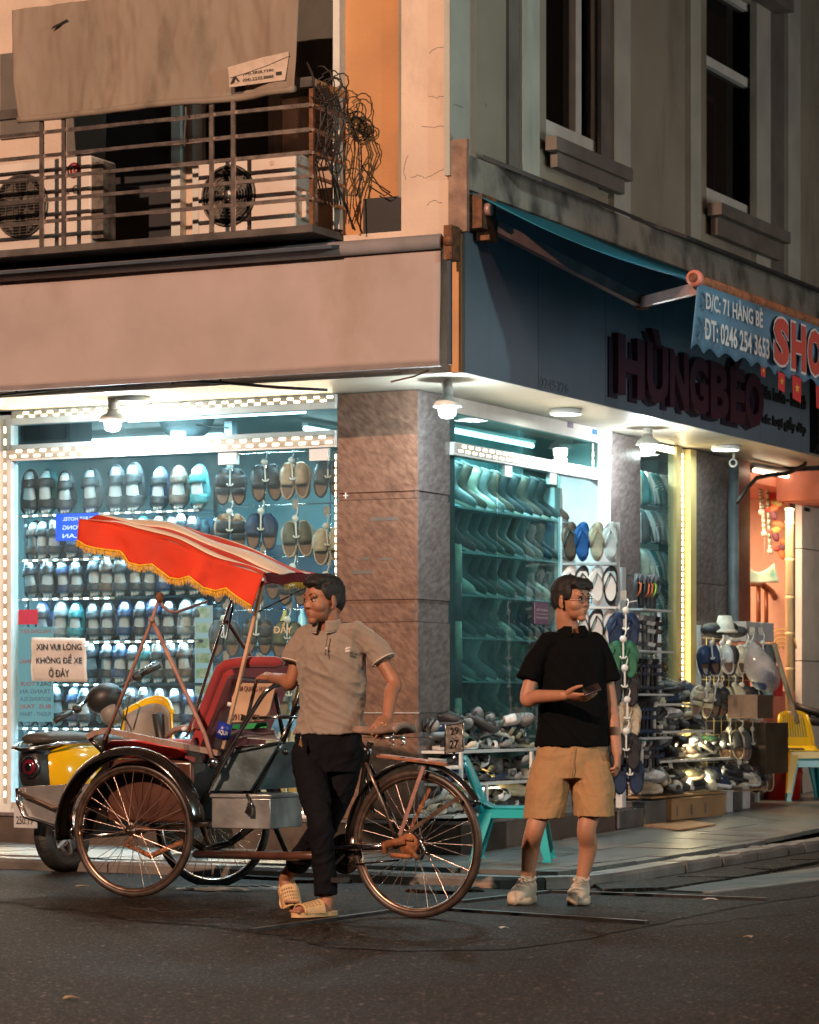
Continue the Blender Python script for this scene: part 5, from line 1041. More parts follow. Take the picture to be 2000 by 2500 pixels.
# -------------------- tiers left of the man, by the pillar
tl = thing('low_shelves', 'low white shelves of slippers on the step beside the granite pillar', 'shelves', R(1.0, .3, .28))
x0, x1 = 1100, 1335
for yb, w, nm, xa in ((1832, .22, 'top board', 1102), (1912, .28, 'middle board', 1130), (1990, .33, 'bottom board', 1102)):
    t0_, z = Rp(xa, yb, w); t1_, _ = Rp(x1, yb, w); z = max(z, .30)
    if z > .32: MB().box(R, (t0_, w-.34, z-.022), (t1_, w+.02, z-.004)).build('shelf_board', m_alu, tl)
    heap(R, t0_+.05, t1_-.05, z, w-.22, w-.08, 13, [S_slide, S_clog, S_slide, S_lsan], HEAPC+[('charcoal', 'grey'), ('olive', 'black')], 'slippers heaped on the low shelves by the pillar', 'on %s by the pillar' % nm, layers=2 if nm != 'top board' else 3, sc_=.95)
for x, ya, yb in ((1128, 1835, 1915), (1190, 1915, 1992), (1140, 1915, 1992), (1300, 1835, 1990)): t, z0 = Rp(x, yb, .30); _, z1 = Rp(x, ya, .30); MB().box(R, (t-.014, .285, z0), (t+.014, .303, z1)).build('shelf_leg', m_alu, tl)
lamp('low_shelf_light', 'AREA', R(.75, .05, .50), 3.5, (1, .75, .3), .3, target=R(1.0, .4, .2))
led_strip('led_strip', 'short warm LED strip under the low shelves by the pillar', R(.52, .12, .47), R(1.2, .12, .47), 0, RN, UZ, .06, .012, dash=.6)
# -------------------- wire stand with hanging shoes at the right
ws = thing('wire_stand', 'white wire stand hung with clogs and slippers beside the third granite pier', 'rack', R(6.3, .6, .2))
tA, tB = Rp(1708, 1700, .20)[0], Rp(1850, 1700, .20)[0]; zT = Rp(1708, 1526, .20)[1]
for t in (tA, tB): MB().box(R, (t-.015, .18, .22), (t+.015, .21, zT)).build('upright', m_rackw, ws)
for i in range(9): t = tA+(tB-tA)*i/8; MB().tube([R(t, .195, .35), R(t, .195, zT-.1)], .003, 5).build('wire', m_yel, ws)
for i in range(12): z = .35+(zT-.45)*i/11; MB().tube([R(tA, .198, z), R(tB, .198, z)], .003, 5).build('wire', m_yel, ws)
hw = [[('navy', 'navy'), ('white', 'white'), ('black', 'black'), ('cream', 'white'), ('grey', 'grey'), ('charcoal', 'grey')], [('beige', 'cream'), ('black', 'black'), ('charcoal', 'navy'), ('cream', 'beige'), ('black', 'charcoal'), ('black', 'black'), ('sky', 'grey')], [('black', 'beige'), ('charcoal', 'grey'), ('black', 'black'), ('black', 'white'), ('brown', 'beige')], [('black', 'grey'), ('charcoal', 'beige'), ('black', 'black'), ('black', 'beige'), ('brown', 'beige')]]
for ri, (y, xx) in enumerate(((1560, (1722, 1752, 1778, 1806, 1835, 1858)), (1662, (1716, 1736, 1756, 1782, 1806, 1832, 1856)), (1770, (1782, 1800, 1818, 1836, 1854)), (1850, (1790, 1806, 1822, 1838, 1852)))):
    for i, x in enumerate(xx):
        t, z = Rp(x, y, .28); c, c2 = hw[ri][i]
        dup(rs.choice([S_clogp, S_slidep]) if ri else S_clogp, R(t, .28, z), (0, R_(rs.uniform(-10, 10)), R_(20+rs.uniform(-35, 35))), '%s pair hung on the wire stand, %s, %s' % (c, ORD[i], RN_[ri]), 'pairs hung on the wire stand', .98, mset('x', c, c2))
for p in list(PROTO):
    for c in list(p.children):
        for g in list(c.children): bpy.data.objects.remove(g)
        bpy.data.objects.remove(c)
    bpy.data.objects.remove(p)
# ---------------------------------------------------------------- signs, posters and clutter in the windows
m_ply = M('plastic_sleeve', (.66, .60, .56), .3, var=.10, scale=9, coat=.5)
nt_ = thing('paper_notice', 'white plastic-covered paper notice taped to the left window above the scooter', 'notice', LP(143, 1610, .05))
def qd(w, *pp): return [LP(x, y, w) for x, y in pp]
q0 = qd(.03, (77, 1556), (208, 1558), (212, 1666), (77, 1663))
def nf(a, b):
    p = (q0[0].lerp(q0[1], a)).lerp(q0[3].lerp(q0[2], a), b); return p + LN*(.005*math.sin(a*9+b*3)+.004*math.sin(b*11))
MB().sheet(nf, 16, 12, .002).build('paper', m_ply, nt_)
mb = MB()
for s_, xa, xb, yb, yt in (('XIN VUI LÒNG', 88, 199, 1587, 1568), ('KHÔNG ĐỂ XE', 88, 200, 1620, 1597), ('Ở ĐÂY', 119, 169, 1653, 1629)):
    a = LP(xa, yb, .043); b = LP(xb, yb, .043); text(mb, s_, a, b-a, UZ, (b-a).length, (yb-yt)/F*a.y, 0, .015)
o = mb.build('lettering', m_black, nt_); o['kind'] = 'stuff'
# lettering on the glass door and the purple plate
mb = MB(); a = LP(667, 1546, .012); b = LP(714, 1546, .012); text(mb, 'ĐẨY', a, b-a, UZ, (b-a).length, 26/F*a.y, 0, .02); tag(mb.build('door_lettering', M('cream_vinyl', (.62, .45, .28), .5, var=.05)), 'cream letters ĐẨY stuck on the glass behind the man in the polo shirt', 'lettering')
m_pur = M('purple_plate', (.16, .08, .14), .5, var=.1)
sp = thing('push_sign', 'small purple sign on the glass door left of the man in the black shirt', 'sign', RP(1322, 1490, .02))
t0, z1 = Rp(1306, 1470, .02); t1, z0 = Rp(1339, 1525, .02)
MB().box(R, (t0, .014, z0), (t1, .024, z1)).build('plate', m_pur, sp)
mb = MB(); hh = z1-z0; text(mb, 'ĐẨY NGANG', R(t0+.02, .0255, z0+hh*.60), RX, UZ, t1-t0-.04, hh*.17, 0, .01); text(mb, 'Horizontal push', R(t0+.02, .0255, z0+hh*.22), RX, UZ, t1-t0-.04, hh*.14, 0, .0)
mb.box(R, (t0+.02, .0242, z0+hh*.46), (t1-.02, .0255, z0+hh*.48)); o = mb.build('lettering', m_white, sp); o['kind'] = 'stuff'
# reflection of a sign across the street, imitated by a glowing mirrored sheet
m_post = emitter('poster_reflection_glow', (.30, .62, .66), .55); m_pred = M('poster_red', (.45, .05, .05), .6); m_pblue = M('poster_blue', (.08, .16, .30), .6)
ps = thing('poster_reflection', 'glowing sheet imitating a mirrored poster reflection in the lower left of the window', 'poster', LP(70, 1650, -.06))
a = LP(41, 1762, -.06); bu, bz = Lp(130, 1530, -.06); au, az = Lp(41, 1762, -.06)
MB().box(L, (bu, -.065, az), (au, -.060, bz)).build('sheet', m_post, ps)
k = [('HALONG BAY', m_pred), ('1 day', m_pblue), ('2 days', m_pblue), ('3 days', m_pblue), ('TREKKING', m_pred), ('1 day', m_pblue), ('2 days', m_pblue), ('DAILY TOUR', m_pred), ('TRANG AN', m_pblue), ('BOOKING ELA', m_pblue), ('BUS  TAXI', m_pred), ('FLIGHT - TRAIN', m_pblue)]
for i, (s_, m) in enumerate(k):
    wl = (au-bu)*(.84 if len(s_) > 7 else .45); zz_ = bz-(i+.85)*(bz-az)/12.6
    mb = MB(); text(mb, s_, L(bu+.02, -.058, zz_), -LX, UZ, wl, (bz-az)/12.6*.55, 0, .01); mb.build('reflected_poster_line', m, ps)
ps2 = tag(lbox(30, 1488, 92, 1525, -.07, -.068).build('neon_sign', emitter('red_neon', (.9, .02, .06), .9)), 'small red glowing sign above the poster reflection at the left window edge', 'sign')
bp = thing('blue_sign_reflection', 'glowing blue panel imitating a mirrored sign reflection at the second sandal shelf', 'sign', LP(185, 1280, -.2))  # glowing panel imitating a street sign's reflection in the glass
u1, z1 = Lp(136, 1255, -.2); u0_, z0 = Lp(240, 1318, -.2); MB().box(L, (u0_, -.205, z0), (u1, -.2, z1)).build('panel', emitter('blue_reflection_glow', (.01, .10, .85), 1.5), bp)
for i, s_ in enumerate(('QUEST HOTEL', '- PHUONG', '300 LAN')): mb = MB(); text(mb, s_, L(u0_+.03, -.1985, z1-.055-.058*i), -LX, UZ, (u1-u0_)*.75, .030, 0, .01); mb.build('reflected_sign_line', emitter('reflected_words', (.8, .9, 1), 1.6), bp)
# upper transom: wall fan, black speaker, small camera, hanging cords
m_fan = M('fan_grey', (.16, .22, .24), .5, var=.2)
fn = thing('wall_fan', 'grey wall fan seen through the upper pane of the left window', 'fan', LP(455, 1015, -.6)); c = LP(455, 1012, -.6)
mt = Matrix.Translation(c) @ (LN+LX*.5+UZ*-.3).normalized().to_track_quat('Z', 'Y').to_matrix().to_4x4()
MB().lathe([(.03, -.05), (.12, -.04), (.20, 0), (.12, .045), (.03, .06), (0, .06)], 26, mt).build('cage', m_fan, fn)
for i in range(1, 5): MB().tube([mt @ V((.045*i*math.cos(q*.3), .045*i*math.sin(q*.3), .066-.016*i)) for q in range(21)], .003, 4, closed=True).build('cage_ring', m_chrome, fn)
MB().tube([c, c-LN*.15+V((0, 0, -.05)), c-LN*.2+V((0, 0, .2))], .03, 8).build('bracket', m_fan, fn)
bx = thing('speaker', 'black speaker box hanging at the left of the upper window pane', 'speaker', LP(110, 1040, -.5)); c0, z0 = Lp(172, 1083, -.4); c1, z1 = Lp(50, 1003, -.4)
MB().prism([(0, 0), (c1-c0, 0), (c1-c0, z1-z0-.05), (c1-c0-.05, z1-z0), (.05, z1-z0), (0, z1-z0-.06)], -LN*.28, L(c1, -.4, z0), LX, UZ).build('cabinet', RB['charcoal'], bx)
MB().prism([(.03, .03), (c1-c0-.03, .03), (c1-c0-.03, z1-z0-.08), (.03, z1-z0-.08)], LN*.008, L(c1, -.399, z0), LX, UZ).build('grille', m_black, bx)
o = MB().box(L, (Lp(566, 1050, -.5)[0], -.58, Lp(566, 1062, -.5)[1]), (Lp(548, 1050, -.5)[0], -.5, Lp(566, 1028, -.5)[1])).build('ceiling_box', m_fan); tag(o, 'small grey junction box in the upper pane left of the pillar', 'junction box')
o = MB().tube([LP(560, 1045, -.5), LP(520, 1042, -.5), LP(480, 1037, -.5)], .006, 5).build('cable', m_cable); tag(o, 'thin dark cable strung from the fan to the junction box', 'cable')
# counter with bottles behind the hung pairs
ct = thing('counter', 'shop counter behind the hung pairs in the left window', 'counter', L(1.2, -1.0, .28)); MB().box(L, (.62, -1.5, .28), (1.9, -1.1, 1.45)).build('body', M('counter_blue', (.08, .20, .30), .5, var=.3, scale=6), ct); MB().box(L, (.60, -1.52, 1.452), (1.92, -1.08, 1.49)).build('top', m_alu, ct)
m_pet = M('pale_bottle', (.35, .50, .48), .2, var=.1); nb = 0
for i in range(8):
    u = .70+.14*i; y_ = i in (2, 3, 7)
    t = thing('bottle', '%s bottle on the counter behind the hung pairs, %s' % ('yellow' if y_ else 'clear', ORD[i]), 'bottle', L(u, -1.25, 1.49), group='bottles on the counter'); T = Matrix.Translation(L(u, -1.25, 1.491))
    MB().lathe([(0, 0), (.033, 0), (.035, .02), (.035, .15), (.014, .20), (.014, .225), (0, .225)], 12, T).build('bottle_body', RB['mustard'] if y_ else m_pet, t); MB().lathe([(0, .226), (.015, .226), (.015, .245), (0, .246)], 10, T).build('cap', RB['blue'], t)
# dark display cabinet further back
o = MB().box(L, (.62, -1.85, .28), (2.7, -1.58, 2.2)).build('back_cabinet', M('cabinet_dark', (.03, .07, .10), .4, var=.4, scale=5)); tag(o, 'dark cabinet behind the counter and the hung pairs', 'cabinet')
# poster strip of landscape pictures right of the sandals
pp_ = thing('picture_strip', 'tall pale strip of landscape pictures standing right of the sandal shelves', 'poster', LP(497, 1600, -.25))
u0_, z1 = Lp(518, 1478, -.24); u1, z0 = Lp(476, 1700, -.24); MB().box(L, (u0_, -.25, z0), (u1, -.24, z1)).build('sheet', emitter('backlit_white', (.55, .78, .8), .55), pp_)
for i in range(6): MB().box(L, (u0_+.015, -.239, z0+(z1-z0)*(i+.2)/6), (u1-.01, -.237, z0+(z1-z0)*(i+.85)/6)).build('picture', M('picture_green', (.18, .32, .16), .6, var=.0, col2=(.5, .55, .5), scale=22), pp_)
# stickers on the header, wires
for x, y, m, lb in ((1393, 1038, m_pur, 'small pink sticker on the grey header beam above the glass doors'), (1453, 1055, RB['blue'], 'small blue and white sticker at the right end of the grey header beam')):
    t, z = Rp(x, y, .022); o = MB().box(R, (t-.05, .021, z-.02), (t+.05, .023, z+.02)).build('sticker', m); tag(o, lb, 'sticker')
o = MB().tube([L(4.6, .80, 3.03), LP(180, 946, .80), LP(300, 941, .80), LP(425, 928, .80), LP(540, 934, .80), LP(680, 946, .79), LP(800, 952, .7)], .010, 6).build('sagging_cable', m_cable); tag(o, 'thin black cable sagging along the fascia above the left window', 'cable')
p = LP(428, 925, .80); o = MB().tube([p+LX*(.03*math.cos(a*1.9))+UZ*(.03*math.sin(a*2.3))+LN*(.02*math.sin(a*3.1)) for a in range(12)], .007, 5).build('cable_knot', m_cable); tag(o, 'knot of wire clipped to the fascia above the left window', 'cable')
kb = thing('security_camera', 'small round security camera under the signboard by the third pier', 'camera', RP(1790, 1128, .2)); p = R(*[Rp(1790, 1130, .22)[0], .22, Rp(1790, 1130, .22)[1]])
MB().lathe([(0, 0), (.034, 0), (.036, .02), (.030, .07), (0, .075)], 18, Matrix.Translation(p) @ V((.15, 1, 0)).to_track_quat('Z', 'Y').to_matrix().to_4x4()).build('body', m_shade, kb)
MB().lathe([(0, -.003), (.022, -.003), (.022, .001), (0, .001)], 16, Matrix.Translation(p) @ V((.15, 1, 0)).to_track_quat('Z', 'Y').to_matrix().to_4x4()).build('lens', m_black, kb)
MB().tube([p+V((.01, .04, .03)), p+V((.01, .05, .09))], .010, 8).build('mount', m_shade, kb)
cb2 = thing('cable_loop', 'thick black cables curving from the sign end down to the grey meter box', 'cable', R(6.2, .5, 3.0))
for d in (0, .03, .055):
    pts = [(2010, 1060), (1985, 1105), (1962, 1135), (1920, 1155), (1880, 1158), (1848, 1165), (1825, 1190), (1800, 1225)]
    MB().tube([RP(x, y+d*60, .45-.02*i-d) for i, (x, y) in enumerate(pts)], .013, 7).build('cable', m_cable, cb2)
# ---------------------------------------------------------------- the neighbour's bright opening at the right
nb_ = thing('neighbour_house', 'warmly lit house next door with white panelled wall at the right edge', 'building', R(7.5, 0, .2))
m_glow = M('warm_interior_wall', (.80, .50, .38), .8, var=.06); m_coral = M('coral_paint', (.62, .20, .13), .7, var=.1)
tn0, tn1 = Rp(1830, 1500, 0)[0], Rp(1958, 1500, 0)[0]
N_ = lambda nm, m, *bx: (lambda mb: ([mb.box(R, a, b) for a, b in bx], mb.build(nm, m, nb_))[1])(MB())
N_('back_wall', m_glow, ((tn0-.8, -1.7, .2), (tn1+3.5, -1.6, 3.3))); N_('inner_wall', m_glow, ((tn1+.7, -1.6, .2), (tn1+.8, -.13, 3.3))); N_('floor_slab', m_step, ((tn0-.3, -2.6, .1), (tn1+3.4, -.0, .22)))
N_('ceiling', m_coral, ((tn0-.1, -2.6, 2.92), (tn1+3.4, .0, 3.0)))
pz = [.2, 1.42, 2.42, 3.2, 4.1]
for z0, z1 in zip(pz, pz[1:]): N_('wall_panel', m_blockwall, ((tn1, -.06, z0+.004), (tn1+.9, .0, z1-.004)), ); N_('wall_panel', m_blockwall, ((tn1+.906, -.06, z0+.004), (tn1+2.4, .0, z1-.004)))
N_('panel_backing', m_black, ((tn1+.01, -.12, .2), (tn1+2.4, -.065, 4.1)))
N_('fascia', m_coral, ((7.02, .0, 2.80), (tn1+2.4, .45, 3.05)))
N_('dark_upper_wall', m_black, ((7.25, -.3, 3.06), (tn1+3, .3, 9.5)))
N_('red_skirting', m_coral, ((tn0+.25, -.12, .2), (tn1-.01, -.06, 1.15)))
N_('wall_socket', m_black, ((Rp(1958, 1243, .01)[0]+.08, .001, Rp(1965, 1248, 0)[1]), (Rp(1958, 1243, .01)[0]+.22, .012, Rp(1965, 1239, 0)[1])))
lamp('neighbour_light', 'AREA', R(tn0+.6, -.7, 2.85), 62, (1, .62, .38), .8, target=R(tn0+.6, -.9, 0))
lamp('neighbour_front_light', 'AREA', R(tn0+.5, .18, 2.72), 22, (1, .80, .55), .5, target=R(tn0+1.2, .3, 0))
tbl = thing('tube_light', 'slanted bright tube light under the coral fascia of the house next door', 'tube light', RP(1900, 1150, .1), group='tube lights on the shop ceiling')
MB().tube([RP(1842, 1148, .1), RP(1925, 1163, .1)], .018, 8).build('tube', emitter('warm_tube', (1, .82, .55), 8), tbl); MB().tube([RP(1840, 1135, .1), RP(1925, 1150, .1)], .022, 8).build('batten', m_roll, tbl)
bm_ = thing('bamboo_pole', 'upright yellow bamboo pole in front of the white panelled wall', 'bamboo pole', R(7.2, .1, .25)); m_bam = M('bamboo', (.62, .44, .22), .45, var=.15, scale=3)
t, _ = Rp(1928, 1500, .15); zz_ = .25
while zz_ < 2.7:
    h = rs.uniform(.30, .38); z2 = min(2.72, zz_+h); MB().tube([R(t+.004, .15, zz_), R(t, .15, zz_+.02), R(t, .15, z2-.02), R(t+.004, .15, z2)], [.040, .035, .035, .041], 10).build('segment', m_bam, bm_); zz_ = z2+.003
st_ = thing('wooden_stick', 'long wooden stick leaning behind the yellow chair', 'stick', RP(1945, 1740, .6)); MB().tube([RP(1890, 1570, .5), RP(1915, 1660, .6), RP(1948, 1765, .75)], .02, 8).build('stick', M('grey_wood', (.20, .15, .10), .7, var=.3), st_)
# pinwheels on striped sticks, lantern
for i, (x, y0, y1, cc) in enumerate(((1852, 1155, 1250, (('yellow', 'mustard'), ('orange', 'orange'), ('purple', 'maroon'))), (1858, 1155, 1303, (('red', 'orange'), ('yellow', 'mustard'), ('red', 'maroon'))), (1873, 1158, 1346, (('orange', 'orange'), ('purple', 'maroon'), ('red', 'orange'))))):
    t = thing('pinwheel', 'striped stick with coloured paper pinwheel hanging in the bright doorway, %s' % ('shortest', 'middle one', 'longest')[i], 'pinwheel', RP(x, y0, -.2), group='pinwheels in the bright doorway')
    a = RP(x, y0, -.2); b = RP(x+8, y1, -.2)
    for j in range(12): MB().tube([a.lerp(b, j/12), a.lerp(b, (j+.8)/12)], .014, 6).build('stick_segment', RB['cream'], t)
    for j in range(12): MB().tube([a.lerp(b, (j+.8)/12), a.lerp(b, (j+1)/12)], .0145, 6).build('stripe', RB['green' if i else 'maroon'], t)
    MB().ball(b, .028, 6).build('knob', RB['cream'], t)
    for j, (_, c) in enumerate(cc):
        an = (.3, -.5, 1.2)[j]; cpt = b+V((.10+.03*(j == 0), 0, .03+.05*(1-j))); MB().ball(cpt, (.055, .012, .032), 7, Matrix.Rotation(an, 3, 'Y')).build('petal', RB[c], t)
    MB().ball(b+V((.055, 0, .02)), (.03, .02, .02), 6).build('bow', m_redp, t)
o = MB().prism([(0, 0), (.17, 0), (.17, -.22), (.12, -.30), (.02, -.28), (0, -.2)], V((0, .01, 0)), RP(1872, 1160, -.3), (1, 0, 0), (0, 0, 1)).build('red_pennant', m_flag); tag(o, 'red pennant with gold mark hanging at the top of the bright doorway', 'pennant')
mb = MB(); text(mb, '福' if False else 'S', RP(1886, 1190, -.29)+V((0, -.01, 0)), (1, 0, 0), UZ, .07, .12, 0, .02); o = mb.build('pennant_mark', m_star, o)
lp = thing('cushion_sign', 'green and white saddle-shaped cloth shade hanging on a string in the doorway', 'lamp shade', RP(1855, 1400, -.3)); p = RP(1855, 1422, -.3)
MB().sheet(lambda a, b: p+V(((a-.5)*.34*(1-.25*b), -.02+.10*math.sin(a*math.pi), b*.17*(1-.45*math.sin(a*math.pi)))), 16, 6, .006).build('shade', M('sea_green_cloth', (.62, .62, .50), .7, var=.0, col2=(.10, .30, .24), scale=7, mix=.5), lp); MB().tube([RP(1867, 1385, -.3), RP(1867, 1250, -.3)], .003, 4).build('string', RB['cream'], lp)
rc = thing('wooden_chair', 'reddish curved-arm wooden chair inside the bright doorway', 'chair', R(6.9, -1.2, .22)); m_wd = M('reddish_wood', (.30, .09, .035), .35, var=.3, scale=8, coat=.3)
for pts, r in ((((1862, 1428), (1885, 1445), (1900, 1475), (1903, 1510), (1896, 1530)), .030), (((1852, 1428), (1852, 1540)), .022), (((1871, 1440), (1871, 1540)), .020), (((1826, 1420), (1826, 1540)), .026), (((1820, 1425), (1862, 1428)), .022)): MB().tube([RP(x, y, -.5) for x, y in pts], r, 8).build('chair_rail', m_wd, rc)
def wbox(x0, y0, x1, y1, w, dep, m, nm, lb, cat):
    a, z1 = Rp(x0, y0, w); b, _ = Rp(x1, y0, w); _, z0 = Rp(x0, y1, w); o = MB().box(R, (a, w-dep, z0), (b, w, z1)).build(nm, m, bevel=.004); return tag(o, lb, cat)
wbox(1822, 1517, 1858, 1566, .25, .2, m_wbox, 'printed_carton', 'white printed carton on the shelf behind the wire stand, left one', 'box')
wbox(1860, 1519, 1890, 1566, .25, .2, m_wbox, 'printed_carton', 'white printed carton on the shelf behind the wire stand, right one', 'box')
wbox(1820, 1568, 1900, 1579, .27, .26, m_coral, 'wall_shelf', 'reddish shelf board behind the wire stand carrying two cartons', 'shelf')
wbox(1893, 1625, 1912, 1700, .25, .2, m_flag, 'red_box', 'bright red box in front of the bamboo pole', 'box')
wbox(1850, 1696, 1888, 1754, .62, .25, RB['brown'], 'brown_bag', 'dark brown bag on the ledge right of the wire stand', 'bag')
wbox(1870, 1765, 1925, 1890, .45, .3, M('dark_cabinet', (.05, .035, .02), .6, var=.3), 'low_cabinet', 'dark low cabinet behind the red bucket', 'cabinet')
t, z = Rp(1908, 1570, -.1); bk = thing('wire_basket', 'yellow looped wire basket glowing in the doorway behind the bamboo pole', 'basket', R(t, -.1, z))
for i in range(5): MB().tube([R(t+.0, -.1, z-.05)+V((.028*(i+.7)*math.cos(a*.35), 0, .036*(i+.7)*math.sin(a*.35))) for a in range(10)], .007, 5).build('loop', RB['mustard'], bk)
# clear bag of slippers hung on the stand, and caps on top
bgp = thing('plastic_bag', 'clear plastic bag full of dark slippers bulging from the wire stand', 'bag', RP(1870, 1640, .9)); c = RP(1868, 1640, .85); MB().sheet(lambda a, b: c+V((.17*math.cos(a*6.283)*max(0, math.sin(b*3.1415))**.7*(1-.5*b)+(-.10*b*1.5+.04), .10*math.sin(a*6.283)*max(0, math.sin(b*3.1415))**.7, -.17+.42*b+.012*noise.noise(V((a*9, b*9, 1))))), 22, 14).build('bag_film', glass('bag_film', (.72, .74, .74), .12, film=.5, filmcol=(.5, .5, .5)), bgp)
MB().ball(c+V((-.01, 0, -.06)), (.10, .07, .09), 8).build('contents', RB['navy'], bgp)
cp = thing('cap_pile', 'black and cream caps piled on top of the wire stand', 'caps', RP(1770, 1530, .6))
for i, (x, y, m, r) in enumerate(((1742, 1538, RB['black'], .10), (1772, 1533, RB['black'], .10), (1798, 1542, RB['charcoal'], .09))): MB().ball(RP(x, y, .58), (r, r*.8, r*.55), 8).build('cap', m, cp)
MB().lathe([(0, .10), (.050, .10), (.075, .0), (.10, -.02), (.10, -.03), (0, -.03)], 14, Matrix.Translation(RP(1770, 1535, .66))).build('cap', RB['cream'], cp)
# bucket
p = G(1907, 1952, .22); bu_ = thing('bucket', 'red bucket with black rim and lid on the pavement behind the yellow chair', 'bucket', p); T = Matrix.Translation(p); m_bk = M('red_plastic', (.40, .012, .010), .3, var=.1, coat=.4)
MB().lathe([(0, 0), (.165, 0), (.185, .22), (.19, .225), (.19, .24), (.18, .245), (.195, .40), (0, .40)], 28, T).build('pail', m_bk, bu_); MB().lathe([(.197, .39), (.205, .39), (.205, .43), (.19, .44), (0, .445)], 28, T).build('lid', m_black, bu_)
# motorbike wheel/seat edge behind the chair: black mesh chair
mc = thing('black_chair', 'black cushioned chair edge behind the yellow plastic chair', 'chair', G(1985, 1930, .22)); p = P(1975, 1740, 25.6)
MB().tube([P(1940, 1722, 25.6), P(1965, 1732, 25.5), P(2010, 1745, 25.5), P(2060, 1748, 25.5)], .035, 8).build('backrest', m_black, mc); MB().tube([P(1920, 1762, 25.6), P(1960, 1758, 25.5), P(2050, 1768, 25.5)], .04, 8).build('seat', m_black, mc); MB().tube([P(1950, 1765, 25.6), P(1955, 1950, 25.6)], .02, 8).build('leg', m_black, mc)
for x in (1958, 1975, 1992): MB().tube([P(x, 1735, 25.55), P(x+6, 1762, 25.55)], .012, 6).build('slat', m_black, mc)
# cardboard sheet on the pavement
q = [Gs(x, y) for x, y in ((1478, 2000), (1560, 1991), (1748, 2014), (1700, 2024), (1662, 2029), (1500, 2010))]
mb = MB(); k = len(q); mb.add([p+V((0, 0, .016)) for p in q]+[p+V((0, 0, .006)) for p in q], [tuple(range(k))[::-1], tuple(range(k, 2*k))]+[(i, (i+1) % k, k+(i+1) % k, k+i) for i in range(k)]); tag(mb.build('cardboard_sheet', m_card), 'flattened cardboard sheet lying on the pavement in front of the cartons', 'cardboard')
# dark side street beyond
o = MB().box(R, (10.2, -4, 0), (10.6, 6, 9)).build('far_building', m_black); tag(o, 'unlit dark building far down the side street at the right edge', 'building')
# ---------------------------------------------------------------- plastic chairs
def plastic_chair(name, label, p, rz, m, h=1., stack=None, slats=True):
    t = thing(name, label, 'chair', p, rz, 'low plastic chairs on the pavement')
    def rr_(w, d, n=6): return [(w*.5*sx*(1 if True else 0), d*.5*sy) for sx, sy in ((-1, -1), (1, -1), (1, 1), (-1, 1))]
    sw, sd, sh_ = .34, .33, .345
    mb = MB(); mb.sheet(lambda a, b: V(((a-.5)*(sw-.02*(1-b)), (b-.5)*sd, sh_-.018*math.sin(a*3.14)*math.sin(b*3.14)+.03*max(0, b-.85)/.15)), 10, 10, .01); local(mb.build('seat', m), t)
    local(MB().hexa([V((x, y, z)) for z, k in ((sh_-.06, 1.03), (sh_-.004, 1.)) for x, y in ((-sw/2*k, -sd/2*k), (sw/2*k, -sd/2*k), (sw/2*k, -sd/2*k+.012), (-sw/2*k, -sd/2*k+.012))]).build('front_apron', m), t)
    for s in (-1, 1):
        local(MB().hexa([V((s*(sw/2*k+a), y*k, z)) for z, k in ((sh_-.06, 1.03), (sh_-.004, 1.)) for a, y in ((0, -sd/2), (-.012, -sd/2), (-.012, sd/2), (0, sd/2))]).build('side_apron', m), t)
    for sx in (-1, 1):
        for sy in (-1, 1):
            mb = MB(); r = []
            for z, k, wv in ((0, 1.30, .05), (.018, 1.29, .038), (sh_-.03, 1.03, .075)):
                x = sx*sw/2*k; y = sy*sd/2*(k if sy < 0 else k+.06); r += [V((x, y, z)), V((x-sx*wv, y, z)), V((x-sx*(wv-.012), y-sy*.012, z)), V((x-sx*.012, y-sy*.012, z)), V((x-sx*.012, y-sy*(wv-.01), z)), V((x, y-sy*wv, z))]
            fs = [(i*6+j, (i+1)*6+j, (i+1)*6+(j+1) % 6, i*6+(j+1) % 6) for i in (0, 1) for j in range(6)]+[(0, 1, 2, 3, 4, 5), (12, 13, 14, 15, 16, 17)]
            local(mb.add(r, fs).build('leg', m), t)
    bw, bh = .31, .34
    def bf(a, b):   # backrest board
        w_ = bw*(1-.22*b**2); x = (a-.5)*w_; return V((x, sd/2-.005+.10*b+.02*math.cos((a-.5)*3), sh_+.0+bh*(b - .10*b*(2*abs(a-.5))**3)))
    mb = MB(); nA = 23
    if slats:
        for i in range(nA+1):
            pass
        holes = lambda a, b: .14 < a < .86 and .30 < b < .88 and int(a*27) % 2 == 0
        G_ = 27; Hh = 12; vs = []; idx = {}
        for i in range(G_):
            for j in range(Hh):
                a = (i+.5)/G_; b = (j+.5)/Hh
                if holes(a, b): continue
                c = [bf(i/G_, j/Hh), bf((i+1)/G_, j/Hh), bf((i+1)/G_, (j+1)/Hh), bf(i/G_, (j+1)/Hh)]; mb.add(c+[q+V((0, .010, 0)) for q in c], [(0, 1, 2, 3), (7, 6, 5, 4), (0, 4, 5, 1), (1, 5, 6, 2), (2, 6, 7, 3), (3, 7, 4, 0)])
    else: mb.sheet(bf, 12, 10, .010)
    local(mb.build('backrest', m), t)
    for s in (-1, 1): local(MB().tube([bf((s+1)/2*1., 0)+V((0, -.0, -.03)), bf((s+1)/2, .35), bf((s+1)/2, .7), bf((s+1)/2, .98)], [.020, .015, .013, .010], 8).build('back_post', m), t)
    return t
m_turq = M('turquoise_plastic', (.008, .42, .46), .28, var=.06, coat=.5); m_yelp = M('yellow_plastic', (.78, .52, .012), .3, var=.05, coat=.4)
pz_ = G(1272, 2085, .085); tc_ = plastic_chair('plastic_chair', 'turquoise plastic chair on the pavement behind the man in shorts', V((.64, 17.75, .085)), R_(84), m_turq, slats=False); tc_.scale = (1.15, 1.12, .93)
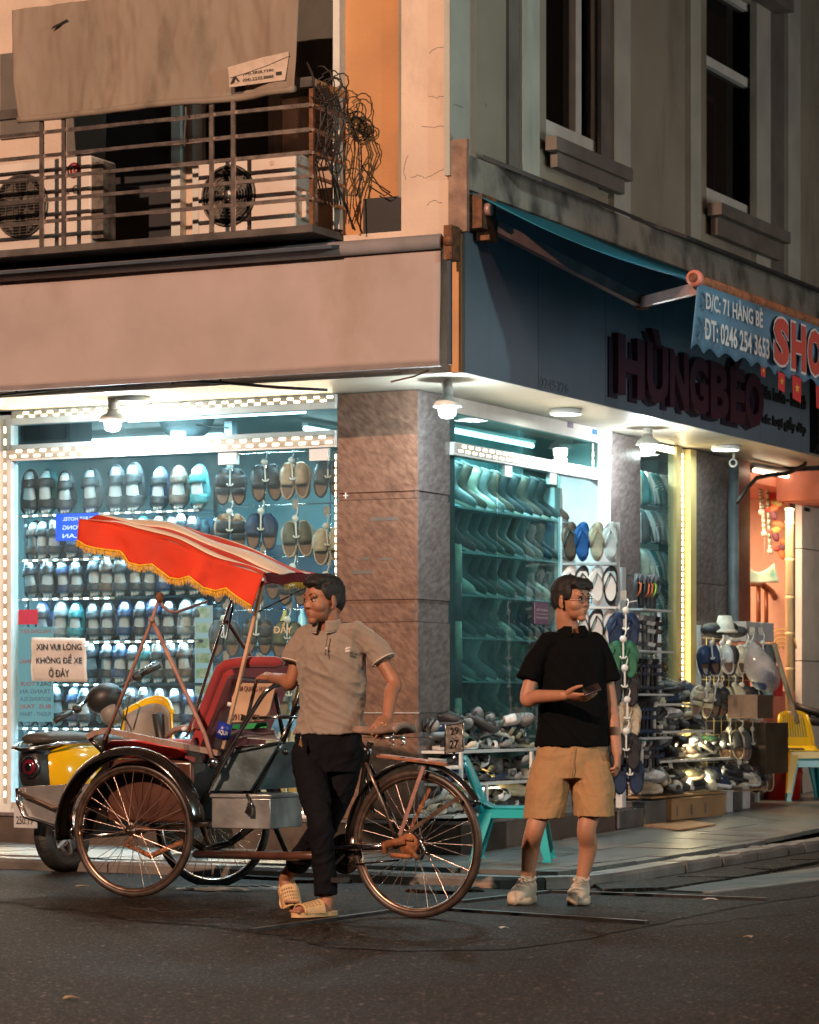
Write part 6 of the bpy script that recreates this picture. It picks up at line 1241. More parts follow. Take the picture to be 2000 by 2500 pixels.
yp = V((3.36, 24.75, .21)); t_ = plastic_chair('plastic_chair', 'turquoise plastic chair stacked underneath the yellow one', yp, R_(12), m_turq); t_.scale = (1.02,)*3
t_ = plastic_chair('plastic_chair', 'yellow slatted plastic chair stacked on a turquoise one at the right', yp+V((0, -.01, .075)), R_(12), m_yelp); t_.scale = (1.02,)*3
# ---------------------------------------------------------------- three-wheeled cycle rickshaw
m_tyre = M('worn_tyre', (.045, .030, .024), .42, var=.4, scale=20); m_tyreb = M('black_tyre', (.02, .02, .02), .55, var=.4, scale=20, bump=.6, bscale=60)
m_rim = M('rusty_rim', (.30, .20, .15), .3, .85, var=.4, scale=20); m_rims = M('silver_rim', (.5, .5, .5), .25, .95, var=.2, scale=20)
m_gloss = M('glossy_black_paint', (.018, .015, .014), .18, .25, var=.4, scale=8, coat=.7)
m_chr = M('scuffed_chrome', (.50, .50, .52), .16, 1., var=.25, scale=10); m_rusty = M('rust', (.24, .09, .035), .75, .2, var=.5, scale=20, bump=.8, bscale=50)
m_spk = M('spoke_wire', (.62, .50, .44), .25, .9, var=.1); m_pinkp = M('faded_pink_paint', (.32, .17, .14), .5, var=.35, scale=14)
cy_ = thing('cycle_rickshaw', 'three-wheeled cycle rickshaw with red and white striped canopy and yellow fringe', 'cyclo', (-.7, 15.2, 0))
def wheel(c, R0, e, nm, mt, mr, nsp=32, hubr=.03, hw=.045):
    e = V(e).normalized(); up = V((0, 0, 1)); ax = e.cross(up).normalized()
    circ = lambda r, n, o=0.: [c + e*(r*math.cos(2*math.pi*i/n)) + up*(r*math.sin(2*math.pi*i/n)) + ax*o for i in range(n)]
    ty = MB().tube(circ(R0-.019, 64), .019, 10, closed=True, up=ax).build(nm, mt, cy_)
    rim = MB(); rim.sheet(lambda a, b: c + (e*math.cos(2*math.pi*a)+up*math.sin(2*math.pi*a))*(R0-.050+.014*abs(2*b-1)) + ax*(.034*(b-.5)), 64, 4, .002); rim.build('rim', mr, ty)
    hb = Matrix.Translation(c) @ ax.to_track_quat('Z', 'Y').to_matrix().to_4x4()
    MB().lathe([(0, -hw-.02), (.008, -hw-.02), (.008, -hw), (hubr, -hw+.004), (hubr, -hw+.01), (.017, -hw+.02), (.017, hw-.02), (hubr, hw-.01), (hubr, hw-.004), (.008, hw), (.008, hw+.02), (0, hw+.02)], 14, hb).build('hub', mr, ty)
    for i in range(nsp):
        a = 2*math.pi*i/nsp; s = 1 if i % 2 else -1; sh = .42*(1 if (i//2) % 2 else -1)
        p0 = c + (e*math.cos(a+sh)+up*math.sin(a+sh))*(hubr-.003) + ax*(s*(hw-.007)); p1 = c + (e*math.cos(a)+up*math.sin(a))*(R0-.043)
        MB().tube([p0, p1], .0017, 5, caps=False).build('spoke', m_spk, ty)
    return ty, ax
KF = V((-.92, .39, 0)).normalized(); KS = V((.39, .92, 0)).normalized(); KO = V((-1.484, 15.6, 0))
def K(a, b, z): return KO + KF*a + KS*b + V((0, 0, z))
def Kp(px, py, b=0.):
    k = (px-1000)/F; o = KO + KS*b; a = (k*o.y - o.x)/(KF.x - k*KF.y); Y = o.y + KF.y*a; return P(px, py, Y)
def Kpa(px, py, b=0.): p = Kp(px, py, b); return (p-KO).dot(KF), p.z
c_near = V((-1.484, 15.6, .362)); c_far = c_near + KS*.93
wheel(c_near, .362, KF, 'front_wheel', m_tyre, m_rim); wheel(c_far, .362, KF, 'front_wheel', m_tyreb, m_rims)
RE = V((-.862, .507, 0)).normalized(); c_rear = V((.036, 14.1, .362)); _, rax = wheel(c_rear, .362, RE, 'rear_wheel', m_tyre, m_rim)
def fender(c, e, r, a0, a1, wd, nm, mat, crown=.02, off=0., rim_=True):
    e = V(e).normalized(); ax = e.cross(UZ).normalized(); n = 40
    fn = lambda a, b: c + (e*math.cos(a0+(a1-a0)*a)+UZ*math.sin(a0+(a1-a0)*a))*(r+crown*math.sin(math.pi*b)) + ax*(wd*(b-.5)+off)
    o = MB().sheet(fn, n, 8, .0025).build(nm, mat, cy_)
    if rim_: MB().tube([fn(i/40, 1.0) for i in range(41)], .006, 6).build('rolled_edge', m_chr, o)
    return o, fn
fender(c_near, KF, .405, R_(-8), R_(172), .15, 'fender', m_gloss, .045, -.04*-1 if False else -.045)
fender(c_far, KF, .405, R_(0), R_(172), .15, 'fender', m_gloss, .045, .045)
fender(c_rear, RE, .388, R_(-4), R_(150), .062, 'rear_fender', m_gloss, .018)
# stays and hub plates of the rear wheel
def rp(px, py, o=-.06):   # a point in the rear wheel's plane moved o towards the camera
    k = (px-1000)/F; q = c_rear - rax*0; n = RE.cross(UZ).normalized(); n = n if n.y < 0 else -n; base = V((c_rear.x, c_rear.y, 0)) + n*(-o)
    a = (k*base.y-base.x)/(RE.x-k*RE.y); return P(px, py, base.y+RE.y*a)
T = lambda pts, r, nm, mat, **kk: MB().tube(pts, r, 8, **kk).build(nm, mat, cy_)
for (a, b), w_, m in ((((1034, 1872), (976, 2040)), .020, m_pinkp), (((1122, 1946), (978, 2044)), .018, m_rim)): MB().bar(rp(*a), rp(*b), .004, w_, up=(0, 0, 1)).build('fender_stay', m, cy_)
MB().bar(rp(1050, 1925, .06), rp(985, 2060, .06), .004, .018).build('fender_stay', m_rusty, cy_)
T([rp(893, 1862), rp(915, 1915), rp(963, 2040)], .0075, 'seat_stay', m_rim); T([rp(905, 1868, .06), rp(985, 2055, .06)], .0075, 'seat_stay', m_gloss)
T([rp(800, 2070, -.07), rp(900, 2067, -.07), rp(968, 2063, -.07)], .011, 'chain_stay', m_chr); T([rp(800, 2075, .06), rp(1000, 2066, .06)], .011, 'chain_stay', m_gloss)
T([rp(848, 2112, -.02), rp(975, 2100, -.02)], .005, 'chain', m_gloss); T([rp(848, 2062, -.02), rp(975, 2068, -.02)], .005, 'chain', m_gloss)
hubm = lambda o: Matrix.Translation(c_rear - rax*0 + (RE.cross(UZ).normalized() if RE.cross(UZ).y < 0 else -RE.cross(UZ).normalized())*o) @ rax.to_track_quat('Z', 'Y').to_matrix().to_4x4()
MB().lathe([(0, -.01), (.052, -.01), (.055, 0), (.050, .008), (.03, .012), (0, .012)], 20, hubm(.075)).build('sprocket', m_rusty, cy_)
for (a, b), r in ((((945, 2062), (990, 2052)), .020), (((955, 2088), (1005, 2092)), .012), (((1002, 2072), (1020, 2098)), .011), (((938, 2055), (941, 2085)), .014), (((975, 2045), (1010, 2050)), .010)): MB().tube([rp(*a, -.09), rp(*b, -.09)], r, 8).build('hub_bracket', m_rusty, cy_)
T([rp(1012, 2035, -.075), rp(1030, 2058, -.08), rp(1036, 2082, -.08), rp(1028, 2100, -.08)], .008, 'brake_arm', m_chr)
# chainring, cranks
cb_ = rp(842, 2085, -.01); cm = Matrix.Translation(cb_) @ rax.to_track_quat('Z', 'Y').to_matrix().to_4x4()
MB().lathe([(0, -.006), (.095, -.006), (.10, 0), (.095, .006), (0, .006)], 36, cm).build('chainring', m_gloss, cy_)
for i in range(5): a = i*1.2566; MB().lathe([(0, -.009), (.022, -.009), (.022, .009), (0, .009)], 12, cm @ Matrix.Translation((.055*math.cos(a), .055*math.sin(a), 0))).build('chainring_hole', m_asph, cy_)
MB().bar(cb_+V((0, -.05, 0)), cb_+V((-.13, -.06, -.13)), .018, .012).build('crank', m_chr, cy_)
pd = rp(822, 2148, -.13); MB().box(lambda a, b, c: pd+RE*a+UZ*c+V((.5, .86, 0))*b, (-.05, -.04, -.012), (.05, .04, .012)).build('pedal', m_black, cy_)
# seat tube and saddle
T([cb_, rp(880, 1960, 0), rp(896, 1850, 0), rp(905, 1812, 0)], .017, 'seat_tube', m_gloss); T([rp(912, 1985, 0), rp(885, 1862, 0)], .010, 'front_strut', m_gloss)
sd_ = rp(928, 1786, -.01); sm = Matrix.Translation(sd_) @ Matrix.Rotation(math.atan2(RE.y, RE.x), 4, 'Z')
m_sad = M('worn_saddle', (.22, .15, .12), .45, var=.35, scale=14, bump=.3)
MB().sheet(lambda a, b: sm @ V((.15-.29*a, (b-.5)*(.045+.17*a**1.3)*1.0, .028-.03*(2*abs(b-.5))**2.2+.022*a-.01*math.sin(a*3.1))), 16, 12, .03).build('saddle', m_sad, cy_)
for s in (-1, 1): MB().tube([sm @ V((-.10+.012*math.cos(i*.9), s*.055+.012*math.sin(i*.9), -.07+.0035*i)) for i in range(26)], .003, 5).build('saddle_spring', m_chr, cy_)
T([sm @ V((.10, 0, 0)), sm @ V((0, .02, -.03)), sm @ V((-.11, .05, -.03))], .006, 'saddle_rail', m_chr); T([sm @ V((.10, 0, 0)), sm @ V((0, -.02, -.03)), sm @ V((-.11, -.05, -.03))], .006, 'saddle_rail', m_chr)
for o in (-.035, .035): T([rp(880, 1812, o), rp(895, 1835, o), rp(890, 1862, o)], .012, 'clamp', m_gloss)
# rack over the rear fender and its number plate
MB().bar(rp(922, 1846, -.045), rp(1094, 1868, -.045), .025, .010).build('rack_bar', m_rusty, cy_); MB().bar(rp(930, 1843, .045), rp(1092, 1863, .045), .02, .010).build('rack_bar', m_pinkp, cy_)
T([rp(1015, 1868, -.04), rp(1015, 1864, .04)], .006, 'rack_bolt', m_chr); T([rp(1085, 1868, 0), rp(1110, 1858, 0), rp(1108, 1836, 0)], .007, 'plate_bracket', m_chr)
q = [rp(*a, -.03) for a in ((1088, 1772), (1131, 1765), (1131, 1834), (1087, 1840))]; nq = (q[1]-q[0]).cross(q[3]-q[0]).normalized(); nq = nq if nq.y < 0 else -nq
pt = MB().add(q+[p-nq*.012 for p in q], [(0, 1, 2, 3), (7, 6, 5, 4), (0, 4, 5, 1), (1, 5, 6, 2), (2, 6, 7, 3), (3, 7, 4, 0)]).build('number_plate', M('dented_plate', (.22, .21, .20), .4, .7, var=.35, scale=30, bump=.6, bscale=40), cy_)
mb = MB(); text(mb, '29', q[3].lerp(q[2], .3)+UZ*.085+nq*.003, q[2]-q[3], UZ, .045, .035, 0, .01); text(mb, '27', q[3].lerp(q[2], .25)+UZ*.02+nq*.003, q[2]-q[3], UZ, .05, .04, 0, .01); o = mb.build('plate_figures', m_gloss, pt); o['kind'] = 'stuff'
MB().tube([p+nq*.003 for p in q], .004, 5, closed=True).build('plate_edge', m_chr, pt)
# cab: frame below the seat
m_brown = M('brown_varnish', (.075, .032, .022), .3, var=.3, scale=8, coat=.4)
for b in (.05, .80): T([Kp(478, 2086, b), rp(700, 2090, .02), rp(835, 2088, .02)], .022 if b < .1 else .018, 'main_tube', m_brown)
T([Kp(430, 2030, .12), Kp(500, 2075, .12), Kp(560, 2060, .5), Kp(640, 2000, .5)], .020, 'lower_tube', m_gloss)
T([K(0, -.03, .362), K(0, .96, .362)], .014, 'axle', m_rusty)
T([K(.02, .10, .36), K(.10, .10, .28), K(-.05, .10, .22), K(-.25, .10, .30)], .016, 'leaf_spring', m_rusty); T([K(.02, .83, .36), K(-.05, .83, .22), K(-.25, .83, .30)], .016, 'leaf_spring', m_rusty)
# body box under the seat
a0, _ = Kpa(470, 1950, .09); a1, _ = Kpa(258, 1950, .09)
MB().box(K, (a0, .10, .40), (a1, .83, .74)).build('body_box', m_brown, cy_, bevel=.02)
MB().hexa([K(a1-.002, .1, .40), K(a1+.16, .1, .30), K(a1+.16, .83, .30), K(a1-.002, .83, .40), K(a1-.002, .1, .73), K(a1+.10, .1, .62), K(a1+.10, .83, .62), K(a1-.002, .83, .73)]).build('front_board', m_gloss, cy_)
# seat cushion and padded backrest
m_vel = M('red_seat_vinyl', (.50, .035, .03), .5, var=.15, scale=5, bump=.2, bscale=30); m_mar = M('maroon_velvet', (.24, .012, .016), .8, var=.2, scale=5, sheen=.5)
MB().box(K, (a0+.06, .10, .745), (a1+.02, .82, .845)).build('seat_cushion', m_vel, cy_, bevel=.035)
pr = [(.10, .84), (.02, .84), (-.10, 1.02), (-.20, 1.18), (-.245, 1.235), (-.30, 1.27), (-.62, 1.28), (-.65, 1.25), (-.33, 1.225), (-.27, 1.16), (-.20, 1.02)]
def back(a, b):   # curved padded sheet across the cab
    prof = [Kpa(x, y, .05) for x, y in ((455, 1850), (478, 1790), (505, 1725), (528, 1665), (541, 1635), (560, 1622), (600, 1617), (650, 1616), (692, 1618))]
    t = a*(len(prof)-1); i = min(int(t), len(prof)-2); f = t-i; A, Z = prof[i][0]*(1-f)+prof[i+1][0]*f, prof[i][1]*(1-f)+prof[i+1][1]*f
    return A, Z
def backf(a, b):
    A, Z = back(a, 0); return K(A, .03+.79*b, Z-.012*math.sin(b*3.14)*(a > .5))
MB().sheet(lambda a, b: backf(a*.66, b), 22, 12, -.062).build('backrest', m_mar, cy_, bevel=.012)
MB().tube([backf(a/20, .015) for a in range(3, 21)], [.032]*17+[.022], 10).build('backrest_bolster', m_mar, cy_)
MB().tube([backf(a/20, .985) for a in range(3, 21)], [.032]*17+[.022], 10).build('backrest_bolster', m_mar, cy_)
# armrests (weathered wood and metal strip)
m_arm2 = M('weathered_armrest', (.32, .26, .23), .45, .35, var=.0, col2=(.30, .13, .08), scale=14, mix=.55)
ar = [Kp(x, y, -.02) for x, y in ((216, 1800), (235, 1789), (262, 1784), (290, 1789), (400, 1812), (534, 1838))]
for p, q_ in zip(ar, ar[1:]): MB().bar(p, q_+(q_-p).normalized()*.004, .045, .030).build('armrest', m_arm2, cy_)
ar2 = [Kp(x, y, .86) for x, y in ((405, 1800), (425, 1782), (450, 1776), (480, 1780), (520, 1795))]
T(ar2, .016, 'far_armrest', m_arm2)
MB().bar(Kp(260, 1792, .0), Kp(248, 1860, .02), .02, .02).build('armrest_post', m_gloss, cy_)
T([Kp(215, 1800, -.02), Kp(245, 1830, 0), Kp(262, 1850, .05)], .012, 'armrest_curve', m_gloss)
# canopy frame
T([Kp(256, 1806, -.05), Kp(371, 1515, -.05), Kp(388, 1462, -.05)], .0095, 'canopy_strut', m_pinkp)
T([Kp(371, 1513, -.055), Kp(430, 1640, -.055), Kp(500, 1793, -.055), Kp(521, 1862, -.055)], .0125, 'canopy_strut', m_pinkp)
T([Kp(566, 1464, .8), Kp(520, 1600, .8), Kp(481, 1727, .8), Kp(455, 1800, .8)], .009, 'canopy_strut', m_chr)
T([Kp(554, 1516, .8), Kp(620, 1615, .8), Kp(680, 1700, .8)], .012, 'canopy_strut', m_pinkp)
T([Kp(390, 1452, -.05), Kp(396, 1478, -.05), Kp(412, 1492, -.05), Kp(430, 1495, 0), Kp(505, 1468, .25)], .0085, 'canopy_lever', m_pinkp)
MB().ball(Kp(390, 1458, -.06), (.022, .022, .028), 7).build('pivot_joint', m_rusty, cy_); MB().ball(Kp(371, 1514, -.065), .018, 6).build('pivot_joint', m_pinkp, cy_)
MB().lathe([(0, -.02), (.026, -.02), (.026, .02), (0, .02)], 12, Matrix.Translation(Kp(521, 1862, -.06)) @ KS.to_track_quat('Z', 'Y').to_matrix().to_4x4()).build('pivot_nut', m_chr, cy_)
MB().bar(Kp(643, 1420, -.02), Kp(545, 1828, -.02), .022, .016).build('wooden_prop', M('tan_wood', (.50, .30, .18), .6, var=.2, scale=9), cy_)
T([Kp(628, 1495, .0), Kp(745, 1437, .55)], .005, 'thin_rod', m_gloss); T([Kp(553, 1560, .5), Kp(569, 1480, .3)], .006, 'thin_rod', m_gloss)
# canopy cloth
m_cr = M('red_canopy_cloth', (.56, .040, .014), .75, var=.14, scale=4, bump=.35, bscale=16, spec=.25, stain=((.30, .02, .01), 3, .56, 1, .6)); m_cw = M('cream_canopy_stripe', (.74, .60, .46), .6, var=.1, scale=4); m_un = M('maroon_underside', (.16, .01, .012), .35, var=.2, coat=.3)
Wc = .76
nA = [Kpa(*p, -.06) for p in ((194, 1268), (270, 1279), (350, 1299), (430, 1327), (510, 1358), (580, 1384), (643, 1404))]
def edge(pts, a):
    t = a*(len(pts)-1); i = min(int(t), len(pts)-2); f = t-i; return pts[i][0]*(1-f)+pts[i+1][0]*f, pts[i][1]*(1-f)+pts[i+1][1]*f
def topf(a, b):
    A, Z = edge(nA, a); return K(A - .0*b, -.06+Wc*b, Z + .055*math.sin(math.pi*b)*(.35+.9*a*(1-a)*2) + .02*b + .006*math.sin(a*15+b*6) + .022*noise.noise(V((a*4, b*5, 2))))
cuts = [0, .05, .12, .18, .25, .52, .60, .66, .78, .90, 1.]
cols_ = [m_cr, m_cw, m_cr, m_cr, m_cw, m_cr, m_cr, m_cw, m_cr, m_cr]
for i, (b0, b1) in enumerate(zip(cuts, cuts[1:])):
    MB().sheet(lambda a, b: topf(a, b0+(b1-b0)*b), 28, 3, .004).build('canopy_stripe', cols_[i], cy_)
lowp = [(189, 1322), (215, 1336), (239, 1342), (265, 1346), (294, 1349), (308, 1362), (319, 1378), (345, 1384), (374, 1381), (392, 1396), (414, 1414), (440, 1418), (469, 1411), (484, 1425), (499, 1438), (528, 1446), (558, 1440), (578, 1455), (598, 1470), (616, 1484)]
lw = [Kpa(*p, -.085) for p in lowp]
def flap(a, b):
    A0, Z0 = edge(nA, a); A1, Z1 = edge(lw, a); return K(A0+(A1-A0)*b, -.062-.025*b-.010*math.sin(a*22)*b-.030*noise.noise(V((a*7, b*1.5, 4)))*b, Z0+(Z1-Z0)*b)
MB().sheet(flap, 76, 8, .003).build('canopy_flap', m_cr, cy_)
# front and rear edges, far flap
MB().sheet(lambda a, b: topf(0, a) + V((0, 0, -.10*b - .02*abs(math.sin(a*9))*b)) + KF*(.012*b), 24, 4, .003).build('front_flap', m_cr, cy_)
MB().sheet(lambda a, b: topf(1, a) + V((0, 0, -.055*b)) - KF*(.012*b), 24, 4, .003).build('rear_flap', m_un, cy_)
MB().sheet(lambda a, b: topf(a, 1) + V((0, 0, -(.05+.02*abs(math.sin(a*12)))*b)) + KS*.01*b, 40, 4, .003).build('far_flap', m_cr, cy_)
for b in (.01, .99): T([topf(a/12, b)-V((0, 0, .012)) for a in range(13)], .008, 'canopy_rail', m_pinkp)
m_fr = M('yellow_fringe', (.72, .40, .02), .7, var=.3, scale=60); fr = MB(); tp_ = MB()
def strands(fn, n, ln, out):
    for i in range(n):
        a = i/n; p = fn(a); q = fn(min(1, a+.7/n)); l_ = ln*rs.uniform(.75, 1.15); sw = KF*rs.uniform(-.006, .006)
        fr.add([p+out, q+out, q+out*1.3+sw-V((0, 0, l_)), p+out*1.3+sw-V((0, 0, l_*rs.uniform(.85, 1)))], [(0, 1, 2, 3)])
strands(lambda a: flap(a, 1)+V((0, 0, .012)), 300, .042, -KS*.006); strands(lambda a: flap(a, 1)+V((0, 0, .012)), 300, .036, -KS*.010)
strands(lambda a: topf(0, a)+V((0, 0, -.11)), 90, .04, KF*.02); strands(lambda a: topf(a, 1)+V((0, 0, -.06)), 160, .04, KS*.02); strands(lambda a: topf(1, .3+.7*a)+V((0, 0, -.05)), 80, .035, -KF*.015)
o = fr.build('fringe', m_fr, cy_); o['kind'] = 'stuff'
MB().tube([flap(a/76, 1)-KS*.009+V((0, 0, .006)) for a in range(77)], .0055, 5).build('fringe_braid', m_fr, cy_)
# push bars and rear frame of the cab
T([Kp(486, 1972, .0), Kp(560, 1830, .0), Kp(638, 1703, .0), Kp(650, 1688, 0), Kp(668, 1675, .02), Kp(686, 1671, .06), Kp(735, 1670, .10)], .0135, 'push_bar', m_chr)
T([Kp(686, 1672, .06), Kp(700, 1660, .4), Kp(712, 1655, .74)], .012, 'push_bar', m_chr)
T([Kp(617, 1753, .02), Kp(725, 1750, .06)], .010, 'cross_bar', m_chr); T([Kp(575, 1827, .02), Kp(690, 1812, .05)], .006, 'cross_bar', m_chr)
for a_, b_ in (((690, 1812), (605, 1938)), ((730, 1724), (620, 1938)), ((735, 1695), (690, 1815))): T([Kp(*a_, .10), Kp(*b_, .10)], .013, 'rear_stay', m_gloss)
T([Kp(740, 1640, .5), Kp(700, 1800, .5)], .012, 'rear_stay', RB['mustard']); T([Kp(672, 1690, .7), Kp(692, 1800, .7)], .012, 'rear_stay', m_gloss)
T([Kp(595, 1935, .1), Kp(640, 1945, .1), Kp(700, 2085, .2)], .014, 'rear_stay', m_gloss)
MB().ball(Kp(697, 1836, .08), .02, 6).build('pivot_joint', m_gloss, cy_)
# painted panel behind the backrest
q = [Kp(*a, .12) for a in ((569, 1667), (674, 1669), (652, 1758), (562, 1764))]
m_tanp = M('tan_panel', (.42, .28, .18), .5, var=.2, scale=7)
pn = MB().add(q+[p+KS*.012 for p in q], [(0, 1, 2, 3), (7, 6, 5, 4), (0, 4, 5, 1), (1, 5, 6, 2), (2, 6, 7, 3), (3, 7, 4, 0)]).build('painted_panel', m_tanp, cy_)
dn = (q[1]-q[0]).normalized(); mb = MB(); text(mb, 'LÂM QUANG HUY', q[0]+dn*.02-UZ*.05-KS*.004, dn, UZ, .18, .042, 0, .01); text(mb, '0913   8759', q[3]+dn*.01+UZ*.012-KS*.004, dn, UZ, .165, .035, 0, .02); o = mb.build('panel_lettering', M('brown_lettering', (.10, .02, .015), .5), pn); o['kind'] = 'stuff'
MB().bar(Kp(561, 1776, .1), Kp(653, 1770, .1), .02, .028).build('green_strip', M('green_strip', (.01, .28, .08), .5, var=.1), cy_)
m_tin = M('dented_tin', (.48, .50, .50), .30, .75, var=.3, scale=6, bump=.5, bscale=7)
q = [Kp(*a) for a in ((553, 1795, .05), (686, 1806, .05), (648, 1772, .62), (560, 1785, .62))]; mb = MB(); mb.sheet(lambda a, b: q[0].lerp(q[1], a).lerp(q[3].lerp(q[2], a), b)+V((0, 0, .02*math.sin(a*7)*b-.01*math.cos(b*9))), 14, 8, .006); mb.build('tin_tray', m_tin, cy_)
q = [Kp(*a, .06) for a in ((575, 1822), (682, 1812), (610, 1930), (515, 1930))]; MB().add(q+[p+KS*.60 for p in q], [(0, 1, 2, 3), (7, 6, 5, 4), (0, 4, 5, 1), (1, 5, 6, 2), (2, 6, 7, 3), (3, 7, 4, 0)]).build('tin_body', M('reflection_teal_tin', (.22, .30, .33), .3, .7, var=.4, scale=5, bump=.8, bscale=10), cy_)  # teal-grey base colour stands in for teal-white reflections
# tool chest with padlock
a0, z1 = Kpa(513, 1948, .02); a1, _ = Kpa(664, 1948, .02); _, z0 = Kpa(520, 2022, .02)
ch_ = MB().box(K, (a1+.01, .02, z0), (a0-.01, .42, z1)).build('tool_chest', m_tin, cy_, bevel=.004); MB().box(K, (a1, .01, z1+.002), (a0, .43, z1+.022)).build('chest_lid', m_tin, ch_, bevel=.004)
mb = MB(); p = Kp(610, 1975, -.012); mb.box(lambda a, b, c: p+KF*a+KS*b+UZ*c, (-.016, -.01, -.03), (.016, .008, .01)); mb.build('padlock', m_chr, ch_); MB().tube([p+KF*.012+UZ*.01, p+KF*.010+UZ*.03, p-KF*.010+UZ*.03, p-KF*.012+UZ*.01], .004, 6).build('padlock_shackle', m_chr, ch_); MB().tube([Kp(603, 1940, 0), Kp(612, 1962, -.01), Kp(600, 1985, -.01)], .008, 6).build('strap', m_black, ch_)
# footrest: tin floor and cheeks inside a tube frame
m_tin2 = M('bright_tin', (.62, .63, .62), .22, .8, var=.15, scale=7, bump=.4, bscale=8)
q = [Kp(*a) for a in ((46, 1922, .06), (160, 1916, .06), (178, 2022, .06), (60, 1992, .06))]; MB().add(q+[p+KS*.006 for p in q], [(0, 1, 2, 3), (7, 6, 5, 4), (0, 4, 5, 1), (1, 5, 6, 2), (2, 6, 7, 3), (3, 7, 4, 0)]).build('footrest_cheek', m_tin2, cy_)
q2 = [p+KS*.70 for p in q]; MB().add(q2+[p+KS*.006 for p in q2], [(0, 1, 2, 3), (7, 6, 5, 4), (0, 4, 5, 1), (1, 5, 6, 2), (2, 6, 7, 3), (3, 7, 4, 0)]).build('footrest_cheek', m_tin2, cy_)
MB().sheet(lambda a, b: q[3].lerp(q[2], a)+KS*(.70*b)-V((0, 0, .004)), 4, 4, .006).build('footrest_floor', m_tin2, cy_); MB().sheet(lambda a, b: q[0].lerp(q[3], a)+KS*(.70*b), 4, 4, .006).build('footrest_front', m_tin2, cy_)
T([Kp(42, 1926, .03), Kp(44, 1960, .03), Kp(60, 1994, .03), Kp(100, 2006, .03), Kp(172, 2030, .03), Kp(182, 2020, .03)], .0115, 'footrest_tube', m_chr)
T([Kp(42, 1934, .02), Kp(90, 1954, .02), Kp(130, 1972, .02), Kp(160, 1968, .02), Kp(182, 1950, .02), Kp(198, 1930, .05)], .010, 'footrest_tube', m_rim)
T([Kp(163, 1914, .03), Kp(168, 1975, .03), Kp(176, 2024, .03)], .010, 'footrest_tube', m_rim); T([Kp(42, 1928, .03), Kp(42, 1928, .8)], .010, 'footrest_tube', m_chr)
T([Kp(200, 1985, .1), Kp(230, 1975, .1), Kp(262, 1978, .12), Kp(285, 2010, .12), Kp(330, 2035, .12)], .012, 'front_tube', m_rim); T([Kp(172, 2030, .05), Kp(240, 2040, .1), Kp(330, 2030, .1)], .012, 'front_tube', m_chr)
T([Kp(200, 1985, .7), Kp(262, 1978, .7), Kp(285, 2010, .7), Kp(330, 2035, .7)], .012, 'front_tube', m_rim)
# water bottles carried behind the seat
def bottle(p, tilt, label, full, wrap):
    t = thing('water_bottle', label, 'bottle', p); Tm = Matrix.Translation(p) @ Matrix.Rotation(R_(tilt), 4, 'Y') @ Matrix.Rotation(R_(8), 4, 'X')
    MB().lathe([(0, 0), (.033, 0), (.037, .01), (.035, .04), (.037, .07), (.034, .12), (.037, .15), (.034, .175), (.016, .215), (.014, .235), (0, .235)], 18, Tm).build('bottle_body', glass('pet_plastic', (.82, .86, .88), .05, film=.04), t)
    MB().lathe([(0, .235), (.016, .235), (.016, .255), (0, .256)], 14, Tm).build('cap', m_form, t)
    if wrap:
        MB().lathe([(.0385, .06), (.0385, .145)], 22, Tm).build('label_wrap', M('blue_label', (.01, .03, .30), .35, var=.3, scale=20), t)
        mb = MB(); vs, fs = text_geo('AQUA', 0, .02); x1 = max(v.x for v in vs); mb.add([Tm @ V((.0395*math.sin((v.x/x1-.5)*1.5), -.0395*math.cos((v.x/x1-.5)*1.5), .085+v.y*.032)) for v in vs], fs); o = mb.build('label_print', m_white, t); o['kind'] = 'stuff'
    return t
bottle(Kp(536, 1826, -.01)+V((0, 0, -.005)), 14, 'clear water bottle with blue label wedged behind the red seat', True, True)
bottle(Kp(503, 1880, -.02)+V((-.03, 0, -.01)), -20, 'crumpled clear bottle lying below the armrest of the cycle rickshaw', False, False)
# ---------------------------------------------------------------- yellow scooter
SO = V((-2.13, 17.93, 0)); SF = V((math.sin(R_(36)), math.cos(R_(36)), 0)); SR = V((math.cos(R_(36)), -math.sin(R_(36)), 0))
so = thing('scooter', 'yellow and black scooter parked at the kerb behind the cycle rickshaw', 'scooter', SO)
LEAN = math.tan(R_(-6))
def S(f, r, z): return SO + SF*f + SR*(r + z*LEAN) + V((0, 0, z))
m_ys = M('yellow_lacquer', (.78, .46, .008), .16, var=.06, coat=1.); m_bp = M('black_plastic', (.02, .02, .021), .45, var=.2); m_seat = M('scooter_seat', (.06, .055, .05), .55, var=.2, bump=.1)
def sloft(secs, nm, mat, n=20, par=so, sq=.85):   # sections across the scooter: (f, half width, zmin, zmax, r offset)
    mb = MB(); rg = []
    for f, hw, z0, z1, ro in secs:
        rg.append([S(f, ro+hw*math.copysign(abs(math.cos(2*math.pi*j/n))**sq, math.cos(2*math.pi*j/n)), (z0+z1)/2+(z1-z0)/2*math.copysign(abs(math.sin(2*math.pi*j/n))**sq, math.sin(2*math.pi*j/n))) for j in range(n)])
    return mb.add([p for r in rg for p in r], [(i*n+j, (i+1)*n+j, (i+1)*n+(j+1) % n, i*n+(j+1) % n) for i in range(len(rg)-1) for j in range(n)]+[tuple(range(n)), tuple(range((len(rg)-1)*n, len(rg)*n))], 0, True).build(nm, mat, par)
sax = SR
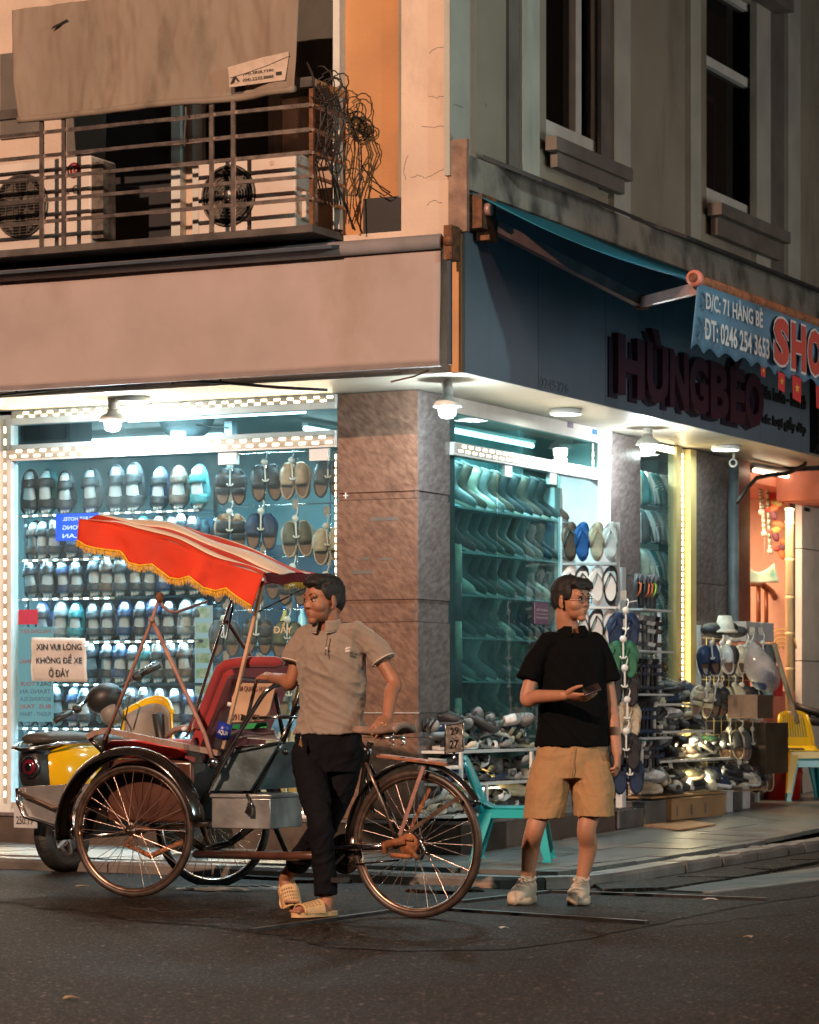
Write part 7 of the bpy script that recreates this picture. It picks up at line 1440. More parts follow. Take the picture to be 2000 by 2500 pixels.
def swheel(c, nm):
    cc = lambda r, n: [c+SF*(r*math.cos(2*math.pi*i/n))+UZ*(r*math.sin(2*math.pi*i/n))+SR*(LEAN*(c.z+r*math.sin(2*math.pi*i/n)-c.z)) for i in range(n)]
    ty = MB().tube(cc(.165, 36), .062, 12, closed=True, up=SR).build(nm, m_tyreb, so); hb = Matrix.Translation(c) @ SR.to_track_quat('Z', 'Y').to_matrix().to_4x4()
    MB().lathe([(0, -.04), (.05, -.04), (.07, -.02), (.115, -.045), (.118, .045), (.07, .02), (.05, .05), (0, .05)], 24, hb).build('rim', m_rims, ty)
    for i in range(5): a = i*1.2566; MB().bar(hb @ V((.03*math.cos(a), .03*math.sin(a), .045)), hb @ V((.115*math.cos(a), .115*math.sin(a), .040)), .02, .02).build('spoke', m_rims, ty)
swheel(S(0, 0, .225), 'rear_wheel'); swheel(S(1.15, 0, .30), 'front_wheel')
for s in (-1, 1): sloft([(-.20, .02, .60, .68, s*.05), (-.16, .07, .50, .74, s*.085), (-.02, .115, .42, .79, s*.10), (.18, .13, .40, .80, s*.10), (.38, .11, .42, .76, s*.085), (.52, .05, .46, .66, s*.07), (.56, .01, .5, .6, s*.06)], 'side_panel', m_ys)
sloft([(-.26, .07, .55, .72, 0), (-.24, .095, .50, .77, 0), (-.16, .11, .46, .80, 0), (.0, .10, .45, .78, 0)], 'tail_panel', m_bp)
sloft([(-.20, .09, .80, .845, 0), (-.14, .13, .79, .865, 0), (.05, .15, .78, .875, 0), (.3, .14, .77, .86, 0), (.5, .11, .76, .85, 0), (.60, .06, .76, .83, 0)], 'seat', m_seat)
hb = Matrix.Translation(S(-.262, .03, .655)) @ (-SF+V((.15, 0, 0))).to_track_quat('Z', 'Y').to_matrix().to_4x4()
tl_ = MB().lathe([(.0, .0), (.064, .0), (.070, .012), (.062, .022), (.05, .018)], 28, hb).build('tail_light', m_chr, so); MB().lathe([(0, .012), (.050, .012), (.047, .022), (.03, .026), (0, .027)], 24, hb).build('red_lens', M('dark_red_lens', (.14, .01, .02), .15, coat=1.), tl_); MB().lathe([(.018, .028), (.026, .028), (.026, .032), (.018, .032)], 20, hb).build('lens_ring', m_chr, tl_)
p = S(.04, .218, .64); MB().ball(p, (.02, .012, .026), 8, Matrix.Rotation(R_(-36), 3, 'Z')).build('vent_button', m_bp, so)
mb = MB(); text(mb, 'Music', S(.17, .232, .60), SF, UZ, .12, .035, .003, .005); o = mb.build('name_badge', m_chr, so); o['kind'] = 'stuff'
T2 = lambda pts, r, nm, m, **k: MB().tube(pts, r, 8, **k).build(nm, m, so)
T2([S(.15, -.17, .80), S(-.12, -.17, .80), S(-.27, -.10, .77), S(-.30, 0, .76), S(-.27, .10, .77), S(-.12, .17, .80), S(.15, .17, .80)], .012, 'grab_rail', m_chr)
sloft([(-.28, .05, .34, .52, 0), (-.20, .08, .30, .55, 0), (-.05, .08, .36, .5, 0)], 'mudguard', m_bp)
q = S(-.31, .0, .335); MB().box(lambda a, b, c: q+SR*a-SF*b+UZ*c, (-.095, 0, -.05), (.095, .006, .09)).build('number_plate', m_wbox, so)
mb = MB(); text(mb, '250.19', q-SF*.0075+SR*-.075+UZ*-.03, SR, UZ, .14, .05, 0, .015); text(mb, '29-X1', q-SF*.0075+SR*-.065+UZ*.035, SR, UZ, .12, .04, 0, .015) if False else None; o = mb.build('plate_figures', m_black, so); o['kind'] = 'stuff'
# leg shield, column, cowl and bars
sloft([(.62, .02, .32, .36, 0), (.66, .16, .26, .34, 0), (.95, .17, .26, .33, 0), (1.0, .15, .28, .36, 0)], 'footboard', m_bp)
def shield(a, b): an = (a-.5); wv = .25*(1-.25*abs(b-.45)); return S(1.02+.10*b-.12*(2*an)**2-.02, an*2*wv-.08, .34+.74*b*(1-.14*(2*an)**2))
MB().sheet(shield, 14, 14, .012).build('leg_shield', m_ys, so)
MB().sheet(lambda a, b: shield(.06+.88*a, .05+.90*b)-SF*.02, 12, 12, .01).build('inner_shield', M('grey_inner', (.22, .20, .18), .5, var=.1), so)
MB().box(lambda a, b, c: S(1.0, 0, .5)-SF*b+SR*a+UZ*c, (-.12, .03, 0), (.12, .07, .24)).build('glove_box', m_bp, so)
T2([shield(a/14, 1)+V((0, 0, .005)) for a in range(15)], .012, 'shield_trim', m_ys); T2([S(1.06, 0, .5), S(.98, 0, .98)], .035, 'steering_column', m_bp)
# turned handlebar: ends measured in the photo
hl, hrr = P(133, 1762, 18.75), P(392, 1624, 18.95); hm = P(262, 1690, 18.95)
sloft_c = MB(); sloft_c.ball(hm+V((-.02, 0, -.04)), (.125, .10, .10), 10, Matrix.Rotation(R_(-24), 3, 'Y')); sloft_c.build('headlamp_cowl', m_bp, so)
MB().ball(P(272, 1742, 18.92), (.075, .07, .08), 8).build('neck_cover', M('grey_inner', (.22, .20, .18), .5), so)
T2([hm+V((-.12, 0, -.03)), hl.lerp(hm, .45), hl], .013, 'handlebar', m_chr); T2([hm+V((.10, 0, .04)), hrr.lerp(hm, .5), hrr], .013, 'handlebar', m_chr)
T2([hl, hl.lerp(hm, .32)], .019, 'grip', m_bp); T2([hrr, hrr.lerp(hm, .36)], .019, 'grip', m_bp)
MB().ball(hl.lerp(hm, .42), (.035, .03, .03), 7).build('switch_block', m_bp, so); MB().ball(hrr.lerp(hm, .44), (.038, .03, .03), 7).build('switch_block', m_bp, so)
T2([hl.lerp(hm, .5)+V((0, -.02, 0)), hl.lerp(hm, .2)+V((-.02, .05, .03))], .006, 'brake_lever', m_chr); T2([hrr.lerp(hm, .5)+V((0, -.02, .03)), hrr.lerp(hm, .1)+V((0, .05, .04))], .006, 'brake_lever', m_chr)
T2([S(.1, .13, .30), S(.3, .14, .26), S(.0, .15, .24), S(-.22, .16, .30)], .03, 'exhaust', m_chr)
T2([hm+V((.05, -.05, -.05)), P(300, 1760, 18.8), P(290, 1800, 18.8)], .005, 'brake_cable', m_cable); T2([hm+V((.08, -.05, 0)), P(318, 1700, 18.8), P(305, 1760, 18.8)], .005, 'brake_cable', m_cable)
# ---------------------------------------------------------------- people
def vox(mb, name, mat, parent, size=.0055, smooth=3, fn=None, factor=.5):
    me = mb.mesh('tmp', mat); o = bpy.data.objects.new('tmp', me); COL.objects.link(o)
    r = o.modifiers.new('r', 'REMESH'); r.mode = 'VOXEL'; r.voxel_size = size
    if smooth: s_ = o.modifiers.new('s', 'SMOOTH'); s_.factor = factor; s_.iterations = smooth
    dg = bpy.context.evaluated_depsgraph_get(); m2 = bpy.data.meshes.new_from_object(o.evaluated_get(dg)); m2.name = name
    bpy.data.objects.remove(o); bpy.data.meshes.remove(me)
    if fn:
        ns = [V(v.normal) for v in m2.vertices]
        for v, n_ in zip(m2.vertices, ns): v.co = v.co + n_*fn(v.co, n_)
    m2.polygons.foreach_set('use_smooth', [True]*len(m2.polygons)); m2.materials.clear(); m2.materials.append(mat)
    ob = bpy.data.objects.new(name, m2); COL.objects.link(ob); ob.parent = parent; ob.matrix_parent_inverse = WM(parent).inverted(); return ob
def rloft(mb, rings, n=20, mi=0):    # rings: (centre, x axis, rx, y axis, ry[, squareness])
    rg = []
    for r in rings:
        c, ax, rx, ay, ry = r[:5]; q = r[5] if len(r) > 5 else 1.
        rg.append([V(c) + V(ax)*(rx*math.copysign(abs(math.cos(a))**q, math.cos(a))) + V(ay)*(ry*math.copysign(abs(math.sin(a))**q, math.sin(a))) for a in [2*math.pi*j/n for j in range(n)]])
    return mb.add([p for r in rg for p in r], [(i*n+j, (i+1)*n+j, (i+1)*n+(j+1) % n, i*n+(j+1) % n) for i in range(len(rg)-1) for j in range(n)]+[tuple(range(n))[::-1], tuple(range((len(rg)-1)*n, len(rg)*n))], mi, True)
def limb(mb, pts, rs_, n=18, sub=8, cap=True):    # smooth tapered limb through the joints
    P_ = [V(p) for p in pts]; out = []; rr_ = []
    for i in range(len(P_)-1):
        p0 = P_[max(i-1, 0)]; p1 = P_[i]; p2 = P_[i+1]; p3 = P_[min(i+2, len(P_)-1)]
        for j in range(sub):
            t = j/sub; out.append(.5*((2*p1)+(p2-p0)*t+(2*p0-5*p1+4*p2-p3)*t*t+(3*p1-p0-3*p2+p3)*t**3)); rr_.append(rs_[i]*(1-t)+rs_[i+1]*t)
    out.append(P_[-1]); rr_.append(rs_[-1]); mb.tube(out, rr_, n)
    mb.ball(out[0], rr_[0]*.98, 8)
    if cap: mb.ball(out[-1], rr_[-1]*.98, 8)
    return mb
def hand(mb, W, d, n, side, curl=(.5, .5, .55, .6), thumb=(.4, .2), sc_=1., spread=.06):
    """W wrist, d towards the fingers, n back of the hand, side: +1 if the thumb is on d x n's side"""
    d = V(d).normalized(); n = V(n); n = (n-d*n.dot(d)).normalized(); s = d.cross(n).normalized()
    rloft(mb, [(W-d*.02*sc_, s, .024*sc_, n, .020*sc_), (W+d*.012*sc_, s, .028*sc_, n, .018*sc_), (W+d*.045*sc_, s, .038*sc_, n, .0165*sc_), (W+d*.080*sc_, s, .040*sc_, n, .0135*sc_), (W+d*.094*sc_, s, .036*sc_, n, .010*sc_)], 16)
    for i, (o, ln) in enumerate(((.029, .066), (.0105, .076), (-.0095, .071), (-.0285, .056))):
        p = W + d*(.086-.004*abs(i-1))*sc_ + s*(o*side*sc_); a = 0.; dd = (d + s*(side*spread*(1.5-i))).normalized(); pts = [p-dd*.012, p]
        for k, seg in enumerate((.44, .31, .25)):
            a += curl[i]*(.55 if k == 0 else .9); v = dd*math.cos(a) - n*math.sin(a); p = p + v*(ln*seg*1.12*sc_); pts.append(p)
        mb.tube(pts, [.0100*sc_, .0098*sc_, .0092*sc_, .0085*sc_, .0072*sc_], 8); mb.ball(pts[-1], .0072*sc_, 6)
    p = W + d*.018*sc_ + s*(side*.026*sc_) - n*.004; v = (d*.72 + s*(side*.72) - n*.25).normalized(); pts = [p]
    for k, seg in enumerate((.036, .034, .028)):
        p = p + v*seg*sc_; pts.append(p); v = (v + d*thumb[0] - n*thumb[1]).normalized()
    mb.tube(pts, [.0155*sc_, .0125*sc_, .0112*sc_, .0085*sc_], 8); mb.ball(pts[-1], .0085*sc_, 6)
def head_geo(mb, Hm):
    e = lambda c, r, rot=None: mb.ball((0, 0, 0), 1, 12, None) if False else mb.add([Hm @ (V(c)+((rot @ V(q)) if rot else V(q))) for q in sph(r)], SPF, 0, True)
    e((0, .012, .034), (.076, .094, .088)); e((0, -.020, -.010), (.066, .068, .080)); e((0, -.032, -.050), (.056, .052, .048)); e((0, -.064, -.086), (.026, .021, .021)); e((0, -.066, -.055), (.030, .022, .034))
    e((0, .05, -.02), (.060, .055, .06))
    for s in (-1, 1):
        e((s*.032, -.044, -.020), (.036, .036, .036)); e((s*.030, -.0765, .030), (.026, .010, .013))
        e((s*.080, .012, -.004), (.0075, .020, .033), Matrix.Rotation(s*.35, 3, 'Z')); e((s*.078, .006, -.030), (.008, .012, .014)); e((s*.0115, -.089, -.0235), (.0075, .008, .0065))
    mb.tube([Hm @ V(p) for p in ((0, -.074, .026), (0, -.079, .008), (0, -.088, -.010), (0, -.093, -.019))], [.010, .0088, .0100, .0095], 8); e((0, -.0925, -.0205), (.0095, .0105, .0085))
    e((0, -.079, -.048), (.022, .0095, .007)); e((0, -.0785, -.060), (.019, .0095, .0075))
SPN = 12; SPV = [(math.sin(math.pi*i/SPN)*math.cos(2*math.pi*j/18), math.sin(math.pi*i/SPN)*math.sin(2*math.pi*j/18), -math.cos(math.pi*i/SPN)) for i in range(SPN+1) for j in range(18)]
SPF = [(i*18+j, i*18+(j+1) % 18, (i+1)*18+(j+1) % 18, (i+1)*18+j) for i in range(SPN) for j in range(18)]
def sph(r): return [(x*r[0], y*r[1], z*r[2]) for x, y, z in SPV]
def face_parts(Hm, root, m_hair, m_lip, style, body):
    e = lambda mb, c, r: mb.add([Hm @ (V(c)+V(q)) for q in sph(r)], SPF, 0, True)
    for s in (-1, 1):
        o = e(MB(), (s*.031, -.0715, .0085), (.0145, .0125, .0062)).build('eye', M('eye_white', (.50, .45, .40), .25, var=0), body)
        e(MB(), (s*.031, -.0805, .0085), (.0062, .005, .0060)).build('iris', M('dark_iris', (.012, .007, .005), .12, var=0), body)
        MB().tube([Hm @ V((s*x, y, z)) for x, y, z in ((.017, -.0825, .0125), (.031, -.0855, .0155), (.046, -.0735, .012))], .0022, 5).build('eyelid', M('dark_lash', (.03, .018, .014), .6), body)
        MB().tube([Hm @ V((s*x, y, z)) for x, y, z in ((.014, -.0860, .033), (.030, -.0865, .0385), (.050, -.0725, .034))], [.0030, .0036, .0015], 6, flat=.6).build('eyebrow', m_hair, body)
    mb = MB(); mb.tube([Hm @ V(p) for p in ((-.022, -.0765, -.0525), (-.010, -.0850, -.0490), (0, -.0862, -.0500), (.010, -.0850, -.0490), (.022, -.0765, -.0525))], [.0015, .0040, .0038, .0040, .0015], 7); mb.tube([Hm @ V(p) for p in ((-.019, -.0765, -.0560), (-.008, -.0845, -.0600), (.008, -.0845, -.0600), (.019, -.0765, -.0560))], [.0015, .0048, .0048, .0015], 7); mb.build('lips', m_lip, body)
    mb = MB(); e(mb, (0, .026, .052), (.085, .098, .083)); e(mb, (0, .060, .012), (.074, .060, .080))
    if style == 'crop':
        e(mb, (0, -.045, .092), (.060, .048, .026)); e(mb, (0, .0, .103), (.070, .078, .032))
        for s in (-1, 1): e(mb, (s*.069, -.010, .045), (.010, .026, .040)); e(mb, (s*.068, .035, .02), (.014, .030, .045))
        for i in range(60): a = rs.uniform(0, 6.28); r = rs.uniform(0, 1)**.5; x = .07*r*math.cos(a); y = .005+.085*r*math.sin(a); z = .128-.05*r*r; mb.tube([Hm @ V((x, y, z-.02)), Hm @ V((x*1.1+rs.uniform(-.008, .008), y-.014, z+rs.uniform(.004, .014)))], [.009, .003], 5)
    else:
        e(mb, (-.008, -.046, .088), (.064, .048, .030)); e(mb, (.02, -.066, .076), (.048, .028, .022)); e(mb, (0, .0, .094), (.070, .084, .032))
        for s in (-1, 1): e(mb, (s*.070, -.016, .045), (.011, .030, .042)); e(mb, (s*.070, .032, .015), (.014, .034, .052))
        for i in range(34): a = rs.uniform(-1.2, 1.2); x = .062*math.sin(a); mb.tube([Hm @ V((x, -.05, .110)), Hm @ V((x*1.15+.006, -.088+.02*abs(math.sin(a)), .090)), Hm @ V((x*1.2+.012, -.100+.026*abs(math.sin(a)), .060+rs.uniform(-.006, .008)))], [.012, .008, .003], 5)
    Hi = Hm.inverted()
    o = vox(mb, 'hair', m_hair, root, .0042, 2, lambda p, n_: .0020*noise.noise(V(((Hi @ p).x*160, (Hi @ p).y*40, (Hi @ p).z*22)))+.001*noise.noise((Hi @ p)*200))
    return o
def skin_mat(nm, c):
    m = M(nm, c, .50, var=.0, col2=tuple(min(1, x*k) for x, k in zip(c, (1.35, 1.2, 1.15))), scale=14, mix=.5, sharp=.5, bump=.25, bscale=150); b = m.node_tree.nodes['Principled BSDF']
    b.inputs['Subsurface Weight'].default_value = .12; b.inputs['Subsurface Radius'].default_value = (.02, .008, .005); b.inputs['Subsurface Scale'].default_value = .4; return m
m_hair = M('black_hair', (.007, .006, .006), .65, var=.3, scale=60, bump=.5, bscale=120); m_lip = M('lip', (.22, .07, .05), .5, var=.1)
def ridge(p, dr, ln, ws, k=(0, 0, 0)):      # drawn-out creases running along dr
    d = V(dr).normalized(); al = p.dot(d); q = p - d*al; n_ = noise.noise(q*ws + d*al*ln + V(k)); m_ = noise.noise(q*ws*2.1 + d*al*ln*1.5 + V((7, 3, 1))); return (1-abs(n_)*2.2)**2*.7 + (1-abs(m_)*2.2)**2*.3 - .45
def fold(p, f, a, dirv, k=1.): return a*math.sin(p.dot(dirv)*f + 3.2*noise.noise(p*k*5.) )*max(0, .35+noise.noise(p*k*3.7+V((9, 2, 4)))*1.6)
# ================= man leaning on the rickshaw
m_sk1 = skin_mat('tanned_skin', (.25, .118, .068))
Y0 = 14.55
A1 = V((math.cos(R_(22)), -math.sin(R_(22)), 0)); D1 = V((-A1.y*-1, 0, 0)); D1 = V((-math.sin(R_(22)), -math.cos(R_(22)), 0))   # across the shoulders, and the way the chest faces
p1 = thing('person', 'man in grey-brown polo shirt and black trousers leaning on the rickshaw with crossed feet', 'person', G(775, 2225))
hip = P(800, 1818, Y0); chest = P(808, 1620, Y0); shl = P(738, 1540, Y0+.10); shr = P(893, 1536, Y0-.06); nb1 = P(800, 1530, Y0+.0)
def HM(c, yaw, pitch=0., roll=0., s=1.): return Matrix.Translation(c) @ Matrix.Rotation(yaw, 4, 'Z') @ Matrix.Rotation(roll, 4, 'Y') @ Matrix.Rotation(pitch, 4, 'X') @ Matrix.Scale(s, 4)
H1 = HM(P(787, 1469, Y0-.03), R_(-52), R_(3), R_(0), 1.05)
el_l, wr_l = P(712, 1664, 14.66), P(662, 1654, 14.92); el_r, wr_r = P(960, 1660, 14.42), P(946, 1752, 14.26)
kA, aA = P(778, 1990, 14.22), P(800, 2192, 14.20); kB, aB = P(798, 2005, 14.52), P(707, 2128, 14.80)
hA, hB = P(752, 1850, Y0+.03), P(850, 1850, Y0-.02)
sk = MB(); head_geo(sk, H1)
limb(sk, [H1 @ V((0, .022, -.03)), H1 @ V((0, .035, -.10)), nb1+V((0, .02, -.05)), chest+V((0, .01, 0))], [.056, .055, .062, .085])
rloft(sk, [(nb1+V((0, 0, -.05)), A1, .06, D1, .05), (chest, A1, .12, D1, .08), (P(806, 1720, Y0), A1, .12, D1, .08), (hip, A1, .13, D1, .09)], 20)
limb(sk, [shl+V((.03, 0, -.045)), shl+V((0, 0, -.04)), el_l, el_l.lerp(wr_l, .35), wr_l], [.030, .036, .035, .035, .025]); limb(sk, [shr-V((.03, 0, .045)), shr-V((0, 0, .04)), el_r, el_r.lerp(wr_r, .35), wr_r], [.030, .036, .036, .036, .026])
hand(sk, wr_l, P(600, 1640, 15.16)-wr_l, V((-.15, -.55, .85)), 1, (.25, .3, .35, .45), (.15, .35))
hand(sk, wr_r, P(915, 1792, 14.10)-wr_r, V((.35, -.75, .55)), -1, (.55, .55, .5, .5), (.5, .1))
limb(sk, [hA, P(764, 1920, 14.42), kA, P(790, 2090, 14.20), aA], [.055, .045, .038, .036, .034]); limb(sk, [hB, P(832, 1920, 14.53), kB, P(755, 2070, 14.66), aB], [.055, .045, .038, .036, .035])
ftA = V((-.80, -.60, 0)).normalized(); ftB = P(712, 2208, 14.74)-P(694, 2128, 14.86)
limb(sk, [aA, aA+V((.0, 0, -.06))+ftA*.02, P(790, 2232, 14.17)+ftA*.05+V((0, 0, .03)), P(790, 2232, 14.17)+ftA*.15+V((0, 0, .022))], [.034, .036, .030, .022])
limb(sk, [aB, P(697, 2150, 14.84), P(703, 2178, 14.80), P(710, 2200, 14.75)], [.034, .034, .032, .026])
for i in range(4): q = P(712, 2206, 14.72)+V((-.03+.02*i, -.01, .008)); sk.ball(q, (.010, .014, .010), 6); q2 = P(790, 2232, 14.17)+ftA*.175+V((.022-.015*i*.8, -.030+.02*i, .020)); sk.ball(q2, (.012, .012, .010), 6)
b1 = vox(sk, 'body', m_sk1, p1, .0042, 5)
face_parts(H1, p1, m_hair, m_lip, 'crop', b1)
m_polo = M('grey_brown_polo', (.225, .18, .145), .85, var=.06, scale=40, bump=.3, bscale=300, sheen=.3); m_tipping = M('white_tipping', (.60, .50, .42), .8, var=.05)
st = MB()
def C(px, py, Y=Y0): return P(px, py, Y)
rloft(st, [(C(806, 1540), A1, .095, D1, .066), (C(808, 1558), A1, .150, D1, .088), (C(810, 1588), A1, .176, D1, .106), (C(810, 1630), A1, .184, D1, .116), (C(812, 1680), A1, .178, D1, .112), (C(812, 1735), A1, .170, D1, .112), (C(806, 1770), A1, .180, D1, .120), (C(800, 1792), A1, .186, D1, .124)], 28)
slv_l = P(715, 1618, 14.63); slv_r = P(938, 1614, 14.45)
limb(st, [nb1+A1*-.03+V((0, 0, -.045)), shl+V((.055, 0, -.012)), shl+V((.025, 0, -.022)), slv_l.lerp(shl, .4), slv_l], [.048, .052, .052, .056, .060], cap=False); limb(st, [nb1+A1*.03+V((0, 0, -.045)), shr-V((.055, 0, .012)), shr-V((.025, 0, .022)), slv_r.lerp(shr, .4), slv_r], [.048, .052, .053, .057, .061], cap=False)
dfl = V((.35, 0, 1)).normalized(); dfr = V((-.6, 0, .9)).normalized()
def f1(p, n_):
    zz_ = p.z; low = max(0, min(1, (1.62-zz_)/.35)); k = 0
    k += (.010*low+.003)*math.sin(p.dot(V((.45, 0, 1)))*62+3.5*noise.noise(p*4.5))*max(0, .25+1.5*noise.noise(p*3.3+V((3, 1, 7))))
    k = ridge(p, (.75, 0, -.45), 2.2, 13)*(.003+.013*low) + ridge(p, (.2, .2, 1), 2., 9, (3, 3, 3))*.006
    return k
shirt1 = vox(st, 'polo_shirt', m_polo, p1, .006, 4, f1)
# collar, placket, tipping, chest mark
nc = nb1+V((0, 0, .015)); cax = A1; cay = D1
def ringp(a, rx, ry, dz, ctr=None): return (ctr or nc)+cax*(rx*math.cos(a))+cay*(ry*math.sin(a)+.008)+V((0, 0, dz))
colf = lambda a, b: ringp(math.pi/2+.28+(2*math.pi-.56)*a, .063+.020*b, .061+.024*b, .026-.034*b-.026*(math.cos((a-.5)*2*math.pi) < -.2)*abs(math.cos((a-.5)*2*math.pi))*(.3+b)-.006)
MB().sheet(colf, 36, 5, .004).build('collar', m_polo, shirt1); MB().tube([colf(a/36, 1.0) for a in range(37)], .0028, 5).build('collar_tipping', m_tipping, shirt1)
MB().tube([P(800, 1552, Y0-.115), P(796, 1575, Y0-.128), P(795, 1600, Y0-.137)], .0030, 5).build('placket_edge', M('placket_shadow_brown', (.14, .10, .07), .8), shirt1); MB().ball(P(797, 1583, Y0-.135), (.006, .003, .006), 6).build('button', m_tipping, shirt1)
mb = MB(); q = P(843, 1590, Y0-.155); mb.bar(q, q+V((.022, -.003, .004)), .002, .008); mb.bar(q+V((0, 0, .010)), q+V((.024, -.003, .020)), .002, .006); mb.bar(q+V((.003, 0, .012)), q+V((.010, 0, .022)), .002, .004); mb.build('chest_mark', m_white, shirt1)
for c_, d_, r_ in ((slv_l, (slv_l-slv_l.lerp(shl, .4)), .061), (slv_r, (slv_r-slv_r.lerp(shr, .4)), .062)):
    d_ = d_.normalized(); x_ = d_.cross(V((0, 1, 0))).normalized(); y_ = d_.cross(x_); cc_ = c_+d_*.060
    MB().tube([c_-d_*.006+x_*(r_*math.cos(a))+y_*(r_*math.sin(a)) for a in [2*math.pi*i/24 for i in range(24)]], .0035, 5, closed=True).build('sleeve_tipping', m_tipping, shirt1)
# trousers
m_tr = M('black_trousers', (.005, .005, .007), .9, var=.15, scale=8, bump=.15, bscale=200, spec=.12)
tr = MB(); rloft(tr, [(C(802, 1775), A1, .170, D1, .112), (C(800, 1800), A1, .178, D1, .118), (C(800, 1840), A1, .184, D1, .122), (C(802, 1885), A1, .168, D1, .118)], 24)
limb(tr, [hA+V((0, 0, .03)), P(764, 1920, 14.42), kA, P(790, 2090, 14.20), P(795, 2186, 14.20)], [.090, .082, .066, .058, .058], 18, cap=False)
limb(tr, [hB+V((-.01, 0, .03)), P(832, 1920, 14.53), kB, P(755, 2070, 14.66), P(722, 2112, 14.78)], [.092, .080, .068, .060, .062], 18, cap=False)
vox(tr, 'trousers', m_tr, p1, .0065, 4, lambda p, n_: ridge(p, (.55, 0, 1), 2., 11)*.009 + ridge(p, (1, 0, .35), 3, 15, (2, 2, 2))*.005*(1+max(0, .55-p.z)*2))
# keys
ky = thing('key_bunch', 'bunch of brass keys clipped to the trouser belt of the man in the polo shirt', 'keys', P(737, 1812, Y0-.14)); m_br = M('brass', (.62, .33, .10), .3, .9, var=.2)
MB().tube([P(733, 1788, Y0-.13), P(735, 1800, Y0-.135), P(734, 1806, Y0-.14)], .003, 5).build('key_ring', m_chr, ky)
for x, y, m in ((731, 1812, m_br), (736, 1815, m_br), (741, 1814, m_chr), (738, 1822, m_chr)): MB().bar(P(735, 1804, Y0-.14), P(x, y+8, Y0-.142), .008, .003, up=(0, 1, 0)).build('key', m, ky)
MB().tube([P(937, 1768, 14.10)+V((.009*math.cos(a), -.004, .009*math.sin(a))) for a in [i*.628 for i in range(10)]], .002, 5, closed=True).build('ring', m_br, p1)
# woven slip-ons
m_wov = M('tan_woven_plastic', (.55, .35, .17), .6, var=.1, scale=30)
def woven(c, d, up, nm='sandal'):
    d = V(d).normalized(); up = (V(up)-d*V(up).dot(d)).normalized(); s = d.cross(up)
    so_ = [(x, y) for x, y in foot_outline(.27, .105, 24)]; sl_ = MB().prism(so_, up*.022, c, s, d).build(nm, m_wov, p1)
    fn = lambda a, b: c + s*(math.cos(math.pi*a)*.054*(1-.05*b)) + d*(-.03+.115*b) + up*(.018+math.sin(math.pi*a)**.75*(.066-.022*b))
    mb = MB(); NA, NB = 26, 12
    for i in range(NA):
        for j in range(NB):
            if 3 < i < NA-4 and 1 <= j < NB-1 and (i+j) % 2 == 0 and j % 2 == 0: continue
            q = [fn(i/NA, j/NB), fn((i+1)/NA, j/NB), fn((i+1)/NA, (j+1)/NB), fn(i/NA, (j+1)/NB)]; mb.add(q, [(0, 1, 2, 3)], 0, True)
    mb.build('woven_upper', m_wov, sl_)
    MB().tube([fn(i/20, 1) for i in range(21)], .005, 6).build('toe_rim', m_wov, sl_)
    return sl_
woven(P(790, 2236, 14.17)+ftA*.055+V((0, 0, .0)), ftA, (0, 0, 1)); woven(P(704, 2186, 14.80)+V((.01, .012, -.012)), ftB, (-.1, -1, .35))
# ================= man with the phone
m_sk2 = skin_mat('light_tan_skin', (.33, .165, .100))
Y2 = 15.22; A2 = V((math.cos(R_(8)), math.sin(R_(8)), 0)); D2 = V((math.sin(R_(8)), -math.cos(R_(8)), 0))
p2 = thing('person', 'man in black shirt, tan shorts and glasses standing on the road holding a phone', 'person', G(1338, 2190))
H2 = HM(P(1397, 1467, Y2-.03), R_(50), R_(2), R_(-1), 1.02)
nb2 = P(1398, 1548, Y2); s2l = P(1325, 1562, Y2-.04); s2r = P(1468, 1562, Y2+.04)
e2l, w2l = P(1287, 1702, 15.12), P(1378, 1698, 14.93); e2r, w2r = P(1493, 1735, 15.28), P(1507, 1838, 15.22)
k2l, a2l = P(1306, 2025, 15.12), P(1288, 2146, 15.20); k2r, a2r = P(1432, 2025, 15.14), P(1421, 2148, 15.20)
h2l, h2r = P(1350, 1850, Y2), P(1442, 1850, Y2)
sk = MB(); head_geo(sk, H2)
limb(sk, [H2 @ V((0, .022, -.03)), H2 @ V((0, .035, -.10)), nb2+V((0, .02, -.04)), P(1398, 1620, Y2)], [.058, .057, .064, .085])
rloft(sk, [(nb2+V((0, 0, -.06)), A2, .06, D2, .05), (P(1398, 1620, Y2), A2, .14, D2, .09), (P(1398, 1730, Y2), A2, .13, D2, .09), (P(1398, 1830, Y2), A2, .14, D2, .10)], 20)
limb(sk, [s2l+V((.03, 0, -.045)), s2l+V((0, 0, -.04)), e2l, e2l.lerp(w2l, .3), w2l], [.030, .038, .038, .037, .027]); limb(sk, [s2r-V((.03, 0, .045)), s2r-V((0, 0, .04)), e2r, e2r.lerp(w2r, .35), w2r], [.030, .038, .037, .037, .026])
hand(sk, w2l, P(1440, 1706, 14.90)-w2l, V((.10, -.55, -.90)), -1, (.28, .30, .34, .40), (.25, -.05))
hand(sk, w2r, P(1508, 1880, 15.18)-w2r, V((.95, -.2, .1)), -1, (.9, 1., 1., 1.), (.6, .3))
limb(sk, [h2l, P(1325, 1960, 15.17), k2l, P(1296, 2070, 15.19), a2l], [.075, .058, .050, .049, .031], 18); limb(sk, [h2r, P(1445, 1960, 15.17), k2r, P(1436, 2070, 15.19), a2r], [.075, .058, .050, .049, .031], 18)
for c_ in (a2l, a2r): limb(sk, [c_, c_+V((-.005, -.01, -.06))], [.034, .036])
b2 = vox(sk, 'body', m_sk2, p2, .0042, 5)
face_parts(H2, p2, m_hair, m_lip, 'side', b2)
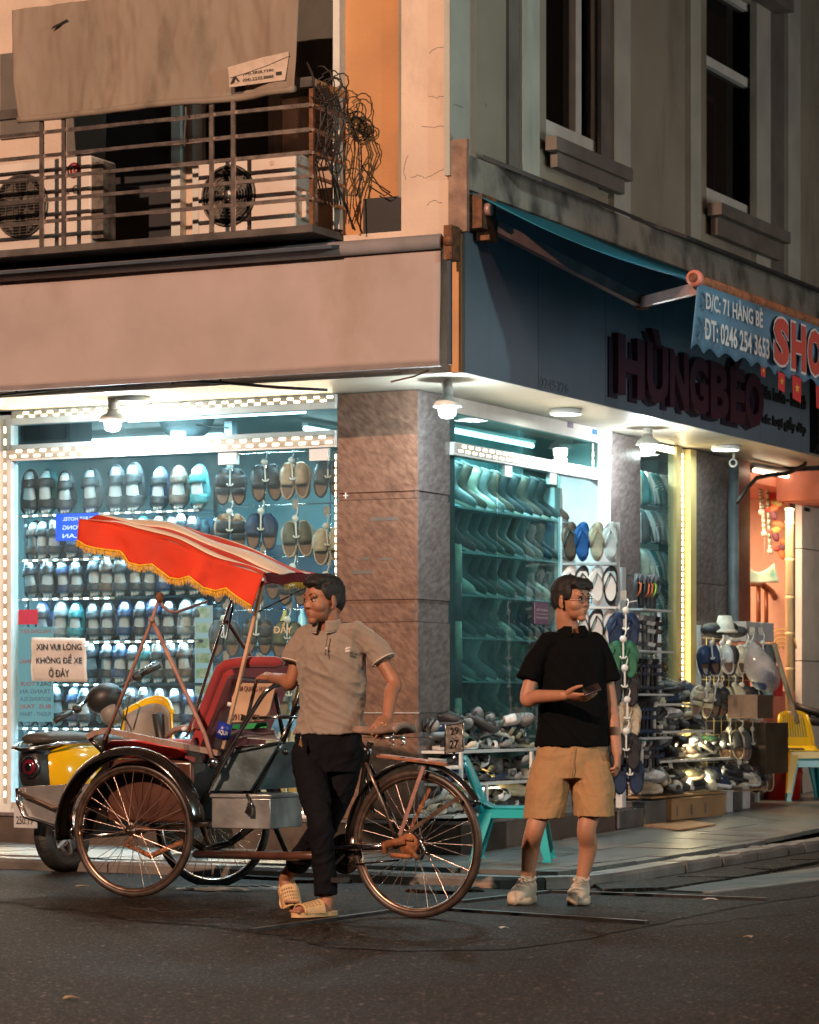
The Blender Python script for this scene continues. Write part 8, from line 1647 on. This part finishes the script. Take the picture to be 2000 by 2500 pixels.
# glasses
m_gl = M('glasses_frame', (.03, .018, .015), .3, .4, var=.1); g0 = MB()
for s in (-1, 1): g0.tube([H2 @ V((s*.033+.022*math.cos(a), -.099+.004*abs(math.cos(a))+.010*(s*math.cos(a) > .5), .008+.0185*math.sin(a))) for a in [2*math.pi*i/20 for i in range(20)]], .0018, 6, closed=True)
g0.tube([H2 @ V((-.011, -.099, .012)), H2 @ V((0, -.103, .015)), H2 @ V((.011, -.099, .012))], .0018, 6)
for s in (-1, 1): g0.tube([H2 @ V((s*.055, -.092, .013)), H2 @ V((s*.082, -.05, .014)), H2 @ V((s*.087, .01, .012))], .0018, 6)
gg = g0.build('glasses', m_gl, p2)
for s in (-1, 1): MB().add([H2 @ V((s*.033, -.099, .008))]+[H2 @ V((s*.033+.021*math.cos(a), -.0975, .008+.0175*math.sin(a))) for a in [2*math.pi*i/20 for i in range(20)]], [(0, 1+i, 1+(i+1) % 20) for i in range(20)]).build('lens', glass('lens_glass', (.92, .95, .98), .02, ior=1.9), gg)
# shirt, shorts
m_bk2 = M('black_shirt', (.0035, .0035, .004), .95, var=.12, scale=10, bump=.2, bscale=260, spec=.08)
st = MB(); Q = lambda x, y: P(x, y, Y2)
rloft(st, [(Q(1398, 1546), A2, .095, D2, .066), (Q(1398, 1562), A2, .150, D2, .088), (Q(1396, 1592), A2, .176, D2, .106), (Q(1397, 1640), A2, .182, D2, .114), (Q(1398, 1700), A2, .184, D2, .116), (Q(1398, 1760), A2, .188, D2, .122), (Q(1398, 1800), A2, .196, D2, .134), (Q(1397, 1822), A2, .197, D2, .136)], 28)
sl2l = P(1289, 1660, 15.14); sl2r = P(1488, 1664, 15.26)
limb(st, [nb2-A2*.03+V((0, 0, -.045)), s2l+V((.055, 0, -.008)), s2l+V((.022, 0, -.020)), sl2l.lerp(s2l, .4), sl2l], [.048, .053, .054, .058, .062], cap=False); limb(st, [nb2+A2*.03+V((0, 0, -.045)), s2r-V((.055, 0, .008)), s2r-V((.022, 0, .020)), sl2r.lerp(s2r, .4), sl2r], [.048, .053, .053, .056, .058], cap=False)
shirt2 = vox(st, 'black_shirt', m_bk2, p2, .006, 4, lambda p, n_: ridge(p, (-.6, 0, .7), 2.2, 11)*.009 + ridge(p, (.3, 0, 1), 2., 9, (4, 1, 1))*.006)
nc2 = nb2+V((0, 0, .016))
colf2 = lambda a, b: nc2+A2*((.063+.019*b)*math.cos(math.pi/2+.25+(2*math.pi-.5)*a))+D2*((.061+.023*b)*math.sin(math.pi/2+.25+(2*math.pi-.5)*a)+.006)+V((0, 0, .028-.036*b-.022*(math.cos((a-.5)*2*math.pi) < -.2)*abs(math.cos((a-.5)*2*math.pi))*(.3+b)))
MB().sheet(colf2, 36, 5, .004).build('collar', m_bk2, shirt2)
m_sh = M('tan_shorts', (.34, .195, .088), .85, var=.07, scale=10, bump=.2, bscale=240)
so2 = MB(); rloft(so2, [(Q(1397, 1800), A2, .172, D2, .114), (Q(1397, 1830), A2, .188, D2, .128), (Q(1394, 1870), A2, .204, D2, .138), (Q(1393, 1900), A2, .206, D2, .138)], 26)
rloft(so2, [(P(1350, 1860, Y2), A2, .105, D2, .128), (P(1338, 1920, 15.2), A2, .114, D2, .128), (P(1328, 1998, 15.17), A2, .106, D2, .118)], 22)
rloft(so2, [(P(1440, 1860, Y2), A2, .108, D2, .128), (P(1447, 1920, 15.2), A2, .112, D2, .128), (P(1450, 1994, 15.17), A2, .106, D2, .118)], 22)
def f2(p, n_):
    hx = (p.x/p.y*F+1000-1393); k = .007*math.sin(p.dot(V((.8*(1 if hx < 0 else -1), 0, 1)))*46+3*noise.noise(p*4))*max(0, .2+1.5*noise.noise(p*3+V((5, 5, 1))))
    if p.z > .80: k += .0035*math.sin(p.x*260+2*noise.noise(p*9))*min(1, (p.z-.80)/.08)*(p.z < .86)
    return k*.5 + ridge(p, (.7*(1 if hx < 0 else -1), 0, 1), 2., 12)*.008 + ridge(p, (1, .2, .2), 2.5, 14, (1, 5, 2))*.004
shorts = vox(so2, 'shorts', m_sh, p2, .006, 3, f2)
for a_, b_ in ((P(1403, 1822, Y2-.142), P(1400, 1880, Y2-.15)),): MB().tube([a_, b_, P(1396, 1905, Y2-.14)], .002, 5).build('fly_seam', M('seam_brown', (.22, .12, .06), .9), shorts)
# shoes
def shoe(c, d, mup, msole, root, sc_=1.12):
    t = make_slipper('sneaker'); M_ = Matrix.Translation(c) @ Matrix.Rotation(math.atan2(d[0], -d[1]), 4, 'Z') @ Matrix.Scale(sc_, 4); up = None; ch = list(t.children)
    for o in ch:
        o.data.transform(M_); nm = o.name.split('.')[0]
        o.data.materials[0] = {'upper': mup, 'sole': msole, 'collar': mup, 'laces': mup}[nm]
    up = [o for o in ch if o.name.startswith('upper')][0]; up.name = 'shoe'; up.parent = root; up.matrix_parent_inverse = WM(root).inverted()
    for o in ch:
        if o is not up: o.parent = up; o.matrix_parent_inverse = WM(up).inverted()
    bpy.data.objects.remove(t); PROTO.remove(t) if False else None
m_shoe = M('worn_cream_shoe', (.48, .40, .32), .75, var=.2, scale=14, bump=.4, bscale=60); m_shs = M('tan_shoe_sole', (.45, .36, .27), .6, var=.25, scale=10)
shoe(V((a2l.x-.028, 15.10, .002)), (-.38, -.92), m_shoe, m_shs, p2); shoe(V((a2r.x-.020, 15.09, .002)), (-.22, -.97), m_shoe, m_shs, p2)
for c_ in (a2l, a2r): limb(MB(), [c_+V((-.004, -.01, -.012)), c_+V((-.004, -.012, -.06))], [.039, .042]).build('sock', m_shoe, p2)
ph = thing('phone', 'smartphone in a dark case held in the hand of the man in shorts', 'phone', P(1445, 1684, 14.86)); pm = Matrix.Translation(P(1445, 1684, 14.865)) @ Matrix.Rotation(R_(-22), 4, 'Y') @ Matrix.Rotation(R_(28), 4, 'X')
I4 = lambda a, b, c: pm @ V((a, b, c))
MB().box(I4, (-.045, -.036, -.005), (.045, .036, .005)).build('phone_case', M('dark_phone_case', (.05, .04, .05), .3, var=.1), ph, bevel=.004); MB().box(I4, (-.042, -.033, .0052), (.042, .033, .0062)).build('screen', M('phone_screen', (.01, .01, .012), .08, var=0), ph)
# street lamp that throws the warm light, standing outside the frame
